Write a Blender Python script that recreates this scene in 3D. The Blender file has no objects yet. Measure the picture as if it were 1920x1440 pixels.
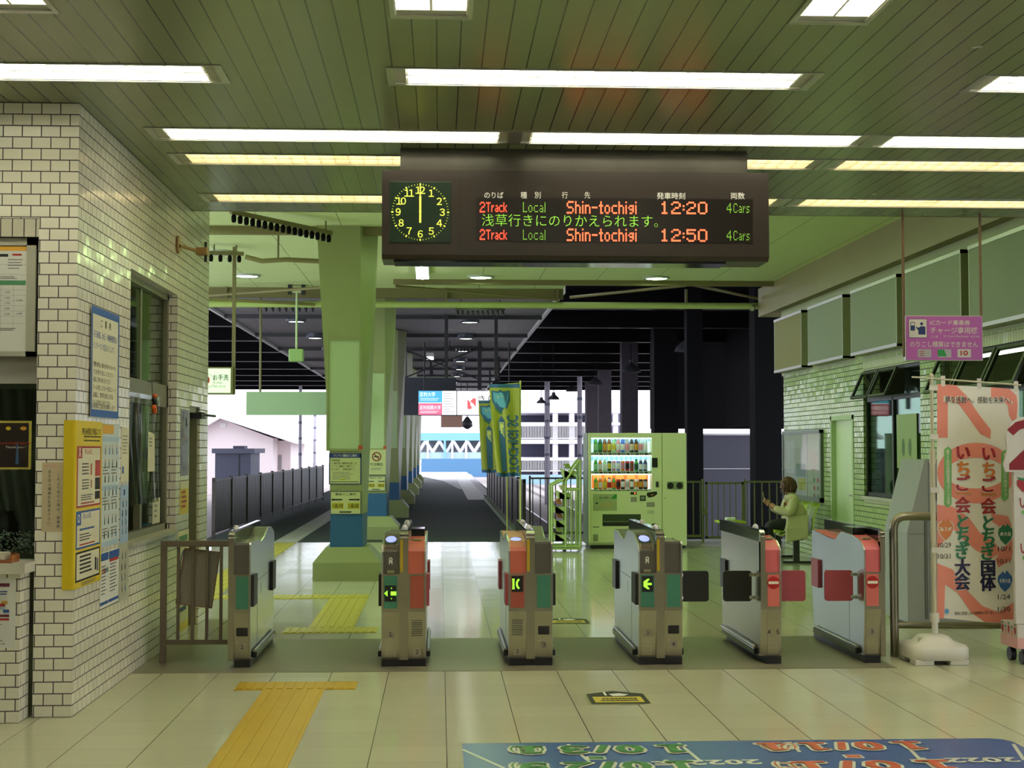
import bpy, bmesh, math, random
from mathutils import Vector, Matrix
random.seed(7)
SC = bpy.context.scene
COL = SC.collection
# ---------------------------------------------------------------- camera
FPX = 2756.0
PITCH = math.atan(119.0 / FPX)
YAW = math.atan(135.5 * math.cos(PITCH) / FPX)
EYE = Vector((0, 0, 1.6))
cam = bpy.data.cameras.new('camera'); cam_o = bpy.data.objects.new('camera', cam); COL.objects.link(cam_o)
cam.sensor_width = 36.0; cam.lens = FPX / 1920 * 36.0; cam.clip_end = 600
cam_o.location = EYE; cam_o.rotation_euler = (math.pi / 2 + PITCH, 0, -YAW)
SC.camera = cam_o
# ---------------------------------------------------------------- sky, exposure
SKY = 3.1
w = bpy.data.worlds.new('sky'); SC.world = w; w.use_nodes = True
nt = w.node_tree; bg = nt.nodes['Background']
tc = nt.nodes.new('ShaderNodeTexCoord'); nz = nt.nodes.new('ShaderNodeTexNoise'); cr = nt.nodes.new('ShaderNodeValToRGB')
nz.inputs['Scale'].default_value = 2.2
cr.color_ramp.elements[0].color = (.74, .80, 1.0, 1); cr.color_ramp.elements[1].color = (.93, .93, 1.0, 1)
nt.links.new(tc.outputs['Generated'], nz.inputs['Vector']); nt.links.new(nz.outputs['Fac'], cr.inputs['Fac'])
nt.links.new(cr.outputs['Color'], bg.inputs['Color']); bg.inputs['Strength'].default_value = SKY
SC.view_settings.view_transform = 'Standard'; SC.view_settings.look = 'None'
SC.view_settings.exposure = 0.0; SC.view_settings.gamma = 1.0; SC.view_settings.use_curve_mapping = False
TUBE = 20.0     # fluorescent tubes of the hall
WARM = 9.0      # the rows that look warmer
DOWN = 58.0     # round downlights of the concourse

_R = Matrix.Rotation(-YAW, 3, 'Z') @ Matrix.Rotation(math.pi / 2 + PITCH, 3, 'X')
def at(px, py, X=None, Y=None, z=None):
    """world point on the sight line of a reading taken off the photograph, at a known plane"""
    d = _R @ Vector((px - 960, 720 - py, -FPX))
    if Y is not None: t = Y / d.y
    elif z is not None: t = (z - 1.6) / d.z
    else: t = X / d.x
    return EYE + d * t
# ---------------------------------------------------------------- materials
_M = {}
def srgb(c):
    if isinstance(c, str):
        c = c.lstrip('#'); c = tuple(int(c[i:i + 2], 16) for i in (0, 2, 4))
    return tuple(((x / 255 / 12.92) if x / 255 <= .04045 else ((x / 255 + .055) / 1.055) ** 2.4) for x in c)
def mat(name, col=(.5, .5, .5), rough=.5, metal=0., emit=0., spec=.5, var=.06, scale=9., bump=0., coat=0.):
    if name in _M: return _M[name]
    m = bpy.data.materials.new(name); m.use_nodes = True; _M[name] = m
    N = m.node_tree.nodes; L = m.node_tree.links; P = N['Principled BSDF']
    c = (*col[:3], 1)
    P.inputs['Roughness'].default_value = rough; P.inputs['Metallic'].default_value = metal
    P.inputs['Specular IOR Level'].default_value = spec
    if coat: P.inputs['Coat Weight'].default_value = coat; P.inputs['Coat Roughness'].default_value = .08
    P.inputs['Base Color'].default_value = c
    if emit > 0:
        P.inputs['Emission Color'].default_value = c; P.inputs['Emission Strength'].default_value = emit
        return m
    t = N.new('ShaderNodeTexCoord'); n = N.new('ShaderNodeTexNoise'); n.inputs['Scale'].default_value = scale; n.inputs['Detail'].default_value = 3
    L.new(t.outputs['Object'], n.inputs['Vector'])
    if var > 0:
        mx = N.new('ShaderNodeMix'); mx.data_type = 'RGBA'
        mx.inputs[6].default_value = tuple(x * (1 - var) for x in c[:3]) + (1,); mx.inputs[7].default_value = tuple(min(1, x * (1 + var)) for x in c[:3]) + (1,)
        L.new(n.outputs['Fac'], mx.inputs[0]); L.new(mx.outputs[2], P.inputs['Base Color'])
    if bump > 0:
        b = N.new('ShaderNodeBump'); b.inputs['Strength'].default_value = bump; b.inputs['Distance'].default_value = .01
        L.new(n.outputs['Fac'], b.inputs['Height']); L.new(b.outputs['Normal'], P.inputs['Normal'])
    return m
def S(name, hexcol, rough=.55, **k): return mat(name, srgb(hexcol), rough, **k)
def glow(name, col, e): return mat(name, col, .5, emit=e)

def _math(N, L, op, a, b=None, c=None):
    n = N.new('ShaderNodeMath'); n.operation = op
    for i, v in enumerate((a, b, c)):
        if v is None: continue
        if isinstance(v, (int, float)): n.inputs[i].default_value = v
        else: L.new(v, n.inputs[i])
    return n.outputs[0]
def brick_mat(name, c1, c2, mortar, bw=.118, rh=.0696, joint=.0055, off=.5, rough=.14, tilt=.02, z0=0., u0=0.):
    """glazed wall tiles laid in a running bond, every tile very slightly out of true"""
    m = bpy.data.materials.new(name); m.use_nodes = True; _M[name] = m
    N = m.node_tree.nodes; L = m.node_tree.links; P = N['Principled BSDF']
    g = N.new('ShaderNodeNewGeometry'); sp = N.new('ShaderNodeSeparateXYZ'); L.new(g.outputs['Position'], sp.inputs[0])
    sn = N.new('ShaderNodeSeparateXYZ'); L.new(g.outputs['True Normal'], sn.inputs[0])
    ax = _math(N, L, 'ABSOLUTE', sn.outputs[0]); ay = _math(N, L, 'ABSOLUTE', sn.outputs[1])
    u = _math(N, L, 'ADD', _math(N, L, 'MULTIPLY', sp.outputs[0], ay), _math(N, L, 'MULTIPLY', sp.outputs[1], ax))
    u = _math(N, L, 'ADD', u, 50 * bw + u0)
    v = _math(N, L, 'ADD', sp.outputs[2], 10 * rh - z0)
    row = _math(N, L, 'FLOOR', _math(N, L, 'DIVIDE', v, rh))
    sh = _math(N, L, 'MULTIPLY', _math(N, L, 'MODULO', row, 2.), off)
    uu = _math(N, L, 'ADD', _math(N, L, 'DIVIDE', u, bw), sh)
    cl = _math(N, L, 'FLOOR', uu)
    fu = _math(N, L, 'MULTIPLY', _math(N, L, 'FRACT', uu), bw)
    fv = _math(N, L, 'MULTIPLY', _math(N, L, 'FRACT', _math(N, L, 'DIVIDE', v, rh)), rh)
    eu = _math(N, L, 'MINIMUM', fu, _math(N, L, 'SUBTRACT', bw, fu)); ev = _math(N, L, 'MINIMUM', fv, _math(N, L, 'SUBTRACT', rh, fv))
    e = _math(N, L, 'MINIMUM', eu, ev)
    mr = N.new('ShaderNodeMapRange'); mr.inputs[1].default_value = joint * .40; mr.inputs[2].default_value = joint * .75
    L.new(e, mr.inputs[0])
    cv = N.new('ShaderNodeCombineXYZ'); L.new(cl, cv.inputs[0]); L.new(row, cv.inputs[1])
    wn = N.new('ShaderNodeTexWhiteNoise'); wn.noise_dimensions = '2D'; L.new(cv.outputs[0], wn.inputs['Vector'])
    mx = N.new('ShaderNodeMix'); mx.data_type = 'RGBA'; mx.inputs[6].default_value = (*c1, 1); mx.inputs[7].default_value = (*c2, 1)
    L.new(wn.outputs['Value'], mx.inputs[0])
    m2 = N.new('ShaderNodeMix'); m2.data_type = 'RGBA'; m2.inputs[6].default_value = (*mortar, 1); L.new(mx.outputs[2], m2.inputs[7]); L.new(mr.outputs[0], m2.inputs[0])
    L.new(m2.outputs[2], P.inputs['Base Color'])
    mr2 = N.new('ShaderNodeMapRange'); mr2.inputs[3].default_value = .85; mr2.inputs[4].default_value = rough; L.new(mr.outputs[0], mr2.inputs[0]); L.new(mr2.outputs[0], P.inputs['Roughness'])
    va = N.new('ShaderNodeVectorMath'); va.operation = 'SUBTRACT'; L.new(wn.outputs['Color'], va.inputs[0]); va.inputs[1].default_value = (.5, .5, .5)
    vs = N.new('ShaderNodeVectorMath'); vs.operation = 'SCALE'; L.new(va.outputs[0], vs.inputs[0]); vs.inputs[3].default_value = tilt * 2
    vb = N.new('ShaderNodeVectorMath'); vb.operation = 'ADD'; L.new(g.outputs['Normal'], vb.inputs[0]); L.new(vs.outputs[0], vb.inputs[1])
    vn = N.new('ShaderNodeVectorMath'); vn.operation = 'NORMALIZE'; L.new(vb.outputs[0], vn.inputs[0])
    b = N.new('ShaderNodeBump'); b.inputs['Strength'].default_value = .5; b.inputs['Distance'].default_value = .003
    L.new(mr.outputs[0], b.inputs['Height']); L.new(vn.outputs[0], b.inputs['Normal']); L.new(b.outputs['Normal'], P.inputs['Normal'])
    return m
def line_mat(name, col, line, px=.4, py=.4, x0=0., y0=0., wx=.003, wy=.0015, rough=.2, liney=None, var=.05, axes='XY', spec=.5, wear=0.):
    """large square slabs (or boards) with thin joints"""
    m = bpy.data.materials.new(name); m.use_nodes = True; _M[name] = m
    N = m.node_tree.nodes; L = m.node_tree.links; P = N['Principled BSDF']
    g = N.new('ShaderNodeNewGeometry'); sp = N.new('ShaderNodeSeparateXYZ'); L.new(g.outputs['Position'], sp.inputs[0])
    o = {'X': 0, 'Y': 1, 'Z': 2}
    def edge(out, p, p0, wd):
        q = _math(N, L, 'DIVIDE', _math(N, L, 'ADD', out, 100 * p - p0), p)
        f = _math(N, L, 'MULTIPLY', _math(N, L, 'ABSOLUTE', _math(N, L, 'SUBTRACT', _math(N, L, 'FRACT', _math(N, L, 'ADD', q, .5)), .5)), p)
        mr = N.new('ShaderNodeMapRange'); mr.inputs[1].default_value = wd * .5; mr.inputs[2].default_value = wd * .5 + .0012; L.new(f, mr.inputs[0])
        return mr.outputs[0], _math(N, L, 'FLOOR', q)
    ex, ix = edge(sp.outputs[o[axes[0]]], px, x0, wx); ey, iy = edge(sp.outputs[o[axes[1]]], py, y0, wy)
    cv = N.new('ShaderNodeCombineXYZ'); L.new(ix, cv.inputs[0]); L.new(iy, cv.inputs[1])
    wn = N.new('ShaderNodeTexWhiteNoise'); wn.noise_dimensions = '2D'; L.new(cv.outputs[0], wn.inputs['Vector'])
    nz = N.new('ShaderNodeTexNoise'); nz.inputs['Scale'].default_value = 60; nz.inputs['Detail'].default_value = 5; L.new(g.outputs['Position'], nz.inputs['Vector'])
    f = _math(N, L, 'ADD', _math(N, L, 'MULTIPLY', wn.outputs['Value'], .6), _math(N, L, 'MULTIPLY', nz.outputs['Fac'], .4))
    mx = N.new('ShaderNodeMix'); mx.data_type = 'RGBA'
    mx.inputs[6].default_value = tuple(c * (1 - var) for c in col) + (1,); mx.inputs[7].default_value = tuple(min(1, c * (1 + var)) for c in col) + (1,); L.new(f, mx.inputs[0])
    ma = N.new('ShaderNodeMix'); ma.data_type = 'RGBA'; ma.inputs[6].default_value = (*(liney or line), 1); L.new(mx.outputs[2], ma.inputs[7]); L.new(ey, ma.inputs[0])
    mb = N.new('ShaderNodeMix'); mb.data_type = 'RGBA'; mb.inputs[6].default_value = (*line, 1); L.new(ma.outputs[2], mb.inputs[7]); L.new(ex, mb.inputs[0])
    L.new(mb.outputs[2], P.inputs['Base Color']); P.inputs['Specular IOR Level'].default_value = spec
    n2 = N.new('ShaderNodeTexNoise'); n2.inputs['Scale'].default_value = 3; L.new(g.outputs['Position'], n2.inputs['Vector'])
    mr = N.new('ShaderNodeMapRange'); mr.inputs[3].default_value = rough * .8; mr.inputs[4].default_value = rough * 1.25; L.new(n2.outputs['Fac'], mr.inputs[0]); L.new(mr.outputs[0], P.inputs['Roughness'])
    va = N.new('ShaderNodeVectorMath'); va.operation = 'SUBTRACT'; L.new(wn.outputs['Color'], va.inputs[0]); va.inputs[1].default_value = (.5, .5, .5)
    vs = N.new('ShaderNodeVectorMath'); vs.operation = 'SCALE'; L.new(va.outputs[0], vs.inputs[0]); vs.inputs[3].default_value = wear
    vb = N.new('ShaderNodeVectorMath'); vb.operation = 'ADD'; L.new(g.outputs['Normal'], vb.inputs[0]); L.new(vs.outputs[0], vb.inputs[1])
    vn = N.new('ShaderNodeVectorMath'); vn.operation = 'NORMALIZE'; L.new(vb.outputs[0], vn.inputs[0]); L.new(vn.outputs[0], P.inputs['Normal'])
    return m
def glass_mat(name, tint=(.9, .97, .93), refl=.12, rough=.02):
    if name in _M: return _M[name]
    m = bpy.data.materials.new(name); m.use_nodes = True; _M[name] = m
    N = m.node_tree.nodes; L = m.node_tree.links; N.remove(N['Principled BSDF'])
    t = N.new('ShaderNodeBsdfTransparent'); t.inputs[0].default_value = (*tint, 1)
    g = N.new('ShaderNodeBsdfGlossy'); g.inputs['Roughness'].default_value = rough
    fr = N.new('ShaderNodeLayerWeight'); fr.inputs[0].default_value = refl
    mx = N.new('ShaderNodeMixShader'); L.new(_math(N, L, 'MULTIPLY', fr.outputs['Fresnel'], .5), mx.inputs[0]); L.new(t.outputs[0], mx.inputs[1]); L.new(g.outputs[0], mx.inputs[2])
    L.new(mx.outputs[0], N['Material Output'].inputs[0])
    return m
# ---------------------------------------------------------------- mesh builder
_T = {}
def glyphs(s, off=0., res=2):
    k = (s, off, res)
    if k not in _T:
        cu = bpy.data.curves.new('t', 'FONT'); cu.body = s; cu.size = 1.0; cu.resolution_u = res; cu.offset = off; cu.fill_mode = 'FRONT'
        o = bpy.data.objects.new('t', cu); COL.objects.link(o)
        dg = bpy.context.evaluated_depsgraph_get(); me = o.evaluated_get(dg).to_mesh()
        vs = [(v.co.x, v.co.y) for v in me.vertices]; fs = [tuple(p.vertices) for p in me.polygons]
        o.evaluated_get(dg).to_mesh_clear(); bpy.data.objects.remove(o); bpy.data.curves.remove(cu)
        _T[k] = (vs, fs)
    return _T[k]
class MB:
    def __init__(s): s.v = []; s.f = []; s.mi = []; s.sm = []; s.ms = []
    def _m(s, m):
        if m not in s.ms: s.ms.append(m)
        return s.ms.index(m)
    def add(s, vs, fs, m, smooth=False):
        n = len(s.v); i = s._m(m); s.v += [tuple(v) for v in vs]
        for f in fs: s.f.append(tuple(n + k for k in f)); s.mi.append(i); s.sm.append(smooth)
        return s
    def box(s, x0, x1, y0, y1, z0, z1, m, b=0.):
        x0, x1 = min(x0, x1), max(x0, x1); y0, y1 = min(y0, y1), max(y0, y1); z0, z1 = min(z0, z1), max(z0, z1)
        if b > 0:
            bm = bmesh.new(); bmesh.ops.create_cube(bm, size=1)
            for v in bm.verts: v.co = ((x0 + x1) / 2 + v.co.x * (x1 - x0), (y0 + y1) / 2 + v.co.y * (y1 - y0), (z0 + z1) / 2 + v.co.z * (z1 - z0))
            b = min(b, .45 * min(x1 - x0, y1 - y0, z1 - z0))
            bmesh.ops.bevel(bm, geom=bm.edges[:], offset=b, segments=2, affect='EDGES', profile=.5)
            bm.verts.ensure_lookup_table(); bm.verts.index_update()
            s.add([v.co[:] for v in bm.verts], [[v.index for v in f.verts] for f in bm.faces], m); bm.free(); return s
        return s.add([(x0, y0, z0), (x1, y0, z0), (x1, y1, z0), (x0, y1, z0), (x0, y0, z1), (x1, y0, z1), (x1, y1, z1), (x0, y1, z1)],
                     [(0, 3, 2, 1), (4, 5, 6, 7), (0, 1, 5, 4), (1, 2, 6, 5), (2, 3, 7, 6), (3, 0, 4, 7)], m)
    def hexa(s, p, m):   # eight corners: bottom four counter-clockwise, top four
        return s.add(p, [(0, 3, 2, 1), (4, 5, 6, 7), (0, 1, 5, 4), (1, 2, 6, 5), (2, 3, 7, 6), (3, 0, 4, 7)], m)
    def quad(s, a, b, c, d, m): return s.add([a, b, c, d], [(0, 1, 2, 3)], m)
    def sheet(s, o, r, u, m, th=.002):   # thin board: corner o, edge vectors r and u, thickness back along -(r x u)
        o, r, u = Vector(o), Vector(r), Vector(u); n = r.cross(u).normalized() * th
        p = [o, o + r, o + r + u, o + u]; q = [x - n for x in p]
        return s.add(p + q, [(0, 1, 2, 3), (7, 6, 5, 4), (0, 4, 5, 1), (1, 5, 6, 2), (2, 6, 7, 3), (3, 7, 4, 0)], m)
    def prism(s, pts, axis, a0, a1, m, smooth=False):
        n = len(pts)
        def P(p, a): return {'X': (a, p[0], p[1]), 'Y': (p[0], a, p[1]), 'Z': (p[0], p[1], a)}[axis]
        vs = [P(p, a0) for p in pts] + [P(p, a1) for p in pts]
        fs = [tuple(range(n))[::-1], tuple(range(n, 2 * n))] + [(i, (i + 1) % n, n + (i + 1) % n, n + i) for i in range(n)]
        return s.add(vs, fs, m, smooth)
    def cyl(s, p0, p1, r, m, n=12, r1=None, caps=True, smooth=True):
        p0, p1 = Vector(p0), Vector(p1); d = (p1 - p0).normalized(); r1 = r if r1 is None else r1
        a = d.orthogonal().normalized(); b = d.cross(a)
        vs = [p0 + (a * math.cos(t) + b * math.sin(t)) * r for t in (2 * math.pi * i / n for i in range(n))] + [p1 + (a * math.cos(t) + b * math.sin(t)) * r1 for t in (2 * math.pi * i / n for i in range(n))]
        s.add(vs, [(i, (i + 1) % n, n + (i + 1) % n, n + i) for i in range(n)], m, smooth)
        if caps: s.add(vs[:n], [tuple(range(n))[::-1]], m); s.add(vs[n:], [tuple(range(n))], m)
        return s
    def tube(s, pts, r, m, n=8):
        pts = [Vector(p) for p in pts]; rings = []; a = None
        for i, p in enumerate(pts):
            d = (pts[min(i + 1, len(pts) - 1)] - pts[max(i - 1, 0)]).normalized()
            a = d.orthogonal().normalized() if a is None else (a - d * a.dot(d)).normalized()
            b = d.cross(a); rings += [p + (a * math.cos(2 * math.pi * k / n) + b * math.sin(2 * math.pi * k / n)) * r for k in range(n)]
        k = len(pts)
        fs = [(i * n + j, i * n + (j + 1) % n, (i + 1) * n + (j + 1) % n, (i + 1) * n + j) for i in range(k - 1) for j in range(n)]
        s.add(rings, fs, m, True); s.add(rings[:n], [tuple(range(n))[::-1]], m); s.add(rings[-n:], [tuple(range(n))], m)
        return s
    def lathe(s, prof, c, m, n=20, smooth=True):   # prof: (radius, height) from the bottom up, about a vertical axis
        c = Vector(c); vs = []
        for r, h in prof: vs += [c + Vector((r * math.cos(2 * math.pi * i / n), r * math.sin(2 * math.pi * i / n), h)) for i in range(n)]
        fs = [(j * n + i, j * n + (i + 1) % n, (j + 1) * n + (i + 1) % n, (j + 1) * n + i) for j in range(len(prof) - 1) for i in range(n)]
        s.add(vs, fs, m, smooth)
        if prof[0][0] > 1e-4: s.add(vs[:n], [tuple(range(n))[::-1]], m)
        if prof[-1][0] > 1e-4: s.add(vs[-n:], [tuple(range(n))], m)
        return s
    def disc(s, c, r, u, rx, ry, m, n=24):
        c, r, u = Vector(c), Vector(r).normalized(), Vector(u).normalized()
        return s.add([c + r * rx * math.cos(2 * math.pi * i / n) + u * ry * math.sin(2 * math.pi * i / n) for i in range(n)], [tuple(range(n))], m)
    def ring(s, c, r, u, ra, rb, m, n=28):
        c, r, u = Vector(c), Vector(r).normalized(), Vector(u).normalized()
        vs = [c + (r * math.cos(2 * math.pi * i / n) + u * math.sin(2 * math.pi * i / n)) * q for q in (ra, rb) for i in range(n)]
        return s.add(vs, [(i, (i + 1) % n, n + (i + 1) % n, n + i)[::-1] for i in range(n)], m)
    def ball(s, c, r, m, n=12, k=8, zs=1.):
        return s.lathe([(max(r * math.sin(math.pi * i / k), 1e-5), -r * zs * math.cos(math.pi * i / k)) for i in range(k + 1)], c, m, n)
    def poly(s, pts, o, r, u, m):
        o, r, u = Vector(o), Vector(r), Vector(u)
        return s.add([o + r * p[0] + u * p[1] for p in pts], [tuple(range(len(pts)))], m)
    def text(s, t, o, r, u, h, m, w=None, align='C', off=0., res=2, lift=0.):
        """lettering laid on a surface: o = middle (C) or left middle (L), r and u the reading and up directions, h = letter size"""
        vs, fs = glyphs(t, off, res)
        if not vs: return s
        o, r, u = Vector(o), Vector(r).normalized(), Vector(u).normalized(); n = r.cross(u)
        x0, x1 = min(v[0] for v in vs), max(v[0] for v in vs); y0, y1 = min(v[1] for v in vs), max(v[1] for v in vs)
        sx = h if w is None else w / (x1 - x0)
        cx = (x0 + x1) / 2 if align == 'C' else x0
        return s.add([o + r * (v[0] - cx) * sx + u * (v[1] - (y0 + y1) / 2) * h + n * lift for v in vs], fs, m)
    def vtext(s, t, o, r, u, h, m, pitch=None, off=0., lift=0.):
        """a column of letters read downwards, o = middle of the first letter"""
        o, u = Vector(o), Vector(u).normalized(); pitch = pitch or h * 1.08
        for i, ch in enumerate(t):
            if ch in '、。': s.text(ch, o - u * pitch * i + Vector(r).normalized() * h * .3 + u * h * .3, r, u, h, m, off=off, lift=lift)
            elif ch != ' ': s.text(ch, o - u * pitch * i, r, u, h, m, off=off, lift=lift)
        return s
    def bars(s, o, r, u, w, h, n, m, fill=.35, rag=.4, seed=0):
        """lines of print too small to read"""
        o, r, u = Vector(o), Vector(r).normalized(), Vector(u).normalized(); rnd = random.Random(seed)
        for i in range(n):
            y = h - (i + .5) * h / n; t = h / n * fill; L = w * (1 - rag * rnd.random()); x = 0.
            while x < L:
                q = min(L - x, w * (.03 + .07 * rnd.random()))
                s.add([o + r * x + u * (y - t / 2), o + r * (x + q) + u * (y - t / 2), o + r * (x + q) + u * (y + t / 2), o + r * x + u * (y + t / 2)], [(0, 1, 2, 3)], m)
                x += q + w * .012
        return s
    def build(s, name, parent=None, loc=None):
        if loc is None:
            if parent is None:
                xs, ys, zs = zip(*s.v); loc = ((min(xs) + max(xs)) / 2, (min(ys) + max(ys)) / 2, min(zs))
            else: loc = parent['_o'][:]
        me = bpy.data.meshes.new(name); L = Vector(loc)
        me.from_pydata([Vector(v) - L for v in s.v], [], s.f)
        for m in s.ms: me.materials.append(m)
        me.polygons.foreach_set('material_index', s.mi); me.polygons.foreach_set('use_smooth', s.sm); me.update()
        o = bpy.data.objects.new(name, me); COL.objects.link(o)
        if parent is None: o.location = L
        else: o.parent = parent
        o['_o'] = list(loc)
        return o
def tag(o, label=None, cat=None, group=None, kind=None):
    if label: o['label'] = label
    if cat: o['category'] = cat
    if group: o['group'] = group
    if kind: o['kind'] = kind
    return o
def thing(name, label, cat, loc, group=None):
    o = bpy.data.objects.new(name, None); COL.objects.link(o); o.location = loc; o['_o'] = list(loc); o.empty_display_size = .1
    return tag(o, label, cat, group)
def struct(o, label=None): return tag(o, label, None, None, 'structure')
def copy_tree(o, parent=None):
    c = o.copy(); COL.objects.link(c); c.parent = parent
    for ch in list(o.children): copy_tree(ch, c)
    return c
RX, UZ = Vector((1, 0, 0)), Vector((0, 0, 1))
# ================================================================ materials of the place
FLOOR = line_mat('pale_floor_slabs', (.50, .505, .335), (.07, .06, .04), .4, .4, .04, 9.976, .0035, .002, .11, liney=(.34, .32, .22), var=.05, wear=.004, spec=.20)
FLOOR.node_tree.nodes['Principled BSDF'].inputs['IOR'].default_value = 1.36
STRIP = mat('dark_granite_band', (.17, .155, .10), .45, var=.35, scale=220)
ASPH = mat('platform_asphalt', (.044, .058, .050), .7, var=.25, scale=30, bump=.15, spec=.2)
PANEL = line_mat('ceiling_boards', (.20, .225, .108), (.010, .010, .005), .1225, 50., -.02, .03, .0055, .001, .24, var=.03, spec=.6, wear=.003)
GCEIL = line_mat('green_ceiling_boards', (.58, .69, .33), (.12, .16, .06), .93, .31, .66, .1, .008, .003, .45, liney=(.48, .59, .27), var=.02)
CCEIL = line_mat('canopy_lining', (.24, .23, .235), (.08, .08, .08), .93, 1.4, .66, .1, .008, .006, .5, var=.05)
BRW = brick_mat('cream_glazed_tiles', (.86, .82, .68), (.80, .77, .63), (.06, .048, .042), bw=.1135, rh=.0694, u0=.02)
BRG = brick_mat('pale_green_glazed_tiles', (.42, .53, .24), (.37, .48, .21), (.035, .045, .02), bw=.1135, rh=.0694, tilt=.035, joint=.008)
BRG.node_tree.nodes['Principled BSDF'].inputs['Specular IOR Level'].default_value = .3
BRV = brick_mat('upright_glazed_tiles', (.57, .54, .42), (.53, .51, .39), (.045, .035, .03), bw=.0694, rh=.116, off=0., z0=2.86)
GRN = mat('pale_green_paint', (.265, .31, .12), .45, var=.08, scale=3)
GRN2 = mat('light_green_board', (.40, .53, .27), .5, var=.03)
BLU = mat('blue_paint', (.02, .11, .24), .4, var=.12, scale=5)
OLV = mat('olive_brown_steel', (.17, .155, .055), .5)
DARK = mat('near_black_steel', (.008, .008, .009), .8, spec=.1)
DKG = mat('dark_grey_steel', (.04, .04, .045), .45)
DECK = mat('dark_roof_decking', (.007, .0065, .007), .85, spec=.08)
BLACK = mat('matt_black', (.012, .012, .012), .45)
GLOSSB = mat('gloss_black', (.01, .012, .012), .12)
WHITE = mat('white_enamel', (.80, .80, .78), .4, var=.02)
ALU = mat('aluminium', (.52, .52, .47), .35, metal=.85, var=.04)
ALUP = mat('painted_aluminium', (.42, .42, .33), .4, var=.04)
STEEL = mat('brushed_stainless_steel', (.44, .415, .35), .27, metal=1., var=.05, scale=40)
SIDE = mat('side_stainless_daylit', (.54, .58, .63), .24, metal=1., var=.03, scale=2.5, bump=.06)  # bluish daylight reflection put into the steel colour of the gate sides
_P = SIDE.node_tree.nodes['Principled BSDF']; _P.inputs['Anisotropic'].default_value = .92; _P.inputs['Anisotropic Rotation'].default_value = .25
_t = SIDE.node_tree.nodes.new('ShaderNodeTangent'); _t.direction_type = 'RADIAL'; _t.axis = 'Z'; SIDE.node_tree.links.new(_t.outputs[0], _P.inputs['Tangent'])
CHROME = mat('polished_metal', (.75, .73, .66), .10, metal=1., var=.02)
CONC = mat('grey_concrete', (.30, .29, .30), .8, var=.12, scale=4)
PAPER = mat('white_paper', (.72, .72, .66), .6, var=.02)
INK = S('black_ink', '#1a1a1a', .6, var=0)
NAVY = S('navy_ink', '#1f3470', .6, var=0)
GLASS = glass_mat('window_glass')
TUBEM = glow('fluorescent_tube', (1.0, .97, .84), TUBE)
TUBEW = glow('warm_fluorescent_tube', (1.0, .89, .64), WARM)
TROUGH = mat('white_reflector', (.84, .83, .74), .35, var=.02)
TROUGHW = mat('warm_tinted_reflector', (.82, .75, .55), .35, var=.02)  # copy of the white reflector, warmer light put into its colour
# ================================================================ the setting
# ---- floors
struct(MB().box(-6.5, 9.5, -4.5, 25.0, -.25, 0, FLOOR).build('floor'))
struct(MB().box(-2.18, 3.32, 10.60, 12.42, 0, .002, STRIP).build('trim_1', loc=(.5, 11.5, 0)))
struct(MB().box(-4.1, 1.75, 25.0, 96, -1.1, 0, ASPH).build('platform', loc=(-1, 60, -1.1)), 'dark asphalt platform running away beyond the tiled concourse')
struct(MB().box(1.55, 6.8, 25.0, 25.6, -1.1, .0, CONC).build('platform_end_wall', loc=(4, 25.3, -1.1)))
struct(MB().prism([(1.75, 47), (1.75, 96), (-3.0, 96), (-1.2, 84), (.2, 70), (.7, 58)], 'Z', 0, .003, mat('sunlit_platform_pale', (.62, .60, .62), .7, var=.05)).build('platform_sunlight_sheet', loc=(.5, 75, 0)))  # pale sheet paints the sunlit curve onto the far platform
BALL = mat('pale_track_ballast', (.36, .32, .30), .9, var=.4, scale=45, bump=.5)
struct(MB().box(-60, 60, 25.6, 260, -1.4, -1.1, BALL).build('ground', loc=(0, 140, -1.4)))
# ---- hall ceiling, with an opening for every light trough
LW, LL = .36, 2.40
rows = [(8.18, -2.41, 0), (8.18, .915, 0), (8.18, 4.245, 0),
        (9.77, -.715, 0), (9.77, 1.715, 0), (9.77, 4.145, 0),
        (10.61, -.715, 1), (10.61, 1.615, 1), (10.61, 4.05, 1),
        (12.27, -.77, 1), (12.27, 1.73, 1), (12.27, 4.18, 1)]
longs = [(-2.02, 5.84), (-.045, 5.84), (1.90, 5.84), (3.85, 5.84), (-3.95, 5.84), (-3.0, 2.0), (-.045, 2.0), (3.0, 2.0), (-1.5, -1.6), (1.9, -1.6), (5.8, 5.84), (5.8, 2.0)]  # first three reach into view; the rest are unseen, added for light
holes = [(x - LL / 2, x + LL / 2, y - LW / 2, y + LW / 2) for y, x, _ in rows] + [(x - LW / 2, x + LW / 2, y - LL / 2, y + LL / 2) for x, y in longs]
CZ, CY1 = 3.68, 12.95
xs = sorted({-6.5, 9.5} | {h[i] for h in holes for i in (0, 1)}); ys = sorted({-4.5, CY1} | {h[i] for h in holes for i in (2, 3)})
mb = MB()
for j in range(len(ys) - 1):
    run = None
    for i in range(len(xs)):
        solid = i < len(xs) - 1 and not any(h[0] - 1e-4 < (xs[i] + xs[i + 1]) / 2 < h[1] + 1e-4 and h[2] - 1e-4 < (ys[j] + ys[j + 1]) / 2 < h[3] + 1e-4 for h in holes)
        if solid and run is None: run = xs[i]
        if not solid and run is not None: mb.box(run, xs[i], ys[j], ys[j + 1], CZ, CZ + .12, PANEL); run = None
mb.box(-6.5, 9.5, CY1, CY1 + .05, CZ, 4.32, OLV)
struct(mb.build('ceiling', loc=(0, 4, CZ)))
struct(MB().box(-6.5, 9.5, -4.5, CY1, CZ + .30, CZ + .36, DARK).build('ceiling_void_lid', loc=(0, 4, CZ + .3)))
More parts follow.
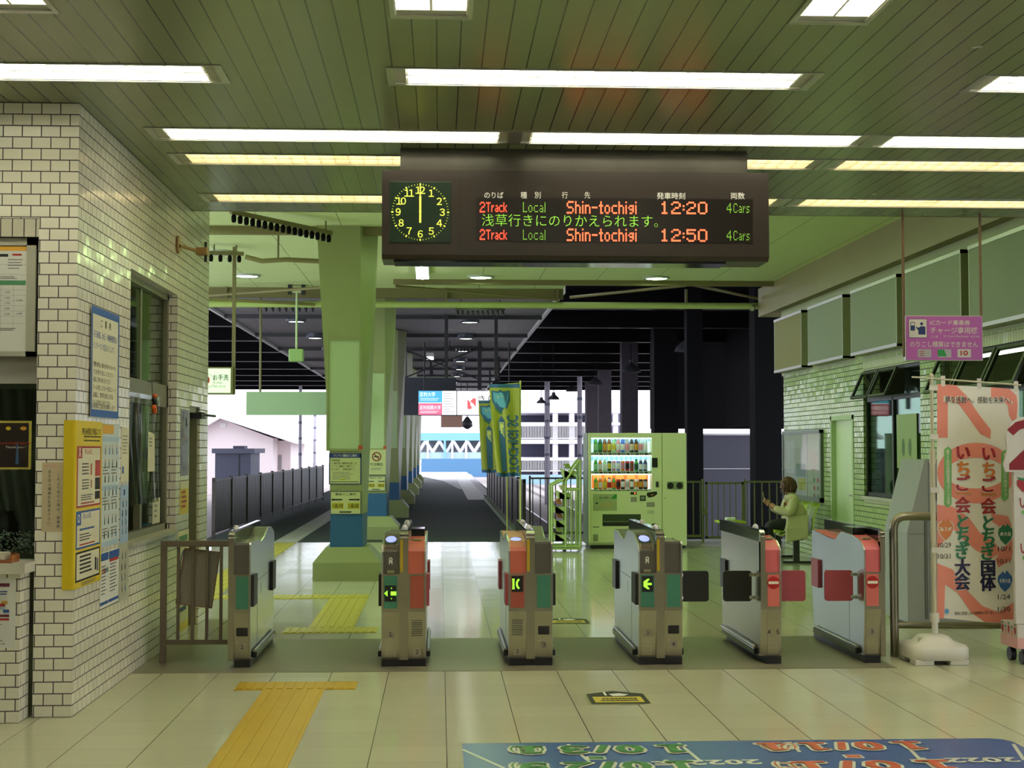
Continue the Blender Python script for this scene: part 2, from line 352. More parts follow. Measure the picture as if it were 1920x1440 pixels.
# ---- walls of the hall outside the picture
HB = mat('hall_paint', (.58, .54, .42), .6)
struct(MB().box(-6.7, 9.7, -4.7, -4.5, 0, 3.9, HB).build('wall_back'))
mb = MB(); mb.box(9.5, 9.7, -4.5, 1.5, 0, 3.9, HB).box(9.5, 9.7, 9.5, 13.4, 0, 3.9, HB).box(9.5, 9.7, 1.5, 9.5, 2.6, 3.9, HB); struct(mb.build('wall_entrance'))
struct(MB().box(-6.7, -6.5, -4.5, 14.2, 0, 3.9, HB).build('wall_hall_left'))
struct(MB().box(5.77, 9.7, 13.2, 13.4, 0, 4.3, HB).build('wall_hall_right'))
# ---- tiled ticket office on the left
X0, X1 = -2.41, -2.18
mb = MB(); Yc = 8.92
mb.box(X0, X1, Yc, 10.45, 0, 4.3, BRW)
mb.box(X0, X1, 10.45, 12.30, 0, .92, BRW).box(X0, X1, 10.45, 12.30, 2.865, 4.3, BRW)
mb.box(X0, X1, 12.30, 12.94, 0, 4.3, BRW).box(X0, X1, 12.94, 13.50, 1.965, 4.3, BRW).box(X0, X1, 13.50, 13.95, 0, 4.3, BRW)
mb.box(-6.5, X0, Yc, Yc + .2, 2.977, 4.3, BRW).box(-6.5, X0, Yc, Yc + .2, 2.865, 2.977, BRV)
struct(mb.build('wall_left', loc=(-2.3, 11, 0)))
INT = mat('office_interior', (.30, .31, .22), .7)
mb = MB(); mb.box(-6.5, X0, 13.75, 13.95, 0, 4.3, HB).box(-6.5, -4.6, 9.2, 13.7, 0, 4.2, INT).box(-4.6, X0, 12.98, 13.06, 0, 4.2, INT).box(-4.6, X0, 9.2, 13.0, 4.2, 4.3, INT)
struct(mb.build('wall_office', loc=(-4.5, 11, 0)))
struct(MB().box(-6.5, -2.44, 8.74, 8.94, 0, .865, BRW).build('wall_counter_base'))
struct(MB().box(-6.5, -2.405, 8.70, 9.10, .866, .925, mat('pale_counter_top', (.62, .60, .50), .35)).build('trim_2'))
# ---- tiled wall on the right, office windows, boarded panels and the beam above
XR = 5.55; mb = MB()
ops = [(13.45, 16.05, .95, 2.62), (16.74, 19.03, .97, 2.60), (19.5, 20.65, 0, 2.04)]
edges = [13.2] + [v for o in ops for v in o[:2]] + [23.5]
for i in range(0, len(edges), 2): mb.box(XR, XR + .22, edges[i], edges[i + 1], 0, 2.76, BRG)
BRV2 = brick_mat('upright_green_tiles', (.56, .60, .38), (.50, .55, .32), (.05, .06, .03), bw=.0694, rh=.116, off=0., z0=2.62, tilt=.03)
for a, b, c, d in ops:
    if c > 0: mb.box(XR, XR + .22, a, b, 0, c - .116, BRG).box(XR, XR + .22, a, b, c - .116, c, BRV2)
    mb.box(XR, XR + .22, a, b, d + (.116 if c > 0 else 0), 2.76, BRG)
    if c > 0: mb.box(XR, XR + .22, a, b, d, d + .116, BRV2)
mb.box(XR + .02, XR + .22, 13.2, 23.7, 2.76, 3.82, GRN)
struct(mb.build('wall_right', loc=(5.66, 18, 0)))
struct(MB().box(5.42, 5.95, 12.9, 24.75, 3.82, 4.3, mat('beam_paint', (.225, .205, .075), .5, var=.1, scale=2)).build('beam'), 'deep cream beam along the top of the right tiled wall')
mb = MB(); mb.box(5.9, 9.3, 23.0, 23.2, 0, 3.8, INT).box(8.8, 9.0, 13.4, 23.0, 0, 3.8, INT).box(5.77, 9, 13.4, 23, 2.9, 3.0, INT)
struct(mb.build('wall_station_office', loc=(7, 18, 0)))
d = MB().box(XR + .06, XR + .11, 19.53, 20.62, 0, 2.01, mat('pale_green_door', (.55, .66, .40), .4)).build('door_2'); struct(d)
MB().box(XR - .01, XR + .12, 19.5, 19.56, 0, 2.04, GRN2).box(XR - .01, XR + .12, 20.59, 20.65, 0, 2.04, GRN2).box(XR - .01, XR + .12, 19.5, 20.65, 1.98, 2.04, GRN2).build('door_frame', d)
MB().cyl((XR + .06, 19.66, .95), (XR + .01, 19.66, .95), .012, CHROME).cyl((XR + .01, 19.64, .95), (XR + .01, 19.78, .95), .011, CHROME).build('door_handle', d)
# ---- concourse ceiling, canopy and train shed
struct(MB().box(-5.2, 5.9, CY1 + .05, 23.9, 4.3, 4.42, GCEIL).box(-5.2, 2.1, 23.9, 25.2, 4.3, 4.42, GCEIL).build('ceiling_concourse', loc=(0, 18, 4.3)))
struct(MB().box(-4.4, 2.1, 25.2, 74, 4.32, 4.42, CCEIL).box(-4.46, -4.4, 25.2, 74, 4.26, 4.46, WHITE).box(2.1, 2.16, 25.2, 74, 4.26, 4.46, WHITE).build('ceiling_canopy', loc=(-1, 55, 4.3)))
mb = MB()
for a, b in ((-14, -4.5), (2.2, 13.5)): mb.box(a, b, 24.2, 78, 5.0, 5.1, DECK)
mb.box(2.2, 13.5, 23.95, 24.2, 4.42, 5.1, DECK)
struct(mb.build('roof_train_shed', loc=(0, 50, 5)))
PURL = mat('worn_dark_purlin', (.06, .058, .06), .34, metal=.5)
for i in range(11):
    y = 26.7 + 5 * i
    for a, b in ((-14, -4.5), (2.2, 13.5)):
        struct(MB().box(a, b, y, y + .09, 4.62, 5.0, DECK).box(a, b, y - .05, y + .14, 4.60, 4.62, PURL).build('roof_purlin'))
# transverse steelwork under the ceilings
for y, z0, z1, a, b in ((17.95, 4.2, 4.3, -5, -.7), (23.55, 4.22, 4.3, -.75, 5.42), (24.9, 4.13, 4.3, -5, 2.1)):
    struct(MB().box(a, b, y, y + .10, z0, z1, OLV).build('ceiling_beam'))
for i in range(9):
    y = 30.2 + 5 * i
    struct(MB().box(-4.4, 2.1, y, y + .08, 4.24, 4.32, DKG).build('canopy_beam'))
# shed columns and far wall on the right
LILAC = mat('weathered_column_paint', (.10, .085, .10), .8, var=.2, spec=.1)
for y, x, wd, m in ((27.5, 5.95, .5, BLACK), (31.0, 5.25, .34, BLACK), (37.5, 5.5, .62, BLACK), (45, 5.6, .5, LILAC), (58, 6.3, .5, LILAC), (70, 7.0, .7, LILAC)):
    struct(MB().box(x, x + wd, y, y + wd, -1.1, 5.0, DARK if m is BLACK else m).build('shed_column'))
struct(MB().box(6.35, 12, 42, 42.3, -1.1, 1.95, mat('dusky_concrete', (.13, .13, .16), .8, spec=.1)).box(6.35, 12, 41.9, 42.4, 1.95, 2.0, WHITE).box(6.4, 12, 41.96, 42.0, .98, 1.0, WHITE).box(8.2, 8.4, 26, 42, 2.2, 5, DARK).box(6.35, 12, 44, 44.2, 2.16, 5, DARK).build('wall_train_shed', loc=(9, 40, -1.1)))
# ---- pillars with splayed feet
def pillar(y, foot=True):
    mb = MB(); d = .6; y0 = y
    p = lambda a, b, z, f, r: [(a, f, z), (b, f, z), (b + (.02 if z < 2 else .17), r, z), (a, r, z)]
    z = [.40, .80, 1.6, 4.30]; L = [-1.32, -1.315, -1.335, -1.50]; Rr = [-.925, -.93, -.945, -.97]; K = [-.905, -.90, -.87, -.78]
    def sl(i): return [(L[i], y0, z[i]), (Rr[i], y0, z[i]), (K[i], y0 + d, z[i]), (L[i], y0 + d, z[i])]
    for i in range(3): mb.hexa(sl(i) + sl(i + 1), BLU if i == 0 else GRN)
    b0 = (-1.515, -.705, y - .12, y + d + .25)
    mb.box(b0[0], b0[1], b0[2], b0[3], 0, .22, GRN)
    q = [(b0[0], b0[2], .22), (b0[1], b0[2], .22), (b0[1], b0[3], .22), (b0[0], b0[3], .22), (-1.37, y - .03, .40), (-.86, y - .03, .40), (-.86, y + d + .1, .40), (-1.37, y + d + .1, .40)]
    mb.hexa(q, GRN)
    o = struct(mb.build('pillar', loc=(-1.1, y + .3, 0)))
    fr = MB(); f = y - .02
    fr.box(-1.37, -1.345, f, y + .03, 1.56, 2.92, GRN).box(-.975, -.95, f, y + .03, 1.56, 2.92, GRN).box(-1.345, -.975, f, y + .03, 2.895, 2.92, GRN).box(-1.345, -.975, f, y + .03, 1.56, 1.585, GRN)
    fr.build('panel_frame', o)
    MB().box(-1.345, -.975, y - .008, y + .03, 1.585, 2.895, GRN2).build('panel', o)
    if y < 30: MB().sheet((-1.0 + .015, y - .021, 1.575), (.055, 0, 0), (0, 0, .05), S('red_label', '#b04a2c')).build('red_label', o)
    return o
for y in (17.87, 25.8, 33.8, 41.8, 49.8, 57.8, 65.8): pillar(y)
# ================================================================ lights
def ceiling_light(m_t, m_r, label, x, y, group):
    r = thing('ceiling_light', label, 'ceiling light', (x, y, CZ), group)
    h = MB(); a, b = LL / 2, LW / 2
    h.box(x - a, x + a, y - b, y + b, CZ + .115, CZ + .125, m_r)
    for s in (-1, 1):
        h.hexa([(x - a, y + s * b, CZ), (x + a, y + s * b, CZ), (x + a, y + s * (b - .012), CZ), (x - a, y + s * (b - .012), CZ),
                (x - a, y + s * (b - .03), CZ + .115), (x + a, y + s * (b - .03), CZ + .115), (x + a, y + s * (b - .05), CZ + .115), (x - a, y + s * (b - .05), CZ + .115)], m_r)
        h.box(x + s * a, x + s * (a - .09), y - b, y + b, CZ + .004, CZ + .115, ALUP)
    h.build('housing', r)
    f = MB(); z0, z1 = CZ - .006, CZ + .004
    f.box(x - a - .015, x + a + .015, y - b - .018, y - b + .004, z0, z1, ALU).box(x - a - .015, x + a + .015, y + b - .004, y + b + .018, z0, z1, ALU)
    f.box(x - a - .015, x - a + .03, y - b, y + b, z0, z1, ALU).box(x + a - .03, x + a + .015, y - b, y + b, z0, z1, ALU); f.build('frame', r)
    l = MB(); n = 22
    for i in range(n): xx = x - a + .1 + (2 * a - .2) * i / (n - 1); l.box(xx - .0012, xx + .0012, y - b + .012, y + b - .012, CZ + .004, CZ + .03, m_r)
    l.box(x - a + .09, x + a - .09, y - .006, y + .006, CZ + .004, CZ + .034, m_r); l.build('louver', r)
    for dy in (-.075, .075):
        for s in (-1, 1):
            MB().cyl((x + s * .03, y + dy, CZ + .07), (x + s * 1.10, y + dy, CZ + .07), .014, m_t, 8).build('tube', r)
    return r
lab = {(8.18, -2.41): 'long ceiling light at the upper left, right end just above the tiled corner', (8.18, .915): 'long ceiling light high in the middle, in front of the departure board',
       (8.18, 4.245): 'long ceiling light cut off by the right edge, nearest the viewer',
       (9.77, -.715): 'long ceiling light behind the front row, starting beside the tiled wall', (9.77, 1.715): 'long ceiling light running right over the departure board',
       (9.77, 4.145): 'long ceiling light right of the departure board, third of its row',
       (10.61, -.715): 'yellowish ceiling light left of the departure board mount', (10.61, 1.615): 'yellowish ceiling light mostly hidden behind the departure board mount', (10.61, 4.05): 'yellowish ceiling light right of the departure board mount',
       (12.27, -.77): 'yellowish ceiling light at the ceiling edge, left of the clock', (12.27, 1.73): 'yellowish ceiling light at the ceiling edge hidden behind the board', (12.27, 4.18): 'yellowish ceiling light at the ceiling edge above the pink hanging sign'}
p0 = ceiling_light(TUBEM, TROUGH, 'x', rows[0][1], rows[0][0], 'long recessed hall lights'); p1 = ceiling_light(TUBEW, TROUGHW, 'x', rows[6][1], rows[6][0], 'yellowish recessed hall lights')
p0['label'] = lab[rows[0][:2]]; p1['label'] = lab[rows[6][:2]]
for i, (y, x, k) in enumerate(rows):
    if i in (0, 6): continue
    o = copy_tree(p1 if k else p0); o.location = (x, y, CZ); o['label'] = lab[(y, x)]
for i, (x, y) in enumerate(longs):
    o = copy_tree(p0); o.location = (x, y, CZ); o.rotation_euler = (0, 0, math.pi / 2); o['group'] = 'lengthwise hall lights'
    o['label'] = {(-2.02, 5.84): 'lengthwise ceiling light at the top left corner', (-.045, 5.84): 'lengthwise ceiling light at the top middle', (1.90, 5.84): 'lengthwise ceiling light at the top right'}.get((x, y), 'lengthwise ceiling light over the near part of the hall')
DISC = glow('downlight_lens', (.66, 1.0, .36), DOWN)
DISC2 = glow('platform_downlight_lens', (.95, 1.0, .85), 9.0)
RIM = mat('downlight_trim', (.34, .40, .34), .4); RIMD = mat('dark_downlight_trim', (.06, .07, .10), .4)
def downlight(lens, rim, label, loc, r=.18, dp=.0):
    o = thing('downlight', label, 'downlight', loc, 'round ceiling downlights'); x, y, z = loc
    MB().lathe([(r * .93, -.012 - dp), (r + .012, -.035 - dp), (r + .03, -.01 - dp), (r + .03, 0)], (x, y, z), rim, 28).build('trim_ring', o)
    MB().disc((x, y, z - .022 - dp), (1, 0, 0), (0, -1, 0), r * .93, r * .93, lens, 28).build('lens', o)
    return o
nth = ['first', 'second', 'third', 'fourth', 'fifth', 'sixth', 'seventh', 'eighth', 'ninth', 'tenth']
dls = [(x, y, 0) for y in (14.6, 17.4, 20.35, 23.1) for x in (-3.02, .64, 3.43)] + [(-3.0, 26.1, 2), (.62, 26.1, 2)] + [(x, y, 1) for y in (30.6, 35.2, 39.8, 44.6, 49.2, 54, 59) for x in (-2.98, .62)]
pa = pb = None
for x, y, k in dls:
    row_ = {-3.02: 'over the left aisle', -3.0: 'over the left aisle', -2.98: 'over the left platform side', .64: 'over the middle aisle', .62: 'over the middle platform', 3.43: 'near the right beam'}[x]
    if k == 0: lb = f'round downlight in the green ceiling {row_}, {nth[[14.6, 17.4, 20.35, 23.1].index(y)]} of its row'
    elif k == 2: lb = f'round downlight just before the green cross pipe {row_}'
    else: lb = f'dark rimmed downlight {row_}, {nth[[30.6, 35.2, 39.8, 44.6, 49.2, 54, 59].index(y)]} beyond the green pipe'
    if k == 1:
        if pb is None: pb = o = downlight(DISC2, RIMD, lb, (x, y, 4.32), .18, .09)
        else: o = copy_tree(pb)
        o['label'] = lb; o.location = (x, y, 4.32)
    else:
        if pa is None: pa = o = downlight(DISC, RIM, lb, (x, y, 4.30))
        else: o = copy_tree(pa)
        o['label'] = lb; o.location = (x, y, 4.30)
def batten(loc, label):
    x, y, z = loc; o = thing('batten_light', label, 'batten light', loc, 'bare tube lights over the platform')
    MB().box(x - .10, x + .10, y - .78, y + .78, z - .05, z, WHITE).box(x - .10, x + .10, y - .80, y - .78, z - .10, z, WHITE).box(x - .1, x + .1, y + .78, y + .8, z - .1, z, WHITE).build('housing', o)
    MB().cyl((x, y - .76, z - .085), (x, y + .76, z - .085), .022, glow('cool_tube', (.92, .94, 1.0), 16.0), 10).build('tube', o)
batten((-.27, 21.9, 4.30), 'bare tube light under the green ceiling, just below the clock')
batten((-.27, 40.2, 4.14), 'bare tube light under the grey canopy, beyond the second pillar')
# shed pendants on the right, shallow domes with a lit lens
def pendant(px, py, Y, label, r=.30, lit=True):
    c = at(px, py, Y=Y); o = thing('pendant_lamp', label, 'pendant lamp', c, 'train shed lamps')
    MB().lathe([(r, 0), (r * .87, r * .33), (r * .4, r * .74), (.05, r * .9), (.05, r * 1.2)], c, DKG, 18).cyl(c + Vector((0, 0, r)), (c.x, c.y, 5.0), .012, DARK, 6).build('shade', o)
    if lit: MB().disc(c + Vector((0, 0, .012)), (1, 0, 0), (0, -1, 0), r * .9, r * .9, glow('shed_lens', (.75, 1.0, .85), 2.5)).build('lens', o)
for i, (a, b, c) in enumerate(((1289, 659, 33), (1183, 698, 43), (1117, 722, 55), (1072, 734, 72))): pendant(a, b, c, f'shed lamp under the black roof at right, {nth[i]} from the viewer')
pendant(1015, 756, 45, 'left of two unlit dark bell lamps over the tracks', .15, False); pendant(1038, 749, 42, 'right of two unlit dark bell lamps over the tracks', .17, False)
# ================================================================ departure board with clock
CASE = S('board_casing', '#2a2119', .38, var=.05); LEDBG = S('led_window', '#17100c', .3, var=0)
DOTS = {'1': ['00100', '01100', '00100', '00100', '00100', '00100', '01110'], '2': ['01110', '10001', '00001', '00110', '01000', '10000', '11111'], '0': ['01110', '10001', '10001', '10001', '10001', '10001', '01110'], '5': ['11111', '10000', '11110', '00001', '00001', '10001', '01110'], ':': ['0', '0', '1', '0', '1', '0', '0'], '4': ['00010', '00110', '01010', '10010', '11111', '00010', '00010'], 'S': ['01111', '10000', '10000', '01110', '00001', '00001', '11110'], 'h': ['1000', '1000', '1110', '1001', '1001', '1001', '1001'], 'i': ['1', '0', '1', '1', '1', '1', '1'], 'n': ['0000', '0000', '1110', '1001', '1001', '1001', '1001'], '-': ['0000', '0000', '0000', '1111', '0000', '0000', '0000'], 't': ['010', '010', '111', '010', '010', '010', '011'], 'o': ['0000', '0000', '0110', '1001', '1001', '1001', '0110'], 'c': ['0000', '0000', '0111', '1000', '1000', '1000', '0111'], 'g': ['0000', '0000', '0111', '1001', '0111', '0001', '0110'], 'T': ['11111', '00100', '00100', '00100', '00100', '00100', '00100'], 'r': ['000', '000', '101', '110', '100', '100', '100'], 'a': ['0000', '0000', '0110', '0001', '0111', '1001', '0111'], 'k': ['1000', '1000', '1001', '1010', '1100', '1010', '1001'], 'L': ['1000', '1000', '1000', '1000', '1000', '1000', '1111'], 'l': ['1', '1', '1', '1', '1', '1', '1'], 'C': ['01110', '10001', '10000', '10000', '10000', '10001', '01110'], 's': ['0000', '0000', '0111', '1000', '0110', '0001', '1110']}
def dots(k, t, c, w_, h_, m, fill=.80):
    """one word of a lamp matrix display, lamp by lamp"""
    n = sum(len(DOTS[ch][0]) + 1 for ch in t) - 1; px, pz = w_ / n, h_ / 7; x = c[0] - w_ / 2; e = fill * min(px, pz) / 2; ex = fill * px / 2; ez = fill * pz / 2
    for ch in t:
        g = DOTS[ch]
        for j, row in enumerate(g):
            for i, b1 in enumerate(row):
                if b1 == '1': cx_, cz_ = x + (i + .5) * px, c[2] + h_ / 2 - (j + .5) * pz; k.quad((cx_ - ex, c[1], cz_ - ez), (cx_ + ex, c[1], cz_ - ez), (cx_ + ex, c[1], cz_ + ez), (cx_ - ex, c[1], cz_ + ez), m)
        x += (len(g[0]) + 1) * px
RED = glow('red_led', (1.0, .06, .03), 2.2); ORED = glow('orange_red_led', (1.0, .13, .05), 2.0); LGRN = glow('green_led', (.24, .56, .05), .62)
CLKY = glow('clock_yellow', (.62, .66, .08), .75); WLET = S('white_lettering', '#e4e2d6', .5, var=0)
BY = 10.12
b = thing('departure_board', 'dark brown hanging departure board with clock and red and green display rows', 'departure board', (.95, BY + .18, 2.9))
mb = MB(); mb.prism([(BY, 2.93), (BY + .03, 2.90), (BY + .36, 2.90), (BY + .36, 3.52), (BY, 3.52)], 'X', -.402, 2.296, CASE); mb.box(.134, .138, BY - .001, BY, 2.93, 3.52, BLACK); mb.build('casing', b)
MB().box(-.278, 2.155, BY + .04, BY + .34, 3.52, CZ, mat('worn_grey_mount', (.06, .055, .04), .35, metal=.4, var=.4, scale=4)).build('ceiling_mount', b)
MB().box(-.32, 2.0, BY + .05, BY + .3, 2.885, 2.90, GLOSSB).build('lower_tray', b)
def cxy(px, py): p = at(px, py, Y=BY); return p.x, p.z
cx, cz = cxy(788, 398)
mb = MB(); mb.box(cx - .212, cx + .212, BY - .006, BY + .001, cz - .212, cz + .212, S('clock_face_green', '#0b2412', .35, var=0), .004)
ck = mb.build('clock_face', b)
mb = MB()
for i in range(60):
    a = math.radians(6 * i); r0, r1, w2 = (.185, .20, .005) if i % 5 == 0 else (.187, .197, .0016)
    d = Vector((math.sin(a), 0, math.cos(a))); t = Vector((math.cos(a), 0, -math.sin(a))); c = Vector((cx, BY - .008, cz))
    mb.quad(c + d * r0 - t * w2, c + d * r0 + t * w2, c + d * r1 + t * w2, c + d * r1 - t * w2, CLKY)
for n in range(1, 13):
    a = math.radians(30 * n); ds = [chr(0xFF10 + int(c_)) for c_ in str(n)]
    for k_, c_ in enumerate(ds): mb.text(c_, (cx + .152 * math.sin(a) + (k_ - (len(ds) - 1) / 2) * .030, BY - .009, cz + .152 * math.cos(a)), RX, UZ, .066, CLKY, off=.012)
mb.build('dial_marks', ck)
MB().box(cx - .004, cx + .004, BY - .014, BY - .011, cz - .06, cz + .195, CLKY).build('minute_hand', ck)
MB().box(cx - .007, cx + .007, BY - .017, BY - .014, cz - .075, cz + .11, CLKY).ball((cx, BY - .018, cz), .009, CLKY, 8, 6).build('hour_hand', ck)
x0, z0 = cxy(892, 453); x1, z1 = cxy(1411, 374)
MB().box(x0, x1, BY - .003, BY + .001, z0, z1, LEDBG).build('display_window', b)
mb = MB()
for t, px, wd in (('のりば', 926, 36), ('種', 982, 12), ('別', 1008, 12), ('行', 1059, 11), ('先', 1101, 11), ('発車時刻', 1258, 54), ('両数', 1383, 27)):
    x, z = cxy(px, 366 if px < 1200 else 367.5); mb.text(t, (x, BY - .004, z), RX, UZ, .050, WLET, w=wd / 272.5, off=.008, res=3)
mb.build('column_headings', b)
for row in (388.5, 440):
    mb = MB()
    for t, px, wd, h, m in (('2', 904.5, 10, .095, RED), ('Track', 931, 39, .08, RED), ('Local', 1001.5, 43, .088, LGRN), ('Shin-tochigi', 1128, 133, .098, ORED), ('12:20' if row < 400 else '12:50', 1281.5, 91, .112, ORED), ('4', 1367, 10, .09, LGRN), ('Cars', 1390, 31, .07, LGRN)):
        x, z = cxy(px, row + (px - 904) * .004); dots(mb, t, (x, BY - .005, z), wd / 272.5, {'2': .075, 'Track': .068, 'Local': .072, '4': .072, 'Cars': .068}.get(t, .088), m, .92 if m is not LGRN else .68)
    mb.build('display_row', b)
x, z = cxy(1069, 414); mb = MB(); mb.text('浅草行きにのりかえられます。', (x, BY - .005, z), RX, UZ, .094, LGRN, w=334 / 272.5, off=-.008)
mb.build('display_row', b)
# ================================================================ ticket gates
GY = 10.83
GREEN = S('gate_green_panel', '#3f7b62', .45, var=.02); PINKP = S('gate_red_panel', '#a2503f', .45, var=.02); PINKH = S('gate_salmon_plastic', '#c0634f', .38, var=.02)
ROSE = S('gate_rose_plastic', '#cf6466', .4, var=.02); ROSEP = S('gate_rose_panel', '#d06a5e', .45, var=.02); ROSED = S('gate_rose_flap', '#a2444b', .5, var=.02)
GREYH = S('gate_grey_plastic', '#565249', .42, var=.03); FLAPD = S('black_gate_flap', '#1b1c1a', .5, var=.05); TOPS = S('gate_olive_top', '#8d8d60', .3, var=.03)
READ = glow('card_reader_blue', (.32, .38, 1.0), .95); ARROW = glow('gate_green_arrow', (.32, .95, .04), 1.3); YEL = S('yellow_guide_strip', '#b49a22', .45)
STK = S('grey_number_sticker', '#9a927a', .6, var=0); NOENT = S('no_entry_red', '#b01a18', .4, var=0); CREAM = S('cream_bar', '#e6dcc6', .5, var=0)
PR = {'reader': [(0, .675), (0, .835), (.02, .85), (.06, .885), (.30, .955), (.62, .955), (.72, .93), (.82, .875), (1.02, .87), (1.2, .90), (1.52, .915), (1.52, .675)],
      'pink': [(0, .675), (0, .84), (.03, .865), (.12, .905), (.34, .93), (.62, .94), (.80, .865), (1.0, .87), (1.52, .905), (1.52, .675)],
      'grey': [(0, .675), (0, .89), (.015, .905), (.3, .90), (.45, .905), (.62, .875), (.85, .90), (1.1, .96), (1.3, .955), (1.52, .90), (1.52, .675)]}
BODY = [(.035, .055), (.0, .40), (0, .675), (1.52, .675), (1.52, .40), (1.48, .055)]
def half(r, xa, xb, head, hm, pm, num, lane, disp=None, vents=True, box=False, low=False):
    """one lane side of a gate: xa..xb, lane = -1 or 1, the side the passage lies on"""
    y = GY; f = lambda P: [(y + p[0], p[1]) for p in P]
    o = xb if lane > 0 else xa; i = xa if lane > 0 else xb
    MB().prism(f(BODY), 'X', min(i, o - lane * .004), max(i, o - lane * .004), STEEL).prism([(p[0] + (.004 if p[0] < 1 else 0), p[1]) for p in f(BODY)], 'X', min(o, o - lane * .004), max(o, o - lane * .004), SIDE).build('body', r)
    q = [(p[0] + (.01 if p[0] == 0 else 0), p[1]) for p in PR[head]]
    h = MB(); h.prism(f(q), 'X', min(i, o - lane * .012), max(i, o - lane * .012), hm)
    h.prism(f(PR[head]), 'X', min(o, o - lane * .012), max(o, o - lane * .012), SIDE)
    hd = h.build('head', r)
    a, b = min(xa, xb) + .016, max(xa, xb) - .016
    MB().box(a, b, y - .004, y + .003, .425, .662, pm).build('front_panel', r)
    s = MB(); s.box(a - .004, a, y - .0055, y + .02, .06, .665, DKG).box(b, b + .004, y - .0055, y + .02, .06, .665, DKG) if False else None
    s.hexa([(a, y + .027, .08), (b, y + .027, .08), (b, y + .035, .08), (a, y + .035, .08), (a, y - .003, .40), (b, y - .003, .40), (b, y + .01, .40), (a, y + .01, .40)], STEEL)
    lp = s.build('lower_panel', r)
    fz = lambda z: y - .0035 + (.40 - z) * .0935
    mx = (a + b) / 2
    t = MB()
    zn = .105 if low else .235 if not box else .15
    t.sheet((mx - .027, fz(zn - .026) - .001, zn - .026), (.054, 0, 0), (0, -.0049, .052), STK, .001) if len(num) == 1 else None
    for k, ch in enumerate(num): t.text(chr(0xFF10 + int(ch)), (mx + (k - (len(num) - 1) / 2) * .065, fz(zn) - .0035, zn + .001), RX, UZ, .040, INK, off=.012)
    t.build('lane_number', r)
    if vents and not box:
        v = MB(); zz = .225 if low else .075
        for k in range(9): z = zz + .0135 * k; v.box(mx - .04, mx + .04, fz(z) - .003, fz(z) + .004, z, z + .004, DKG if low else CHROME)
        v.build('vent_slots', r)
    if box:
        MB().box(mx - .042, mx + .042, fz(.26) - .007, fz(.26) + .02, .228, .292, BLACK, .006).build('coin_tray', r)
        MB().cyl((mx - .035, fz(.185) - .006, .185), (mx - .035, fz(.185) + .01, .185), .009, CHROME, 10).build('lock', r)
    MB().box(xa + .003, xb - .003, y + .012, y + 1.5, 0, .056, BLACK).build('plinth', r)
    # lane side: hatch seams, kick rail
    sd = MB(); q = o + lane * .001
    sd.box(o, q, y + .42, y + 1.1, .60, .604, DKG).box(o, q, y + .62, y + .625, .48, .56, DKG).box(o, q, y + .40, y + .403, .06, .60, DKG); sd.build('side_hatch', r)
    MB().box(min(o, o + lane * .03), max(o, o + lane * .03), y + .14, y + 1.4, .055, .10, GLOSSB, .006).cyl((o + lane * .014, y + .14, .108), (o + lane * .014, y + 1.4, .108), .010, STEEL, 10).build('kick_rail', r)
    if disp:
        dz = .60 if disp != 'arrow' else .535
        if disp == 'arrow2': dz = .595
        d = MB(); d.box(mx - .042, mx + .042, y - .008, y - .003, dz - .058, dz + .058, INK); dd = d.build('display', r)
        g = MB(); c = (mx, y - .0095, dz)
        if disp == 'arrow': g.poly([(-.046, 0), (-.022, .022), (-.022, -.022)][::-1], c, RX, UZ, ARROW).poly([(.002, -.014), (.042, -.014), (.042, .014), (.002, .014)], c, RX, UZ, ARROW).box(mx + .004, mx + .010, y - .0095, y - .008, dz + .033, dz + .042, ARROW).box(mx + .004, mx + .010, y - .0095, y - .008, dz - .042, dz - .033, ARROW)
        elif disp == 'ic':
            g.poly([(-.040, -.038), (-.020, -.038), (-.020, -.033), (-.023, -.033), (-.023, .033), (-.020, .033), (-.020, .038), (-.040, .038), (-.040, .033), (-.037, .033), (-.037, -.033), (-.040, -.033)], c, RX, UZ, ARROW)
            n = 8; pts = [(.022 - .034 * math.cos(math.radians(t_)), .042 * math.sin(math.radians(t_))) for t_ in range(-65, 66, 13)] + [(.032 - .03 * math.cos(math.radians(t_)), .034 * math.sin(math.radians(t_))) for t_ in range(60, -61, -12)]
            k = len(pts) // 2
            for z in range(10): pa, pb, pc, pd = pts[z], pts[z + 1], pts[-2 - z], pts[-1 - z]; g.poly([pa, pd, pc, pb], c, RX, UZ, ARROW)
        else:
            g.poly([(.030, -.008), (.030, .008), (-.006, .008), (-.006, -.008)][::-1], c, RX, UZ, ARROW)
            g.poly([(-.030, .0), (-.030, .018), (.0, .038), (.015, .038), (-.006, .008), (-.006, 0)][::-1], c, RX, UZ, ARROW).poly([(-.030, 0), (-.006, 0), (-.006, -.008), (.015, -.038), (.0, -.038), (-.030, -.018)][::-1], c, RX, UZ, ARROW)
        g.build('arrow_symbol', dd)
    # head fittings
    if head == 'reader' or (head == 'pink' and disp):
        sl = lambda t: (y + .06 + t * .24, .885 + t * .07) if head == 'reader' else (y + .10 + t * .24, .898 + t * .03)
        P = lambda x, t, dz=.003: (x, sl(t)[0], sl(t)[1] + dz)
        k = MB(); k.add([P(a + .004, .05), P(b - .008, .05), P(b - .008, .75), P(a + .004, .75)], [(0, 1, 2, 3)], GLOSSB); cr = k.build('card_reader', r)
        e = MB(); e.add([P(mx - .002 + .04 * math.cos(t), .42 + .28 * math.sin(t), .005) for t in (2 * math.pi * i / 24 for i in range(24))], [tuple(range(24))], READ); e.build('reader_pad', cr)
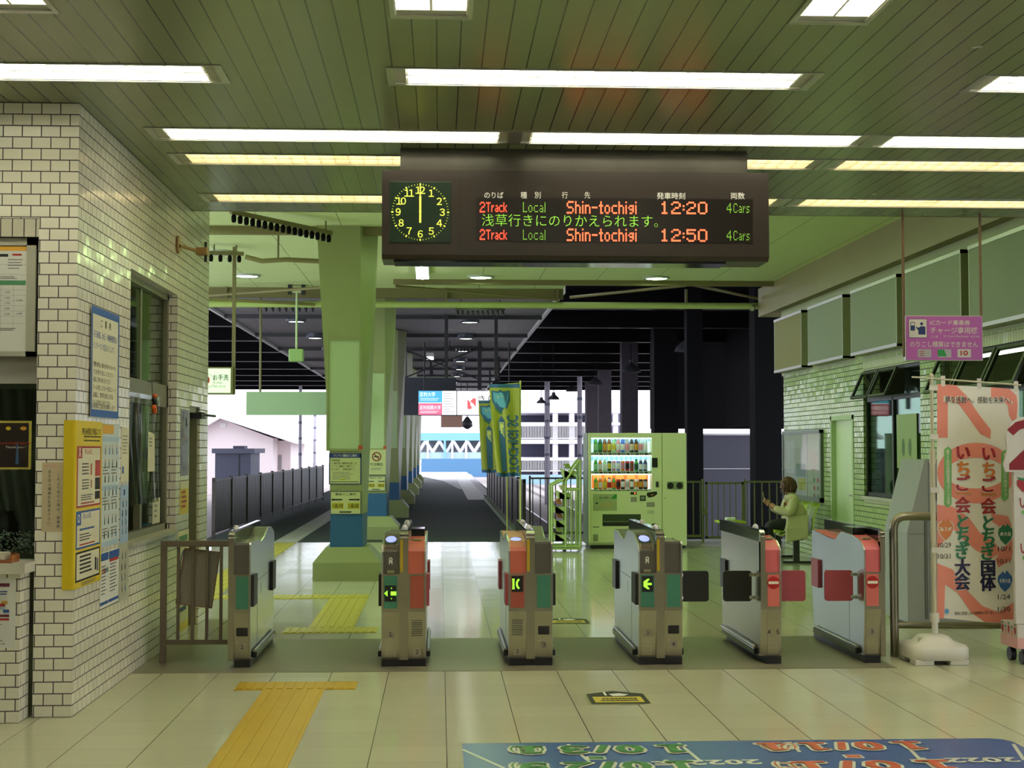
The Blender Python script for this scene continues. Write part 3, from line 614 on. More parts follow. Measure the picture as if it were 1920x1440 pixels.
        if head == 'reader':
            MB().box(mx - .038, mx + .034, y + .028, y + .05, .855, .864, S('slot_orange', '#7a5632', .5)).box(mx - .05, mx - .044, y + .004, y + .056, .838, .89, TOPS).box(mx + .042, mx + .048, y + .004, y + .056, .838, .89, TOPS).build('ticket_slot', r)
            tk = MB(); yy = y + .0085
            tk.ring((mx, yy, .782), RX, UZ, .006, .014, WLET, 14).box(mx - .013, mx - .006, yy, yy + .001, .745, .785, WLET).box(mx + .006, mx + .013, yy, yy + .001, .745, .785, WLET).box(mx - .006, mx + .006, yy, yy + .001, .757, .767, WLET); tk.build('ticket_symbol', r)
            MB().box(mx - .025, mx + .025, y - .002, y + .012, .682, .70, TOPS).build('coin_slot', r)
    elif head == 'pink':
        MB().box(mx - .03, mx + .03, y + .13, y + .2, .912, .922, TOPS).build('exit_slot', r)
        MB().box(a, b, y + .34, y + .62, .93, .985, GLOSSB).build('exit_cover', r)
    return o
def flap(r, o, lane, m, closed):
    y = GY; z0, z1 = .44, .67
    if closed:
        a, b = sorted((o + lane * .02, o + lane * .236)); rr_ = .022; pts = [(cx + rr_ * math.cos(t), cz + rr_ * math.sin(t)) for cx, cz, t0 in ((b - rr_, z1 - rr_, 0), (a + rr_, z1 - rr_, 90), (a + rr_, z0 + rr_, 180), (b - rr_, z0 + rr_, 270)) for t in (math.radians(t0 + 22.5 * k) for k in range(5))]
        MB().prism(pts, 'Y', y + .222, y + .244, m).build('flap', r)
        for zz in (z0 + .03, z1 - .03): MB().box(min(o, o + lane * .04), max(o, o + lane * .04), y + .21, y + .256, zz - .014, zz + .014, CHROME, .004).build('hinge', r)
    else: MB().prism([(y + .02, z0), (y + .02, z1), (y + .24, z1 - .004), (y + .24, z0 + .004)], 'X', o, o + lane * .022, m).build('flap', r)
    MB().prism([(y + 1.26, z0), (y + 1.26, z1), (y + 1.48, z1), (y + 1.48, z0)], 'X', o, o + lane * .02, m).build('rear_flap', r)
def fin(r, xa, xb, knobs=2, yellow=True):
    y = GY
    MB().prism([(y + .03, .90), (y + .0, .955), (y + .04, .978), (y + 1.6, .985), (y + 1.6, .90)], 'X', xa + .002, xb - .002, GLOSSB).build('guide_fin', r)
    t = MB(); t.prism([(y - .004, .675), (y - .004, .94), (y + .012, .972), (y + .05, .985), (y + .05, .675)], 'X', xa, xb, STEEL)
    for z in (.932, .946, .96): t.box(xa - .001, xb + .001, y - .007 + max(0, z - .94) * .4, y + .03, z, z + .007, CHROME)
    t.build('fin_nose', r)
    MB().box(xa + .004, xb - .004, y + .06, y + 1.6, .986, .992, mat('smoked_acrylic', (.10, .11, .14), .08)).build('fin_cap', r)
    if yellow: MB().box(xa + .004, xa + .004 + (xb - xa) * .33, y - .0075, y - .003, .69, .925, YEL).build('yellow_strip', r)
    for k in range(knobs): MB().lathe([(.022, 0), (.022, .012), (.012, .026), (.001, .03)], ((xa + xb) / 2, y + (.25 + .75 * k), .992), WHITE, 12).build('sensor_knob', r)
def gate(label, x): return thing('ticket_gate', label, 'ticket gate', (x, GY + .75, 0), 'ticket gates')
g = gate('single ticket gate with one green panel and the number 1, beside the brown railing', -1.45)
fin(g, -1.535, -1.493, 1, False); o = half(g, -1.493, -1.372, 'grey', GREYH, GREEN, '1', 1, None, False, True); flap(g, o, 1, FLAPD, False)
MB().box(-1.535, -1.493, GY, GY + 1.5, .05, .675, STEEL).build('outer_side', g)
for (x, l, spec) in ((-.26, 'double ticket gate between lanes 1 and 2, green arrow panel beside a plain red panel', 'A'), (.669, 'double ticket gate between lanes 2 and 3, red display panel beside a plain green panel', 'B'), (1.629, 'double ticket gate between lanes 3 and 4, green arrow panel beside a plain green panel', 'C')):
    g = gate(l, x); a, b_ = x - .163, x + .163; f0, f1 = x - .031, x + .031
    fin(g, f0, f1)
    MB().box(f0, f1, GY + .004, GY + 1.5, .05, .675, STEEL).box(f0 - .02, f1 + .02, GY + .02, GY + 1.5, 0, .05, BLACK).build('centre_spine', g)
    if spec == 'A': o1 = half(g, a, f0, 'reader', GREYH, GREEN, '1', -1, 'arrow'); o2 = half(g, f1, b_, 'pink', PINKH, PINKP, '2', 1, low=True); flap(g, o1, -1, FLAPD, False); flap(g, o2, 1, ROSED, False)
    if spec == 'B': o1 = half(g, a, f0, 'pink', PINKH, PINKP, '2', -1, 'ic', low=True); o2 = half(g, f1, b_, 'grey', GREYH, GREEN, '3', 1, None, False, True); flap(g, o1, -1, ROSED, False); flap(g, o2, 1, FLAPD, False)
    if spec == 'C': o1 = half(g, a, f0, 'reader', GREYH, GREEN, '3', -1, 'arrow2'); o2 = half(g, f1, b_, 'grey', GREYH, GREEN, '4', 1, None, False, True); flap(g, o1, -1, FLAPD, False); flap(g, o2, 1, FLAPD, True)
def noentry(r, x):
    MB().disc((x, GY - .006, .60), RX, UZ, .047, .047, NOENT).build('no_entry_sign', r); MB().box(x - .038, x + .038, GY - .0085, GY - .0065, .59, .61, CREAM).build('no_entry_bar', r)
g = gate('narrow ticket gate marked 4 5 with one black flap and one rose flap', 2.452)
fin(g, 2.375, 2.41, 1, False); o = half(g, 2.41, 2.53, 'pink', ROSE, ROSEP, '45', 1); noentry(g, 2.47); flap(g, o, 1, ROSED, True)
MB().prism([(GY + p[0], p[1]) for p in BODY[:2]] + [(GY, .90), (GY + 1.52, .90)] + [(GY + p[0], p[1]) for p in BODY[4:]], 'X', 2.375, 2.41, STEEL).build('outer_side', g); flap(g, 2.375, -1, FLAPD, True)
MB().box(2.35, 2.375, GY + .14, GY + 1.4, .055, .10, GLOSSB, .006).cyl((2.355, GY + .14, .115), (2.355, GY + 1.4, .115), .014, CHROME, 10).build('kick_rail', g)
g = gate('rose ticket gate marked 5 at the right end of the row with no entry sign', 3.23)
o = half(g, 3.15, 3.275, 'pink', ROSE, ROSEP, '5', -1); noentry(g, 3.213); flap(g, o, -1, ROSED, True); fin(g, 3.275, 3.31, 0, False)
MB().box(3.275, 3.31, GY + .004, GY + 1.5, .05, .90, STEEL).build('outer_side', g)
# ================================================================ railings
RAILB = S('brown_railing_paint', '#6e6350', .45)
r = thing('railing', 'brown square bar railing between the tiled wall and the first ticket gate', 'railing', (-1.82, 11.12, 0)); y = 11.1
MB().box(-2.075, -2.03, y, y + .045, 0, .905, RAILB, .004).build('post', r); MB().box(-2.03, -1.535, y, y + .045, .86, .905, RAILB, .004).build('top_rail', r); MB().box(-2.03, -1.535, y + .005, y + .04, .135, .17, RAILB).build('bottom_rail', r)
for x in (-1.945, -1.838, -1.732, -1.628): MB().box(x - .011, x + .011, y + .012, y + .034, .17, .86, RAILB).build('baluster', r)
PB = MB(); a, b_, c, d = (-1.905, 11.165, .845), (-1.645, 11.165, .815), (-1.70, 11.15, .40), (-1.965, 11.15, .435)
PB.hexa([d, c, tuple(Vector(c) + Vector((0, .012, 0))), tuple(Vector(d) + Vector((0, .012, 0))), a, b_, tuple(Vector(b_) + Vector((0, .012, 0))), tuple(Vector(a) + Vector((0, .012, 0)))], S('blank_grey_board', '#8d8878', .5)); nb = PB.build('notice_board')
tag(nb, 'blank grey board fixed crooked to the back of the brown railing', 'board')
EDG = S('board_edge_red', '#8a5640', .5); e = MB(); L4 = [Vector(q) + Vector((0, -.003, 0)) for q in (a, b_, c, d)]
for i in range(4): e.tube([L4[i], L4[(i + 1) % 4]], .004, EDG, 5)
e.build('edging', nb)
STL2 = mat('dull_stainless_pipe', (.30, .28, .21), .32, metal=.9)
r = thing('pipe_railing', 'dull steel pipe railing standing behind the striped pink banner', 'railing', (3.9, 11.18, 0)); y = 11.18; q = .033
MB().tube([(3.485, y, 0), (3.485, y, .97), (3.492, y, 1.02), (3.515, y, 1.05), (3.55, y, 1.068), (3.6, y, 1.072), (5.0, y, 1.06)], q, STL2, 12).build('bent_rail', r)
MB().tube([(3.5, y, .24), (5.0, y, .225)], q * .8, STL2, 10).build('lower_rail', r)
# ================================================================ floor markings
TACT = S('yellow_tactile_tile', '#bd9d22', .45, var=.10, scale=3); TACG = mat('yellow_tactile_inner', (.52, .46, .05), .35, var=.08, scale=3)
def tactile(x0, x1, y0, y1, dots, m, label, along='Y'):
    t = MB(); t.box(x0, x1, y0, y1, 0, .004, m)
    if dots:
        nx = max(2, round((x1 - x0) / .066))
        for i in range(nx):
            cx = x0 + (x1 - x0) * (i + .5) / nx; t.box(cx - .02, cx + .02, y0 + .02, y1 - .02, .004, .008, m)
    elif along == 'Y':
        n = 5
        for i in range(n):
            cx = x0 + (x1 - x0) * (i + .5) / n; t.box(cx - .018, cx + .018, y0 + .02, y1 - .02, .004, .007, m)
    else:
        for i in range(5):
            cy = y0 + (y1 - y0) * (i + .5) / 5; t.box(x0 + .02, x1 - .02, cy - .018, cy + .018, .004, .008, m)
    return tag(t.build('tactile_paving', loc=((x0 + x1) / 2, (y0 + y1) / 2, 0)), label, 'tactile paving', 'yellow tactile paving')
tactile(-1.355, -.555, 9.84, 10.16, True, TACT, 'short yellow tactile bar across, on the near side of the gates')
tactile(-1.16, -.757, 5.6, 9.84, False, TACT, 'long yellow tactile strip coming towards the viewer at the bottom left')
tactile(-1.355, -.545, 12.82, 13.20, True, TACG, 'yellow tactile bar just beyond the gates')
tactile(-1.16, -.757, 13.20, 15.72, False, TACG, 'yellow tactile strip running from the gates towards the first pillar')
tactile(-2.4, -.757, 15.72, 16.12, True, TACG, 'yellow tactile bar turning left before the first pillar')
tactile(-2.80, -2.40, 15.72, 24.9, False, TACG, 'yellow tactile strip along the left side towards the platform')
GREYT = mat('worn_pale_tactile', (.42, .42, .36), .5, var=.1)
tactile(-2.80, -2.40, 25.05, 60, False, GREYT, 'worn pale tactile strip on the left part of the platform')
t = MB(); t.box(.86, 1.46, 45, 96, .0035, .005, GREYT)
for i in range(6): t.box(.89 + .1 * i, .94 + .1 * i, 45.05, 95, .004, .01, S('pale_rib', '#c9c6bd', .5))
tag(t.build('tactile_paving', loc=(1.16, 70, 0)), 'pale ribbed strip along the far right platform edge', 'tactile paving', 'yellow tactile paving')
# round edged warning stickers
def sticker(c, wd, hg, label):
    x, y = c; s = MB(); k = hg / 2; o = (x, y, .0032)
    out = [(-wd / 2, .55 * k), (0, k), (wd / 2, .55 * k), (wd / 2 - .0, -.9 * k), (-wd / 2, -.9 * k)]
    ux, uy = (1, 0, 0), (0, 1, 0)
    s.poly([(a * 1.05, b_ * 1.06) for a, b_ in out][::-1], (x, y, .0025), ux, uy, S('sticker_rim', '#8b8f52', .6)); s.poly(out[::-1], o, ux, uy, INK)
    s.poly([(-wd * .42, -.72 * k), (wd * .42, -.72 * k), (wd * .42, .12 * k), (-wd * .42, .12 * k)], (x, y, .0038), ux, uy, S('sticker_yellow', '#c9b53c', .5, var=.03))
    s.text('つえが倒れない', (x, y - .12 * k, .0044), (-1, 0, 0), (0, -1, 0), .05, INK, w=wd * .6) if False else None
    s.bars((x + wd * .33, y - .05 * k, .0044), (-1, 0, 0), (0, -1, 0), wd * .66, k * .55, 2, INK, .6, .1, 4)
    s.poly([(-.02, .2 * k), (.05, .2 * k), (.09, .45 * k), (.03, .62 * k), (-.04, .5 * k)], (x, y, .0044), ux, uy, WLET).poly([(-.07, .3 * k), (-.055, .3 * k), (-.055, .85 * k), (-.07, .85 * k)], (x, y, .0044), ux, uy, WLET)
    return tag(s.build('floor_sticker', loc=(x, y, 0)), label, 'floor sticker')
sticker((1.135, 9.43), .37, .50, 'black and yellow warning sticker on the slabs before the gates')
sticker((1.18, 13.6), .37, .45, 'black and yellow warning sticker on the slabs beyond the gates')
# big blue event sheet stuck to the floor, reading from the far side
MATB = S('blue_floor_sheet', '#38599a', .28, var=.03); LINE = S('sheet_white', '#d2d2bc', .4, var=0); SGR = S('sheet_green', '#2f7a3c', .4, var=0); SRD = S('sheet_red', '#c8563a', .4, var=0)
x0, x1, y0, y1 = .125, 3.115, 6.9, 8.02; m = MB()
m.prism([(x0, y0), (x1, y0), (x1, y1 - .10), (x1 - .03, y1 - .035), (x1 - .10, y1), (x0, y1)], 'Z', .0, .003, MATB); sh = m.build('floor_sheet', loc=(1.6, 7.5, 0)); tag(sh, 'large blue floor sheet with event dates along the bottom edge', 'floor sheet')
m = MB(); U, R = (0, -1, 0), (-1, 0, 0)
def fl(px, py): p = at(px, py, z=.004); return p
for (a, b_) in (((867, 1405), (945, 1440)), ((1272, 1393), (1315, 1428)), ((1065, 1395), (1110, 1432)), ((1690, 1388), (1726, 1425)), ((1480, 1391), (1500, 1410)), ((1900, 1395), (1920, 1425))):
    p, q = fl(*a), fl(*b_); d = Vector((q.x - p.x, q.y - p.y, 0)).normalized(); n = Vector((-d.y, d.x, 0)) * .010; m.quad(p - n, q - n, q + n, p + n, LINE)
def mirror_date(t, px, py, wd, h, mt, small=None, spx=0):
    t = ''.join(chr(0xFF10 + int(ch)) if ch.isdigit() else ch for ch in t); c = fl(px, py)
    for k_ in range(12): a_ = math.pi * k_ / 6; m.text(t, c + Vector((.032 * math.cos(a_), .030 * math.sin(a_), .0004 + .00025 * k_)), R, U, h, LINE, w=wd); m.text(t, c + Vector((.014 * math.cos(a_), .012 * math.sin(a_), .0042 + .00025 * k_)), R, U, h, mt, w=wd)
    if small:
        c = fl(spx, py); [m.text(small, c + Vector((.016 * math.cos(math.pi * q_ / 4), .016 * math.sin(math.pi * q_ / 4), .0004 + .00025 * q_)), R, U, h * .72, LINE, w=.18) for q_ in range(8)]; m.text(small, c + Vector((0, 0, .0035)), R, U, h * .72, mt, w=.18)
mirror_date('10/31', 1128, 1406, .88, .26, SGR, '(月)', 988); mirror_date('10/11', 1578, 1400, .86, .26, SRD, '(火)', 1462)
mirror_date('10/29', 1140, 1438, .86, .26, SGR, '(土)', 992); mirror_date('10/1', 1640, 1436, .78, .26, SRD, '(土)', 1487)
for px, py in ((1325, 1430), (1810, 1426)): m.text('2022年', fl(px, py) + Vector((0, 0, .001)), R, U, .15, LINE, w=.56, off=.03)
for px, py, mt in ((1118, 1421, SGR), (1600, 1418, SRD)): c = fl(px, py); m.box(c.x - .05, c.x + .05, c.y - .04, c.y + .04, .0035, .0042, LINE).box(c.x - .038, c.x + .038, c.y - .03, c.y + .03, .0042, .0046, mt)
m.build('printing', sh)
# ================================================================ ticket office: window, door, counter, notices
IVORY = S('ivory_paper', '#d8d2b4', .6, var=.02); PBLUE = S('poster_blue', '#2f5aa0', .5, var=0); LBLUE = S('pale_blue_print', '#a9bfcf', .55, var=.03); PYEL = S('poster_yellow', '#d8bd1c', .45, var=.02)
PRED = S('poster_red', '#b5352c', .5, var=0); OCH = S('ochre_print', '#d9a437', .55, var=0); PGRN = S('print_green', '#4d8d62', .55, var=0); GREYI = S('grey_print', '#6d6d6a', .6, var=0); PINKT = S('pink_print', '#d99a86', .6, var=0)
FR = mat('bronze_window_frame', (.26, .25, .16), .35, metal=.4)
wf = MB(); xi, xo = -2.30, -2.25
y0, y1, z0, z1 = 10.45, 12.30, .92, 2.865
for a, b, c, d in ((y0, y1, z0, z0 + .06), (y0, y1, z1 - .05, z1), (y0, y0 + .05, z0, z1), (y1 - .06, y1, z0, z1), (y0, y1, 1.93, 2.11)): wf.box(xi, xo, a, b, c, d, FR)
wf.box(xi - .03, xi + .02, 11.35, 11.42, z0, 1.93, FR).box(xi - .03, xi + .02, 11.30, 11.36, 2.11, z1, FR)
wd = struct(wf.build('window_1', loc=(-2.28, 11.4, .92)))
MB().box(xi + .012, xi + .018, y0 + .05, y1 - .06, 2.11, z1 - .05, GLASS).build('upper_pane', wd)
MB().box(xi + .012, xi + .018, 11.42, y1 - .06, z0 + .06, 1.93, GLASS).build('lower_pane', wd)
MB().box(-2.25, -2.15, y0 - .0, y1 + .0, .895, .93, ALUP).build('window_sill', wd)
# clear vinyl sheet hung over the counter opening
CLR = glass_mat('clear_vinyl', (.86, .90, .84), .35, .10)
mb = MB(); n = 40; pts = []
for i in range(n + 1):
    yy = 10.55 + 1.25 * i / n; t_ = i / n
    for j, zz in enumerate((1.97, 1.70, 1.40, 1.18)):
        q = .012 * j * math.sin(t_ * 26 + j * .4) + .006 * j * math.sin(t_ * 61)
        yb = yy + (.18 * (j / 3) * (1 - 2 * t_) if j else 0)
        pts.append((-2.225 + q, yb, zz))
mb.add(pts, [(i * 4 + j, i * 4 + j + 1, (i + 1) * 4 + j + 1, (i + 1) * 4 + j) for i in range(n) for j in range(3)], CLR, True)
vc = mb.build('vinyl_curtain'); tag(vc, 'clear vinyl sheet hanging in the ticket office window', 'curtain')
MB().box(-2.235, -2.215, 10.52, 11.85, 1.965, 2.0, CLR).build('top_hem', vc)
mb = MB(); mb.quad((-2.165, 11.05, 1.42), (-2.165, 11.32, 1.42), (-2.165, 11.30, 1.70), (-2.165, 11.06, 1.72), IVORY).bars((-2.164, 11.09, 1.6), (0, 1, 0), UZ, .18, .08, 3, GREYI); tag(mb.build('paper_notice'), 'yellowish paper stuck on the vinyl sheet in the office window', 'notice')
h = thing('charm', 'orange and black charm hanging from a hook in the office window', 'charm', (-2.235, 11.2, 1.87)); OR = S('orange_charm', '#d8601e', .4)
MB().tube([(-2.205, 11.2, 2.10), (-2.17, 11.2, 2.09), (-2.165, 11.2, 2.0)], .003, BLACK, 5).build('cord', h)
mb = MB(); [mb.ball((-2.150, 11.2 + .012 * (-1) ** i, 1.985 - .028 * i), .022, OR if i in (0, 3, 4) else BLACK, 10, 6) for i in range(5)]; mb.build('beads', h)
mb = MB(); mb.sheet((-2.243, 11.66, 1.0), (0, .30, 0), (.0, 0, .2), IVORY); mb.bars((-2.2405, 11.72, 1.04), (0, 1, 0), UZ, .16, .12, 3, GREYI); nt_ = mb.build('paper_notice'); tag(nt_, 'small cream paper at the lower far corner of the office window', 'notice')
# door frame in the tiled wall
dr = MB(); dr.box(-2.35, -2.29, 13.0, 13.44, .06, 1.90, mat('office_door_green', (.30, .33, .20), .4)); do = struct(dr.build('door_1', loc=(-2.32, 13.2, 0)))
MB().box(-2.40, -2.20, 12.94, 12.99, 0, 1.965, FR).box(-2.40, -2.20, 13.45, 13.50, 0, 1.965, FR).box(-2.40, -2.20, 12.94, 13.50, 1.91, 1.965, FR).build('door_frame', do)
MB().box(-2.292, -2.286, 13.06, 13.38, 1.0, 1.8, GLASS).build('door_pane', do)
MB().box(-2.25, -2.15, 13.40, 13.62, 1.86, 1.92, DKG).tube([(-2.19, 13.55, 1.9), (-2.08, 13.75, 1.89)], .012, DKG, 6).build('door_closer', do)
# ---- bracket with a sensor near the top of the wall end
g = thing('wall_bracket', 'beige bracket arm with plug near the top of the tiled wall end', 'bracket', (-2.18, 12.5, 3.2)); TAN = S('tan_metal', '#9a7d4c', .45)
MB().lathe([(.001, -.0), (.12, 0)], (0, 0, 0), TAN) if False else None
mb = MB(); mb.cyl((-2.18, 12.25, 3.28), (-2.16, 12.25, 3.28), .075, TAN, 20); mb.build('wall_plate', g)
MB().cyl((-2.16, 12.25, 3.27), (-2.04, 12.5, 3.26), .014, TAN, 10).build('arm', g)
MB().box(-2.06, -1.965, 12.46, 12.56, 3.225, 3.29, TAN, .008).cyl((-1.985, 12.51, 3.17), (-1.985, 12.51, 3.34), .012, BLACK, 8).build('head', g)
# ---- notices on the side wall (reading along the wall)
RY = Vector((0, 1, 0)); XW = -2.18
def notice(y0, y1, z0, z1, m, name, label, off=.002, draw=None, cat='poster'):
    mb = MB(); mb.sheet((XW + off, y0, z0), (0, y1 - y0, 0), (0, 0, z1 - z0), m, .0015)
    o = tag(mb.build(name), label, cat)
    if draw:
        k = MB(); draw(k, lambda y, z: Vector((XW + off + .0012, y, z))); k.build('printing', o)
    return o
def blue_sign(k, P):
    W, m = .80, .02
    k.add([P(9.245, 2.44), P(10.04, 2.44), P(10.04, 2.488), P(9.245, 2.488)], [(0, 1, 2, 3)], PBLUE); k.add([P(9.245, 1.793), P(10.04, 1.793), P(10.04, 1.84), P(9.245, 1.84)], [(0, 1, 2, 3)], PBLUE)
    k.add([P(9.245, 1.84), P(9.28, 1.84), P(9.28, 2.44), P(9.245, 2.44)], [(0, 1, 2, 3)], PBLUE); k.add([P(10.005, 1.84), P(10.04, 1.84), P(10.04, 2.44), P(10.005, 2.44)], [(0, 1, 2, 3)], PBLUE)
    for i, c in enumerate('ご案内'): k.text(c, P(9.52 + .12 * i, 2.395), RY, UZ, .055, INK, off=.01)
    k.text('平日夜間、休日・早朝夜間等は', P(9.30, 2.315), RY, UZ, .05, PBLUE, w=.66, align='L'); k.text('インターホンが応対いたします。', P(9.30, 2.245), RY, UZ, .05, PBLUE, w=.6, align='L')
    for i, t in enumerate(('御用の際は、備え付けのインターホン', 'でお呼び出しください', '係員にご用件をお申し付けください', 'ホームの安全、エスカレータ又はエレベータ', '設備に、異常を感じた方は', 'ホームの非常ボタンを押してください')): k.text(t, P(9.31, 2.125 - .048 * i), RY, UZ, .036, INK, w=.64 - .08 * (i % 3), align='L')
    k.add([P(9.44, 1.876), P(9.62, 1.876), P(9.62, 1.902), P(9.44, 1.902)], [(0, 1, 2, 3)], OCH) if False else None
    k.text('お客様のご協力をお願いします', P(9.29, 1.862), RY, UZ, .034, INK, w=.64, align='L')
notice(9.245, 10.04, 1.79, 2.49, IVORY, 'wall_notice', 'blue edged white notice high on the tiled wall left of the office window', .012, blue_sign, 'notice')
# yellow poster wrapped round the corner
mb = MB(); z0, z1, e = .752, 1.763, .006; prof = [(-2.245, Yc - .008), (-2.19, Yc - .009), (-2.178, Yc - .006), (-2.171, Yc + .006), (-2.172, Yc + .05), (-2.172, 9.60)]
vs = [(x, y, z) for x, y in prof for z in (z0, z1)]
mb.add(vs, [(2 * i, 2 * i + 2, 2 * i + 3, 2 * i + 1) for i in range(len(prof) - 1)], PYEL); yp = tag(mb.build('poster'), 'tall yellow poster wrapped round the corner of the tiled wall', 'poster')
k = MB(); P = lambda y, z: Vector((-2.1708, y, z))
def rr(k, a, b, c, d, m, bd, t=.012):
    k.add([P(a, c), P(b, c), P(b, d), P(a, d)], [(0, 1, 2, 3)], bd); Q = lambda y, z: Vector((-2.1700, y, z)); k.add([Q(a + t * 2, c + t), Q(b - t * 2, c + t), Q(b - t * 2, d - t), Q(a + t * 2, d - t)], [(0, 1, 2, 3)], m)
F = lambda y, z: Vector((-2.1692, y, z))
k.text('持ち込みを禁止する物品について', F(9.30, 1.70), RY, UZ, .048, INK, w=.50, off=.012); k.bars(F(9.10, 1.63), RY, UZ, .45, .05, 2, INK, .3, .1, 3)
rr(k, 8.935, 9.56, 1.235, 1.608, IVORY, PRED); rr(k, 8.93, 9.56, .985, 1.215, IVORY, PBLUE); rr(k, 8.93, 9.56, .79, .97, IVORY, INK)
for a, b, c, d, m in ((8.935, 9.06, 1.535, 1.608, PRED), (8.93, 9.05, 1.13, 1.215, PBLUE), (9.40, 9.53, 1.42, 1.52, PRED), (9.40, 9.53, 1.335, 1.41, INK), (9.40, 9.53, 1.275, 1.325, INK), (9.28, 9.31, 1.43, 1.50, PRED), (9.29, 9.31, 1.35, 1.40, PRED), (9.42, 9.46, .83, .91, INK), (9.47, 9.51, .82, .90, GREYI)): k.add([F(a, c), F(b, c), F(b, d), F(a, d)], [(0, 1, 2, 3)], m)
G = lambda y, z: Vector((-2.1686, y, z)); k.text('X', G(9.0, 1.572), RY, UZ, .075, WLET, off=.03, w=.06); k.text('O', G(8.99, 1.172), RY, UZ, .07, WLET, off=.03, w=.06)
k.text('持ち込み禁止', F(9.22, 1.575), RY, UZ, .04, PRED, w=.20); k.text('持ち込み可能', F(9.20, 1.18), RY, UZ, .04, PBLUE, w=.20)
for a, z, wd, h, n, m in ((9.06, 1.43, .2, .08, 4, GREYI), (9.06, 1.34, .2, .07, 4, GREYI), (9.04, 1.275, .3, .04, 3, GREYI), (9.04, 1.25, .42, .02, 1, PRED), (9.02, 1.09, .4, .025, 1, PBLUE), (9.02, 1.03, .3, .05, 3, GREYI), (9.02, 1.0, .4, .02, 1, PRED), (9.03, .83, .32, .12, 5, INK), (9.08, .762, .4, .02, 2, GREYI)): k.bars(F(a, z), RY, UZ, wd, h, n, m, .5, .2, int(z * 100))
k.build('printing', yp)
def people(k, P, y0, y1, z0, z1, ny, nz, seed):
    r_ = random.Random(seed)
    for i in range(ny):
        for j in range(nz):
            y = y0 + (y1 - y0) * (i + .5) / ny + r_.uniform(-.01, .01); z = z0 + (z1 - z0) * (j + .5) / nz; m = r_.choice([GREYI, INK, PBLUE, GREYI])
            k.disc(P(y, z + .022), RY, UZ, .011, .011, S('skin_print', '#c99a78', .6, var=0), 8); k.add([P(y - .014, z - .03), P(y + .014, z - .03), P(y + .010, z + .012), P(y - .010, z + .012)], [(0, 1, 2, 3)], m)
def d2(k, P):
    k.add([P(9.63, 1.69), P(9.95, 1.69), P(9.95, 1.75), P(9.63, 1.75)], [(0, 1, 2, 3)], OCH)
    for z in (1.64, 1.32, .955): k.add([P(9.62, z), P(10.13, z), P(10.13, z + .03), P(9.62, z + .03)], [(0, 1, 2, 3)], LBLUE)
    people(k, P, 9.66, 10.1, .99, 1.63, 4, 7, 3)
    for i in range(6): k.bars(P(9.64 + .25 * (i % 2), 1.02 + .20 * (i // 2)), RY, UZ, .2, .06, 3, GREYI, .35, .3, i)
notice(9.615, 10.14, .952, 1.757, S('bluish_paper', '#c3cdc8', .55, var=.02), 'poster', 'pale blue poster of small figures beside the yellow poster', .002, d2)
notice(10.19, 10.44, 1.362, 1.74, IVORY, 'poster', 'narrow cream poster at the left edge of the office window', .003, lambda k, P: (k.bars(P(10.22, 1.55), RY, UZ, .18, .14, 6, GREYI, .3, .3, 1), k.add([P(10.22, 1.42), P(10.27, 1.42), P(10.27, 1.47), P(10.22, 1.47)], [(0, 1, 2, 3)], PBLUE)))
notice(10.18, 10.44, .945, 1.342, S('sky_blue_paper', '#9fb6cf', .5, var=.04), 'poster', 'narrow sky blue poster below the cream one by the office window', .003, lambda k, P: (k.add([P(10.28, 1.27), P(10.32, 1.27), P(10.32, 1.31), P(10.28, 1.31)], [(0, 1, 2, 3)], NAVY), people(k, P, 10.2, 10.42, 1.0, 1.25, 2, 4, 8)))
def d5(k, P):
    for a, b in ((9.60, 9.83), (9.845, 10.15)): k.add([P(a, .865), P(b, .865), P(b, .915), P(a, .915)], [(0, 1, 2, 3)], PBLUE); k.bars(P(a + .03, .64), RY, UZ, b - a - .08, .2, 9, GREYI, .35, .3, 5); k.add([P(a, .58), P(b, .58), P(b, .60), P(a, .60)], [(0, 1, 2, 3)], PBLUE)
    k.add([P(9.86, .845), P(10.13, .845), P(10.13, .865), P(9.86, .865)], [(0, 1, 2, 3)], PRED); [k.disc(P(9.66 + .05 * i, .80), RY, UZ, .018, .018, (OCH, PRED, PBLUE, PGRN)[i], 10) for i in range(4)]
notice(9.60, 10.15, .56, .92, PAPER, 'poster', 'blue headed white leaflet pair low on the tiled wall', .004, d5)
notice(10.16, 10.475, .55, .938, S('clear_sheet', '#b7b8a0', .3, var=.06), 'poster', 'faded greyish sheet below the sky blue poster', .004, lambda k, P: people(k, P, 10.2, 10.4, .6, .9, 2, 4, 6))
def dmix(cols, seed):
    def f(k, P, r_=random.Random(seed)):
        for i in range(16):
            y, z = 12.52 + .30 * r_.random(), 1.38 + .46 * r_.random(); a, b = .02 + .05 * r_.random(), .02 + .06 * r_.random(); k.add([P(y, z), P(y + a, z), P(y + a, z + b), P(y, z + b)], [(0, 1, 2, 3)], r_.choice(cols))
    return f
notice(12.505, 12.90, 1.36, 1.925, S('mauve_photo_paper', '#7a7896', .3, var=.2, scale=14), 'poster', 'mauve picture poster on the pier between office window and door', .003, dmix([S('mauve_a', '#8c8aa4', .4), S('mauve_b', '#6a6a88', .4), S('mauve_c', '#a08888', .4)], 3))
notice(12.50, 12.90, 1.035, 1.307, PYEL, 'poster', 'small yellow poster below the mauve one on the pier', .003, lambda k, P: (k.add([P(12.5, 1.25), P(12.9, 1.25), P(12.9, 1.307), P(12.5, 1.307)], [(0, 1, 2, 3)], IVORY), k.bars(P(12.56, 1.08), RY, UZ, .28, .16, 4, PRED, .5, .3, 2)))
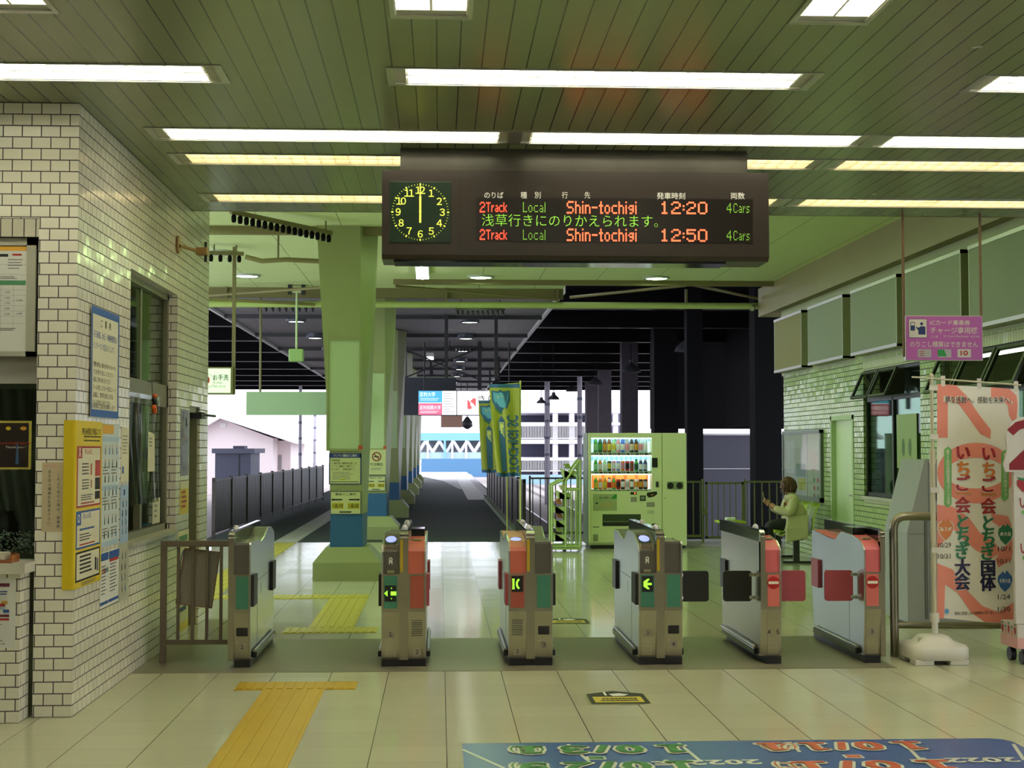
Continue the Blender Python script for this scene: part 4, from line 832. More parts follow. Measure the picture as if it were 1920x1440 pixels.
def d8(k, P):
    k.text('新・工場図鑑', P(12.68, .82), RY, UZ, .08, PGRN, w=.4) if False else k.bars(P(12.46, .80), RY, UZ, .42, .06, 1, PGRN, .8, .05, 2)
    k.ring(P(12.68, .56), RY, UZ, .13, .17, NAVY); k.disc(P(12.68, .56), RY, UZ, .09, .11, LBLUE); k.bars(P(12.5, .20), RY, UZ, .36, .2, 3, NAVY, .6, .2, 4); k.add([P(12.44, .05), P(12.94, .05), P(12.94, .12), P(12.44, .12)], [(0, 1, 2, 3)], PYEL)
notice(12.42, 12.94, .03, .893, IVORY, 'poster', 'tall white poster with blue ring low on the pier behind the railing', .004, d8)
# ---- front face: paper, fare board, counter window
k = MB(); k.sheet((-2.371, Yc - .002, 1.098), (.129, 0, 0), (0, 0, .413), S('buff_paper', '#c6b796', .6, var=.02), .0015); pn = tag(k.build('paper_notice', loc=(-2.3, Yc, 1.098)), 'buff paper with two vertical lines of writing on the tiled pier', 'notice')
k = MB(); f = Yc - .0033; k.text('お願い', (-2.3065, f, 1.488), RX, UZ, .022, PINKT, w=.10); k.vtext('これより先の入場は、乗車券', (-2.272, f, 1.436), RX, UZ, .0215, INK, .0255); k.vtext('または入場券をお求め下さい。', (-2.326, f, 1.455), RX, UZ, .0215, INK, .0255); k.build('printing', pn)
fb = thing('fare_board', 'white framed fare table board above the ticket counter window', 'fare board', (-3.2, 9.0, 2.145)); a, b, z0, z1 = -4.2, -2.432, 2.147, 2.862
MB().box(a, b, 8.97, 9.06, z0, z1, BLACK).build('back_box', fb)
k = MB(); k.box(a, b, 8.945, 8.975, z1 - .045, z1, ALUP).box(a, b, 8.945, 8.975, z0, z0 + .03, ALUP).box(b - .055, b, 8.945, 8.975, z0, z1, ALUP).box(a, a + .055, 8.945, 8.975, z0, z1, ALUP); k.build('frame', fb)
k = MB(); k.box(a + .055, b - .055, 8.955, 8.972, z0 + .03, z1 - .045, PAPER); sh = k.build('fare_sheet', fb)
k = MB(); y = 8.9535; q = lambda x0, x1, za, zb, m: k.quad((x0, y, za), (x1, y, za), (x1, y, zb), (x0, y, zb), m)
q(a + .06, -2.492, 2.785, 2.813, OCH); q(-2.575, -2.52, 2.765 - .01, 2.767, PRED); q(a + .06, -2.492, 2.578, 2.605, PGRN); q(-3.0, -2.60, 2.748, 2.765, INK)
for z in (2.64, 2.70, 2.548, 2.515, 2.483, 2.452, 2.42, 2.388, 2.345): q(a + .06, -2.494, z, z + .0012, GREYI)
for x in (-2.565, -2.64, -2.72): q(x, x + .0012, 2.31, 2.605, GREYI)
for i, t in enumerate(('1,430', '1,650', '1,750', '2,000', '2,620')): k.text(t, (-2.602, y, 2.532 - .0325 * i), RX, UZ, .018, INK, w=.034)
k.text('1,330', (-2.53, y, 2.484), RX, UZ, .018, INK, w=.034); k.text('1,640', (-2.53, y, 2.404), RX, UZ, .018, INK, w=.034)
k.bars((-2.60, y, 2.67), RX, UZ, .09, .07, 4, GREYI, .3, .3, 1); k.bars((-2.66, y, 2.612), RX, UZ, .14, .02, 2, INK, .4, .3, 2); k.bars((-2.66, y, 2.30), RX, UZ, .12, .02, 2, INK, .4, .3, 3); k.build('printing', sh)
struct(MB().box(-6.5, -2.425, 9.0, 9.06, 1.985, 2.147, mat('plain_grey_panel', (.36, .35, .31), .5)).build('trim_3'))
struct(MB().box(-6.5, -2.41, 9.02, 9.05, .925, 1.985, GLASS).build('window_2'))
cu = MB(); n = 30; pts = []
for i in range(n + 1):
    x = -3.1 + .60 * i / n
    for z in (.95, 1.97): pts.append((x if z > 1.5 else -3.1 + .62 * min(1, (i / n) * .55 + .45), 9.46 + .03 * math.sin(i * 1.3), z))
cu.add(pts, [(2 * i, 2 * i + 2, 2 * i + 3, 2 * i + 1) for i in range(n)], S('grey_curtain', '#6f706a', .8), True); tag(cu.build('curtain'), 'grey curtain drawn aside behind the counter window', 'curtain')
pp = MB(); pp.sheet((-2.80, 9.012, 1.468), (.338, 0, 0), (0, 0, .292), S('yellow_edge', '#c5b94e', .5), .002); po = tag(pp.build('poster'), 'dark poster with yellow edge in the counter window', 'poster')
k = MB(); y = 9.0105; k.quad((-2.79, y, 1.48), (-2.478, y, 1.48), (-2.478, y, 1.748), (-2.79, y, 1.748), S('dark_poster', '#241a16', .4)); k.text('Anniversary', (-2.565, y - .001, 1.625), RX, UZ, .028, PRED, w=.2); k.text('Thank you !', (-2.555, y - .001, 1.60), RX, UZ, .018, WLET, w=.12)
k.poly([(-.01, -.06), (.01, -.06), (.004, .07), (-.004, .07)], (-2.545, y - .0005, 1.56), RX, UZ, S('tower_blue', '#40608a', .4)); k.disc((-2.51, y - .0006, 1.715), RX, UZ, .02, .012, OCH, 8); k.disc((-2.60, y - .0006, 1.715), RX, UZ, .016, .012, PYEL, 8); k.build('printing', po)
pl = MB(); r_ = random.Random(5)
LEAF = S('silver_foliage', '#8d9386', .7)
for i in range(420):
    c = Vector((-2.95 + .50 * r_.random(), 9.075 + .11 * r_.random(), .955 + .13 * r_.random())); d = Vector((r_.uniform(-1, 1), r_.uniform(-1, 1), r_.uniform(-.4, 1))).normalized() * .022; e = d.orthogonal().normalized() * .006; pl.add([c, c + d * .5 + e, c + d, c + d * .5 - e], [(0, 1, 2, 3)], LEAF)
tag(pl.build('foliage'), 'silvery dried foliage lying inside the counter window', 'foliage', kind='stuff')
vs_ = MB(); vs_.lathe([(.05, 0), (.09, .08), (.08, .2), (.05, .27), (.06, .28)], (-2.70, 9.31, .926), S('dark_vase', '#241d1c', .25), 18); tag(vs_.build('vase'), 'dark rounded vase behind the counter window glass', 'vase')
WOOD = mat('orange_brown_wood', (.30, .10, .025), .45, var=.3, scale=12)
wt = thing('wooden_tray', 'orange brown wooden tray holding slips on the counter', 'tray', (-2.6, 8.82, .925)); MB().box(-2.80, -2.49, 8.74, 8.90, .925, .945, WOOD, .004).box(-2.80, -2.505, 8.885, 8.9, .945, .975, WOOD).box(-2.505, -2.49, 8.74, 8.9, .945, .97, WOOD).build('tray', wt)
tag(MB().box(-2.80, -2.535, 8.76, 8.87, .9455, .955, PAPER).box(-2.79, -2.535, 8.765, 8.87, .956, .985, IVORY).build('paper_slips', loc=(-2.65, 8.82, .9455)), 'stack of paper slips in the wooden tray on the counter', 'paper slips')
k = MB(); k.sheet((-2.90, 8.736, .435), (.435, 0, 0), (0, 0, .405), PAPER, .0015); np_ = tag(k.build('poster'), 'white information sheet with maroon headings on the counter base', 'poster')
k = MB(); y = 8.7335; MAR = S('maroon_print', '#6b2a3c', .5, var=0)
for z, h, m in ((.79, .02, MAR), (.615, .014, MAR), (.595, .012, PRED)): k.quad((-2.88, y, z), (-2.50, y, z), (-2.50, y, z + h), (-2.88, y, z + h), m)
k.bars((-2.66, y, .63), RX, UZ, .08, .14, 6, GREYI, .3, .3, 2); k.bars((-2.56, y, .74), RX, UZ, .05, .03, 2, PBLUE, .5, .2, 3); k.bars((-2.88, y, .45), RX, UZ, .36, .13, 7, GREYI, .25, .2, 4)
for a, b_, m in ((-2.56, .655, LBLUE), (-2.535, .64, PBLUE), (-2.545, .69, OCH), (-2.56, .675, PRED)): k.quad((a, y - .0004, b_), (a + .035, y - .0004, b_), (a + .035, y - .0004, b_ + .018), (a, y - .0004, b_ + .018), m)
k.build('printing', np_)

ol = thing('added_office_light', 'ceiling light inside the ticket office', 'ceiling light', (-3.4, 11.2, 4.1)); MB().box(-3.5, -3.3, 10.4, 12.0, 4.12, 4.195, WHITE).build('housing', ol)  # unseen lamp added to lift the dim office behind the window
MB().cyl((-3.4, 10.45, 4.09), (-3.4, 11.95, 4.09), .02, glow('added_office_tube', (.95, 1.0, .8), 9.0), 8).build('tube', ol)
# ================================================================ signs on the pillars
def flat(name, label, cat, x0, x1, y, z0, z1, m, draw=None, th=.006):
    o = tag(MB().box(x0, x1, y - th, y, z0, z1, m).build(name), label, cat)
    if draw: k = MB(); draw(k, y - th - .001); k.build('printing', o)
    return o
CRM = S('cream_board', '#bcc489', .5, var=.02); YEP = S('yellow_patch', '#b9b21f', .5, var=0)
def q(k, x0, x1, z0, z1, y, m): k.quad((x0, y, z0), (x1, y, z0), (x1, y, z1), (x0, y, z1), m)
def one_man(k, y):
    q(k, -1.335, -.945, 1.475, 1.53, y, NAVY); q(k, -1.335, -1.322, 1.155, 1.53, y, NAVY); q(k, -.958, -.945, 1.155, 1.53, y, NAVY); q(k, -1.335, -.945, 1.155, 1.165, y, NAVY)
    k.text('ワンマン運転のご案内', (-1.14, y - .001, 1.503), RX, UZ, .036, WLET, w=.28)
    for i, (t, w_) in enumerate((('宇都宮線', .10), ('（一部を除く新栃木方面）は', .30), ('ワンマン運転にて運行して', .28), ('おります。（特急は除く）', .27))): k.text(t, (-1.305, y, 1.445 - .036 * i), RX, UZ, .03, INK, w=w_, align='L')
    k.bars((-1.29, y, 1.21), RX, UZ, .26, .10, 5, GREYI, .3, .25, 2); k.bars((-1.31, y, 1.175), RX, UZ, .34, .02, 1, INK, .4, .05, 1); q(k, -1.20, -1.14, 1.205, 1.222, y - .0005, YEP)
def tracks(k, y, x0=-1.315, x1=-.95, z0=.795, z1=1.07):
    W = x1 - x0; cx = (x0 + x1) / 2; H = z1 - z0
    for a, b, c, d in ((x0, x1, z1 - .006, z1), (x0, x1, z0, z0 + .006), (x0, x0 + .006, z0, z1), (x1 - .006, x1, z0, z1)): q(k, a, b, c, d, y, NAVY)
    k.text('番線のご案内', (cx, y, z1 - H * .12), RX, UZ, H * .12, INK, w=W * .68)
    for s in (-1, 1):
        c = (cx + s * W * .28, y, z0 + H * .64); k.poly([(s * .20 * W, 0), (s * .12 * W, .03 * H * 2), (s * .12 * W, -.03 * H * 2)][::s], c, RX, UZ, INK); k.poly([(-s * .17 * W, -.03 * H), (s * .125 * W, -.03 * H), (s * .125 * W, .03 * H), (-s * .17 * W, .03 * H)][::s], c, RX, UZ, INK)
        q(k, cx + s * W * .26 - .19 * W, cx + s * W * .26 + .19 * W, z0 + H * .24, z0 + H * .50, y, YEP); k.text('3番線' if s < 0 else '2番線', (cx + s * W * .26, y - .001, z0 + H * .37), RX, UZ, H * .22, INK, w=W * .36)
    k.text('東武鉄道駅長', (cx, y, z0 + H * .10), RX, UZ, H * .075, INK, w=W * .34) if False else k.bars((cx - W * .2, y, z0 + H * .06), RX, UZ, W * .4, H * .08, 1, INK, .8, .05, 3)
PF = 17.868
flat('notice_board', 'cream notice with dark blue heading on the front of the nearest pillar', 'notice', -1.335, -.945, PF - .004, 1.155, 1.53, CRM, one_man)
flat('track_sign', 'cream track number sign with two arrows low on the nearest pillar', 'sign', -1.315, -.95, PF - .012, .795, 1.07, CRM, tracks)
def nosmoke(k, y):
    c = (-1.10, y, 1.44); k.ring(c, RX, UZ, .062, .082, S('no_smoking_red', '#7d2416', .5)); 
    k.add([Vector(c) + Vector((-.06, -.001, .05)), Vector(c) + Vector((-.045, -.001, .06)), Vector(c) + Vector((.06, -.001, -.05)), Vector(c) + Vector((.045, -.001, -.06))], [(3, 2, 1, 0)], S('no_smoking_red', '#7d2416', .5))
    q(k, -1.145, -1.06, 1.43, 1.45, y, INK); k.text('終日禁煙', (-1.10, y, 1.305), RX, UZ, .055, INK, w=.22, off=.015); k.bars((-1.20, y, 1.20), RX, UZ, .2, .05, 2, GREYI, .4, .2, 3)
flat('no_smoking_sign', 'pale no smoking sign on the second pillar', 'sign', -1.26, -.94, 25.776, 1.13, 1.56, CRM, nosmoke)
flat('track_sign', 'cream track number sign on the second pillar, below the no smoking sign', 'sign', -1.27, -.945, 25.764, .845, 1.10, CRM, lambda k, y: tracks(k, y, -1.27, -.945, .845, 1.10))
# ================================================================ hanging signs and fittings of the concourse
ts = thing('toilet_sign', 'lit white toilet sign hung on a dark pole beside the tiled wall end', 'sign', (-2.95, 19.85, 2.3)); z0, z1 = 2.33, 2.655
MB().box(-3.5, -2.765, 19.8, 19.95, z0 - .02, z1 + .02, OLV).build('case', ts)
MB().box(-3.48, -2.795, 19.79, 19.80, z0, z1, glow('lit_sign_face', (.62, .80, .55), .75)).build('face', ts)
k = MB(); k.text('お手洗', (-2.925, 19.786, 2.535), RX, UZ, .085, INK, w=.205, off=.01); k.text('Toilets', (-2.96, 19.786, 2.465), RX, UZ, .035, GREYI, w=.11); k.text('厕所 화장실', (-2.945, 19.786, 2.415), RX, UZ, .03, GREYI, w=.16)
k.ring((-3.10, 19.786, 2.49), RX, UZ, .085, .09, GREYI); k.disc((-3.10, 19.785, 2.50), RX, UZ, .03, .05, PRED, 10); k.build('lettering', ts)
MB().box(-2.79, -2.745, 19.85, 19.90, 2.31, 4.3, OLV).build('hanging_pole', ts)
sp = thing('speaker_box', 'green box speaker hanging on a thin rod left of the pillar', 'speaker', (-2.38, 24.5, 3.02))
MB().box(-2.50, -2.26, 24.4, 24.6, 3.02, 3.23, mat('box_green', (.22, .36, .12), .5), .02).build('case', sp); MB().cyl((-2.38, 24.5, 3.23), (-2.38, 24.5, 4.2), .018, GRN2, 8).build('rod', sp)
MB().box(-2.52, -2.46, 24.42, 24.58, 4.14, 4.3, BLACK).box(-2.30, -2.24, 24.42, 24.58, 4.14, 4.3, BLACK).box(-2.46, -2.3, 24.46, 24.54, 4.17, 4.2, CHROME).build('mount', sp)
gb = tag(MB().box(-3.33, -1.40, 25.5, 25.62, 2.16, 2.56, mat('sign_back_green', (.28, .42, .24), .5, var=.04)).build('sign_back'), 'plain green back of a long hanging sign left of the first pillar', 'sign')
[MB().cyl((x_, 25.56, 2.56), (x_, 25.56, 4.32), .02, OLV, 8).build('hanger', gb) for x_ in (-3.1, -1.7)]
pp = tag(MB().cyl((-4.6, 24.85, 4.01), (5.45, 24.85, 4.02), .055, mat('green_pipe_paint', (.36, .47, .13), .4), 14).cyl((5.38, 24.85, 4.02), (5.30, 24.7, 3.96), .045, GRN, 10).build('pipe'), 'long pale green pipe across the end of the concourse ceiling', 'pipe')
mb = MB()
for x in (-3.6, -1.6, .1, 2.0, 4.2): mb.box(x - .02, x + .02, 24.83, 24.87, 4.05, 4.3, OLV)
mb.build('pipe_hanger', pp)
for a, b, lb in (((-.72, 23.68, 4.2), (2.0, 24.76, 4.10), 'first olive diagonal brace under the concourse ceiling, rising from the pillar side'), ((4.0, 23.7, 4.24), (2.2, 24.74, 4.14), 'second olive diagonal brace meeting the first one under the concourse ceiling'), ((4.1, 23.7, 4.25), (5.36, 24.55, 4.12), 'short dark brace beside the beam end'), ((-4.4, 24.75, 4.10), (-1.4, 23.6, 4.20), 'olive diagonal brace above the toilet sign'), ((-2.1, 24.75, 4.0), (-4.2, 23.9, 4.02), 'olive brace crossing above the toilet sign')):
    tag(MB().cyl(a, b, .025, OLV, 8).build('brace'), lb, 'brace')
# rows of dark insulator cups on rails
def cups(p, q, n, label, rail=OLV):
    o = thing('cup_rail', label, 'cup rail', ((p[0] + q[0]) / 2, (p[1] + q[1]) / 2, p[2]), 'rails of dark cups under the ceilings'); p, q = Vector(p), Vector(q)
    d = (q - p).normalized(); s = Vector((-d.y, d.x, 0)) * .02; h = Vector((0, 0, .05))
    MB().hexa([p - s, q - s, q + s, p + s, p - s + h, q - s + h, q + s + h, p + s + h], rail).cyl(p + d * .1, (p.x + d.x * .1, p.y + d.y * .1, 4.30 if p.y < 25 else 4.32), .012, rail, 6).cyl(q - d * .1, (q.x - d.x * .1, q.y - d.y * .1, 4.30 if p.y < 25 else 4.32), .012, rail, 6).build('rail', o)
    for i in range(n):
        c = p + (q - p) * ((i + .5) / n); MB().lathe([(.022, -.09), (.028, -.06), (.028, -.02), (.016, 0)], c, BLACK if rail is DKG else DECK, 10).build('cup', o)
cups((-2.33, 16.4, 4.20), (-1.30, 17.6, 4.14), 17, 'longest rail of dark cups, slanting above the nearest pillar')
cups((-3.1, 19.6, 4.16), (-2.62, 19.7, 4.16), 4, 'short rail of dark cups above the toilet sign pole')
cups((-3.4, 27.3, 4.2), (-2.3, 27.3, 4.2), 9, 'dark cup rail beyond the pipe, left of the first pillar', DKG)
cups((.28, 27.0, 4.12), (1.20, 27.0, 4.12), 10, 'dark cup rail beyond the pipe over the middle platform', DKG); cups((.15, 37.5, 4.14), (1.1, 37.5, 4.14), 11, 'farther dark cup rail over the middle platform', DKG)
tag(MB().tube([(-2.4, 18.2, 3.95), (-2.2, 18.2, 3.90), (-1.9, 18.2, 3.92), (-1.45, 18.2, 3.90)], .03, OLV, 8).tube([(-2.0, 18.2, 3.92), (-2.0, 18.2, 4.3)], .014, OLV, 6).build('conduit'), 'bent olive conduit end left of the nearest pillar', 'conduit')
# pink notice sign over the card machine
MAG = S('magenta_sign', '#c267bd', .4, var=.02); y = 12.75
s = thing('hanging_sign', 'pink purple card charging sign hung on two brown rods', 'sign', (4.45, y, 2.37)); MB().box(4.10, 4.795, y, y + .05, 2.365, 2.765, ALU, .004).build('case', s); MB().box(4.108, 4.787, y - .004, y, 2.373, 2.757, MAG).build('face', s)
for x in (4.095, 4.79): MB().cyl((x, y + .025, 2.4), (x, y + .025, CZ), .013, S('brown_rod', '#7a6248', .5), 8).build('rod', s)
k = MB(); f = y - .006
def S2(px, py): p = at(px, py, Y=f); return (p.x, f, p.z)
q(k, 4.128, 4.295, 2.565, 2.735, f + .001, NAVY); q(k, 4.132, 4.291, 2.569, 2.731, f, WLET)
q(k, 4.145, 4.185, 2.63, 2.705, f - .001, NAVY); q(k, 4.15, 4.18, 2.675, 2.70, f - .0015, WLET); k.disc((4.245, f - .001, 2.69), RX, UZ, .014, .014, NAVY, 12); k.poly([(-.035, -.06), (.028, -.06), (.028, .01), (-.01, .015), (-.035, -.0), (-.055, .012), (-.055, .0), (-.035, -.025)], (4.25, f - .001, 2.655), RX, UZ, NAVY)
k.text('ICカード乗車券', S2(1781.5, 605), RX, UZ, .05, WLET, w=.36, off=.012); k.text('チャージ専用機', S2(1789, 619.5), RX, UZ, .062, WLET, w=.425, off=.012); k.text('ご入金', S2(1752, 631), RX, UZ, .022, WLET, w=.065); k.text('IC Card Recharge', S2(1793, 631), RX, UZ, .026, WLET, w=.22); k.text('충전 充值', S2(1828, 631), RX, UZ, .02, WLET, w=.08)
k.text('のりこし精算はできません', S2(1770, 645.5), RX, UZ, .055, WLET, w=.61, off=.012)
for px, m in ((1733.5, ALU), (1771, ALU), (1808, PAPER)): c = S2(px, 662.5); q(k, c[0] - .06, c[0] + .06, c[2] - .036, c[2] + .036, f, m)
c = S2(1733, 662); [q(k, c[0] - .04, c[0] + .0, c[2] + .012 - .018 * i, c[2] + .018 - .018 * i, f - .001, PRED) for i in range(3)]
c = S2(1769, 662); k.poly([(-.05, -.03), (.03, -.03), (.005, .03), (-.05, .03)], (c[0], f - .001, c[2]), RX, UZ, S('card_green', '#2d9a4a', .4)); c = S2(1808, 662); k.ring((c[0] + .012, f - .001, c[2]), RX, UZ, .010, .022, PRED, 16); q(k, c[0] - .034, c[0] - .022, c[2] - .022, c[2] + .022, f - .001, PRED); k.build('lettering', s)
# lit platform signs
ls = thing('lit_platform_sign', 'bright lit advertising and exit sign hanging over the middle platform', 'sign', (.7, 38, 2.44)); y = 38.0
MB().box(-.56, 2.05, y, y + .2, 2.42, 3.08, DKG).build('case', ls); [MB().cyl((x_, y + .1, 3.08), (x_, y + .1, 4.32), .02, DKG, 6).build('hanger', ls) for x_ in (-.4, 1.8)]
MB().box(-.55, .43, y - .01, y, 2.44, 3.06, glow('lit_white', (.93, .97, 1.0), 1.1)).box(.45, 2.03, y - .01, y, 2.44, 3.06, glow('lit_white_bright', (1.0, .98, 1.0), 1.4)).build('lit_face', ls)
k = MB(); f = y - .013; q(k, -.55, .06, 2.76, 3.06, f, glow('lit_blue', (.10, .48, .85), 1.0)); q(k, -.55, .06, 2.44, 2.74, f, glow('lit_pink', (.88, .18, .30), 1.0)); LW_ = glow('lit_letters', (.95, .97, 1), 1.3)
k.text('足利大学', (-.32, f - .002, 2.97), RX, UZ, .13, LW_, w=.40); k.text('足利短期大学', (-.25, f - .002, 2.63), RX, UZ, .12, LW_, w=.54); k.bars((-.5, f - .002, 2.80), RX, UZ, .5, .08, 2, LW_, .3, .2, 3); k.bars((-.5, f - .002, 2.48), RX, UZ, .5, .07, 2, LW_, .3, .2, 4); k.bars((.10, f, 2.48), RX, UZ, .28, .55, 8, GREYI, .14, .4, 5)
k.poly([(-.11, -.14), (.0, -.14), (.0, -.05), (-.03, -.05), (-.03, .03), (-.11, .12)], (.82, f, 2.73), RX, UZ, glow('lit_red_mark', (.85, .15, .16), .9)).poly([(.11, .14), (.04, .14), (-.04, .06), (.04, -.0), (.11, -.1)][::-1], (.82, f, 2.73), RX, UZ, glow('lit_red_mark', (.85, .15, .16), .9))
k.text('きけん', (1.38, f, 2.86), RX, UZ, .20, INK, w=.80); k.bars((1.3, f, 2.55), RX, UZ, .6, .16, 2, GREYI, .3, .2, 6); k.build('lettering', ls)
bd = tag(MB().box(-1.288, .433, 39.5, 39.6, 2.466, 3.472, mat('blue_grey_board', (.075, .085, .10), .5)).build('hanging_board'), 'dark blue grey board hanging beside the lit platform sign', 'board')
[MB().cyl((x_, 39.55, 3.5), (x_, 39.55, 4.32), .02, DKG, 6).build('hanger', bd) for x_ in (-.9, .2)]
MB().box(-1.30, .445, 39.49, 39.61, 3.472, 3.50, ALU).build('top_edge', bd)
hf = thing('hanger_frame', 'dark steel hanger frame with cross bracing over the platform sign', 'frame', (.3, 37.8, 2.5))
for x in (-1.0 + .0, 1.02): MB().box(x - .05, x + .05, 37.75, 37.85, 3.08 if x > 0 else 2.6, 4.32, DKG).build('upright', hf)
MB().cyl((-1.0, 37.8, 3.35), (1.0, 37.8, 4.15), .018, DKG, 6).cyl((1.0, 37.8, 3.35), (-1.0, 37.8, 4.15), .018, DKG, 6).build('cross_brace', hf)
for x in (.13, 1.15): tag(MB().box(x - .035, x + .035, 30.05, 30.12, 3.0, 4.32, DKG).build('hanging_post'), 'dark post hanging from the canopy, ' + ('nearer the pillar' if x < 1 else 'nearer the dark roof edge'), 'post')
for y, lb in ((44, 'first'), (52, 'second')): tag(MB().box(-.3, 1.8, y, y + .06, 3.55, 3.6, DKG).box(-.3, -.24, y, y + .06, 3.6, 4.32, DKG).box(1.74, 1.8, y, y + .06, 3.6, 4.32, DKG).build('cable_tray'), f'{lb} dark hanging frame beyond the lit platform sign', 'frame')
fs = thing('platform_sign', 'small pinkish sign hanging far along the platform', 'sign', (.3, 62, 2.4)); MB().box(.05, .95, 62, 62.06, 2.45, 3.0, S('peach_sign', '#e2b49c', .6)).build('face', fs); MB().box(.1, .13, 62, 62.05, 3.0, 4.3, DKG).box(.88, .91, 62, 62.05, 3.0, 4.3, DKG).build('hanger', fs)
pl = thing('platform_lamp', 'dark drop shaped lamp hanging far along the platform', 'lamp', (1.1, 60, 2.5)); MB().lathe([(.05, 0), (.22, .12), (.20, .3), (.05, .5)], (1.12, 60, 2.35), DKG, 12).cyl((1.12, 60, 2.8), (1.12, 60, 4.3), .02, DKG, 6).build('body', pl)
# ================================================================ yellow and blue team flags
FY = S('flag_yellow_green', '#9fa534', .6, var=.04); FB = S('flag_blue', '#2f5f86', .6, var=.03); FT = S('flag_green', '#3c7a45', .6, var=.03); FC = S('flag_cyan', '#5fa6c0', .6, var=.03); FW = S('flag_cream', '#cdd66a', .6, var=.02)
def flag(pole, top, bot, dx, label, mirror, dim):
    """pole (x, y); the cloth hangs left of the pole, folded and drawn in at the foot"""
    x, y = pole; o = thing('club_flag', label, 'flag', (x, y, 0), 'team flags on the fence')
    if not dim: MB().cyl((x, y, .0), (x, y, top + .06), .013, FW, 8).build('pole', o)
    MB().cyl((x + .02, y, top + .02), (x - .52, y, top - .03), .008, FW, 8).build('crossbar', o)
    def P(u, v, dy=0.):   # u 0..1 from the left edge, v 0..1 up
        z = bot + (top - bot) * v; left = x - .52 + dx * (1 - v) ** 1.3; right = x - .015
        w_ = .02 * math.sin(u * 9 + v * 5) + .05 * (1 - v) * math.sin(u * 14)
        return Vector((left + (right - left) * u, y - .03 - w_ - dy, z - (.03 if u < .5 else 0) * u * (1 - v)))
    nu, nv = 14, 24
    mb = MB(); vs = [P(i / nu, j / nv) for i in range(nu + 1) for j in range(nv + 1)]; W_ = nv + 1
    for i in range(nu):
        for j in range(nv):
            m = FB if j >= nv - 1 or j < 1 else FY
            mb.add([vs[i * W_ + j], vs[(i + 1) * W_ + j], vs[(i + 1) * W_ + j + 1], vs[i * W_ + j + 1]], [(0, 1, 2, 3)], m, True)
    c = mb.build('cloth', o)
    k = MB()
    def paint(pts, m, dy): k.add([P(u, v, dy) for u, v in pts], [tuple(range(len(pts)))], m)
    def strip(u0, u1, v0, v1, m, dy, n=8):
        for i in range(n): a, b = v0 + (v1 - v0) * i / n, v0 + (v1 - v0) * (i + 1) / n; paint([(u0, a), (u1, a), (u1, b), (u0, b)], m, dy)
    paint([(.06, .93), (.28, .92), (.36, .94), (.44, .92), (.68, .93), (.68, .82), (.56, .735), (.36, .68), (.18, .735), (.06, .82)][::-1], FB, .004)
    paint([(.11, .91), (.30, .90), (.36, .915), (.42, .90), (.63, .91), (.63, .83), (.52, .755), (.36, .71), (.22, .755), (.11, .83)][::-1], FC, .006)
    paint([(.36, .80), (.22, .875), (.30, .86), (.36, .885), (.42, .86), (.50, .875)], FW, .008); paint([(.16, .745), (.36, .69), (.60, .75), (.60, .73), (.36, .665), (.16, .72)][::-1], FT, .007)
    def letters(t, u0, u1, v0, v1, m, dy, flip):
        vs2, fs2 = glyphs(t, .03, 2); a0, a1 = min(p[0] for p in vs2), max(p[0] for p in vs2); b0, b1 = min(p[1] for p in vs2), max(p[1] for p in vs2)
        pts = []
        for p in vs2:
            s_, h_ = (p[0] - a0) / (a1 - a0), (p[1] - b0) / (b1 - b0)
            pts.append(P(u0 + (u1 - u0) * (h_ if flip else 1 - h_), v0 + (v1 - v0) * (s_), dy))
        k.add(pts, fs2, m)
    letters('TOCHIGI SC', .54, .96, .05, .66, FB, .008, mirror)
    strip(.24, .46, .06, .60, FB, .006); paint([(.24, .60), (.46, .60), (.35, .66)], FB, .006); strip(.27, .43, .075, .59, FW, .020); letters('BRAWBECOMVICMFEE', .30, .41, .09, .53, FB, .032, mirror)
    for a in (.555, .585): paint([(.29, a), (.35, a + .035), (.41, a), (.41, a + .012), (.35, a + .047), (.29, a + .012)], FB, .032)
    k.build('print', c)
flag((1.345, 24.55), 2.66, 1.12, .13, 'front yellow and blue team flag on its own pole, seen from behind', True, False)
flag((1.22, 26.6), 2.45, 1.15, .06, 'second yellow and blue team flag partly hidden behind the front one', True, False)
# ================================================================ vending machine
VG = mat('green_lit_enamel', (.74, .80, .48), .38, var=.03, scale=2); VDK = mat('dark_side_enamel', (.10, .16, .08), .4); VY = 23.2  # green lamplight put into the enamel colour; the side sheet is darker
v = thing('vending_machine', 'pale green drinks vending machine with lit display before the track fence', 'vending machine', (2.93, VY + .38, 0))
x0, x1 = 2.34, 3.52; a, b_, c, d = 2.395, 3.36, .91, 1.755
mb = MB(); mb.box(x0, x0 + .012, VY + .04, VY + .76, .06, 1.83, VDK).box(x0 + .012, x1, VY + .26, VY + .76, .06, 1.83, VG).box(x0 + .012, a, VY + .04, VY + .26, .06, 1.83, VG).box(b_, x1, VY + .04, VY + .26, .06, 1.83, VG).box(a, b_, VY + .04, VY + .26, d, 1.83, VG).box(a, b_, VY + .04, VY + .26, .06, c, VG); mb.build('cabinet', v)
f = MB(); f.box(x0 + .01, a, VY, VY + .04, .10, 1.825, VG, .006).box(b_, x1, VY, VY + .04, .10, 1.825, VG, .006).box(a, b_, VY, VY + .04, d, 1.825, VG).box(a, b_, VY, VY + .04, .10, c, VG); dr = f.build('front_door', v)
MB().box(x0 + .04, x1 - .04, VY + .02, VY + .7, 0, .06, BLACK).build('plinth', v)
MB().box(a, b_, VY + .235, VY + .255, c, d, glow('display_backlight', (.70, .86, .98), .95)).build('backlight', v)
TOPB = glow('display_blue', (.30, .62, .90), .7); ORB = glow('display_orange', (.85, .22, .04), .8); LBB = glow('display_pale_blue', (.45, .75, .95), .8)
shz = (1.52, 1.225, .935)
k = MB(); y = VY + .232
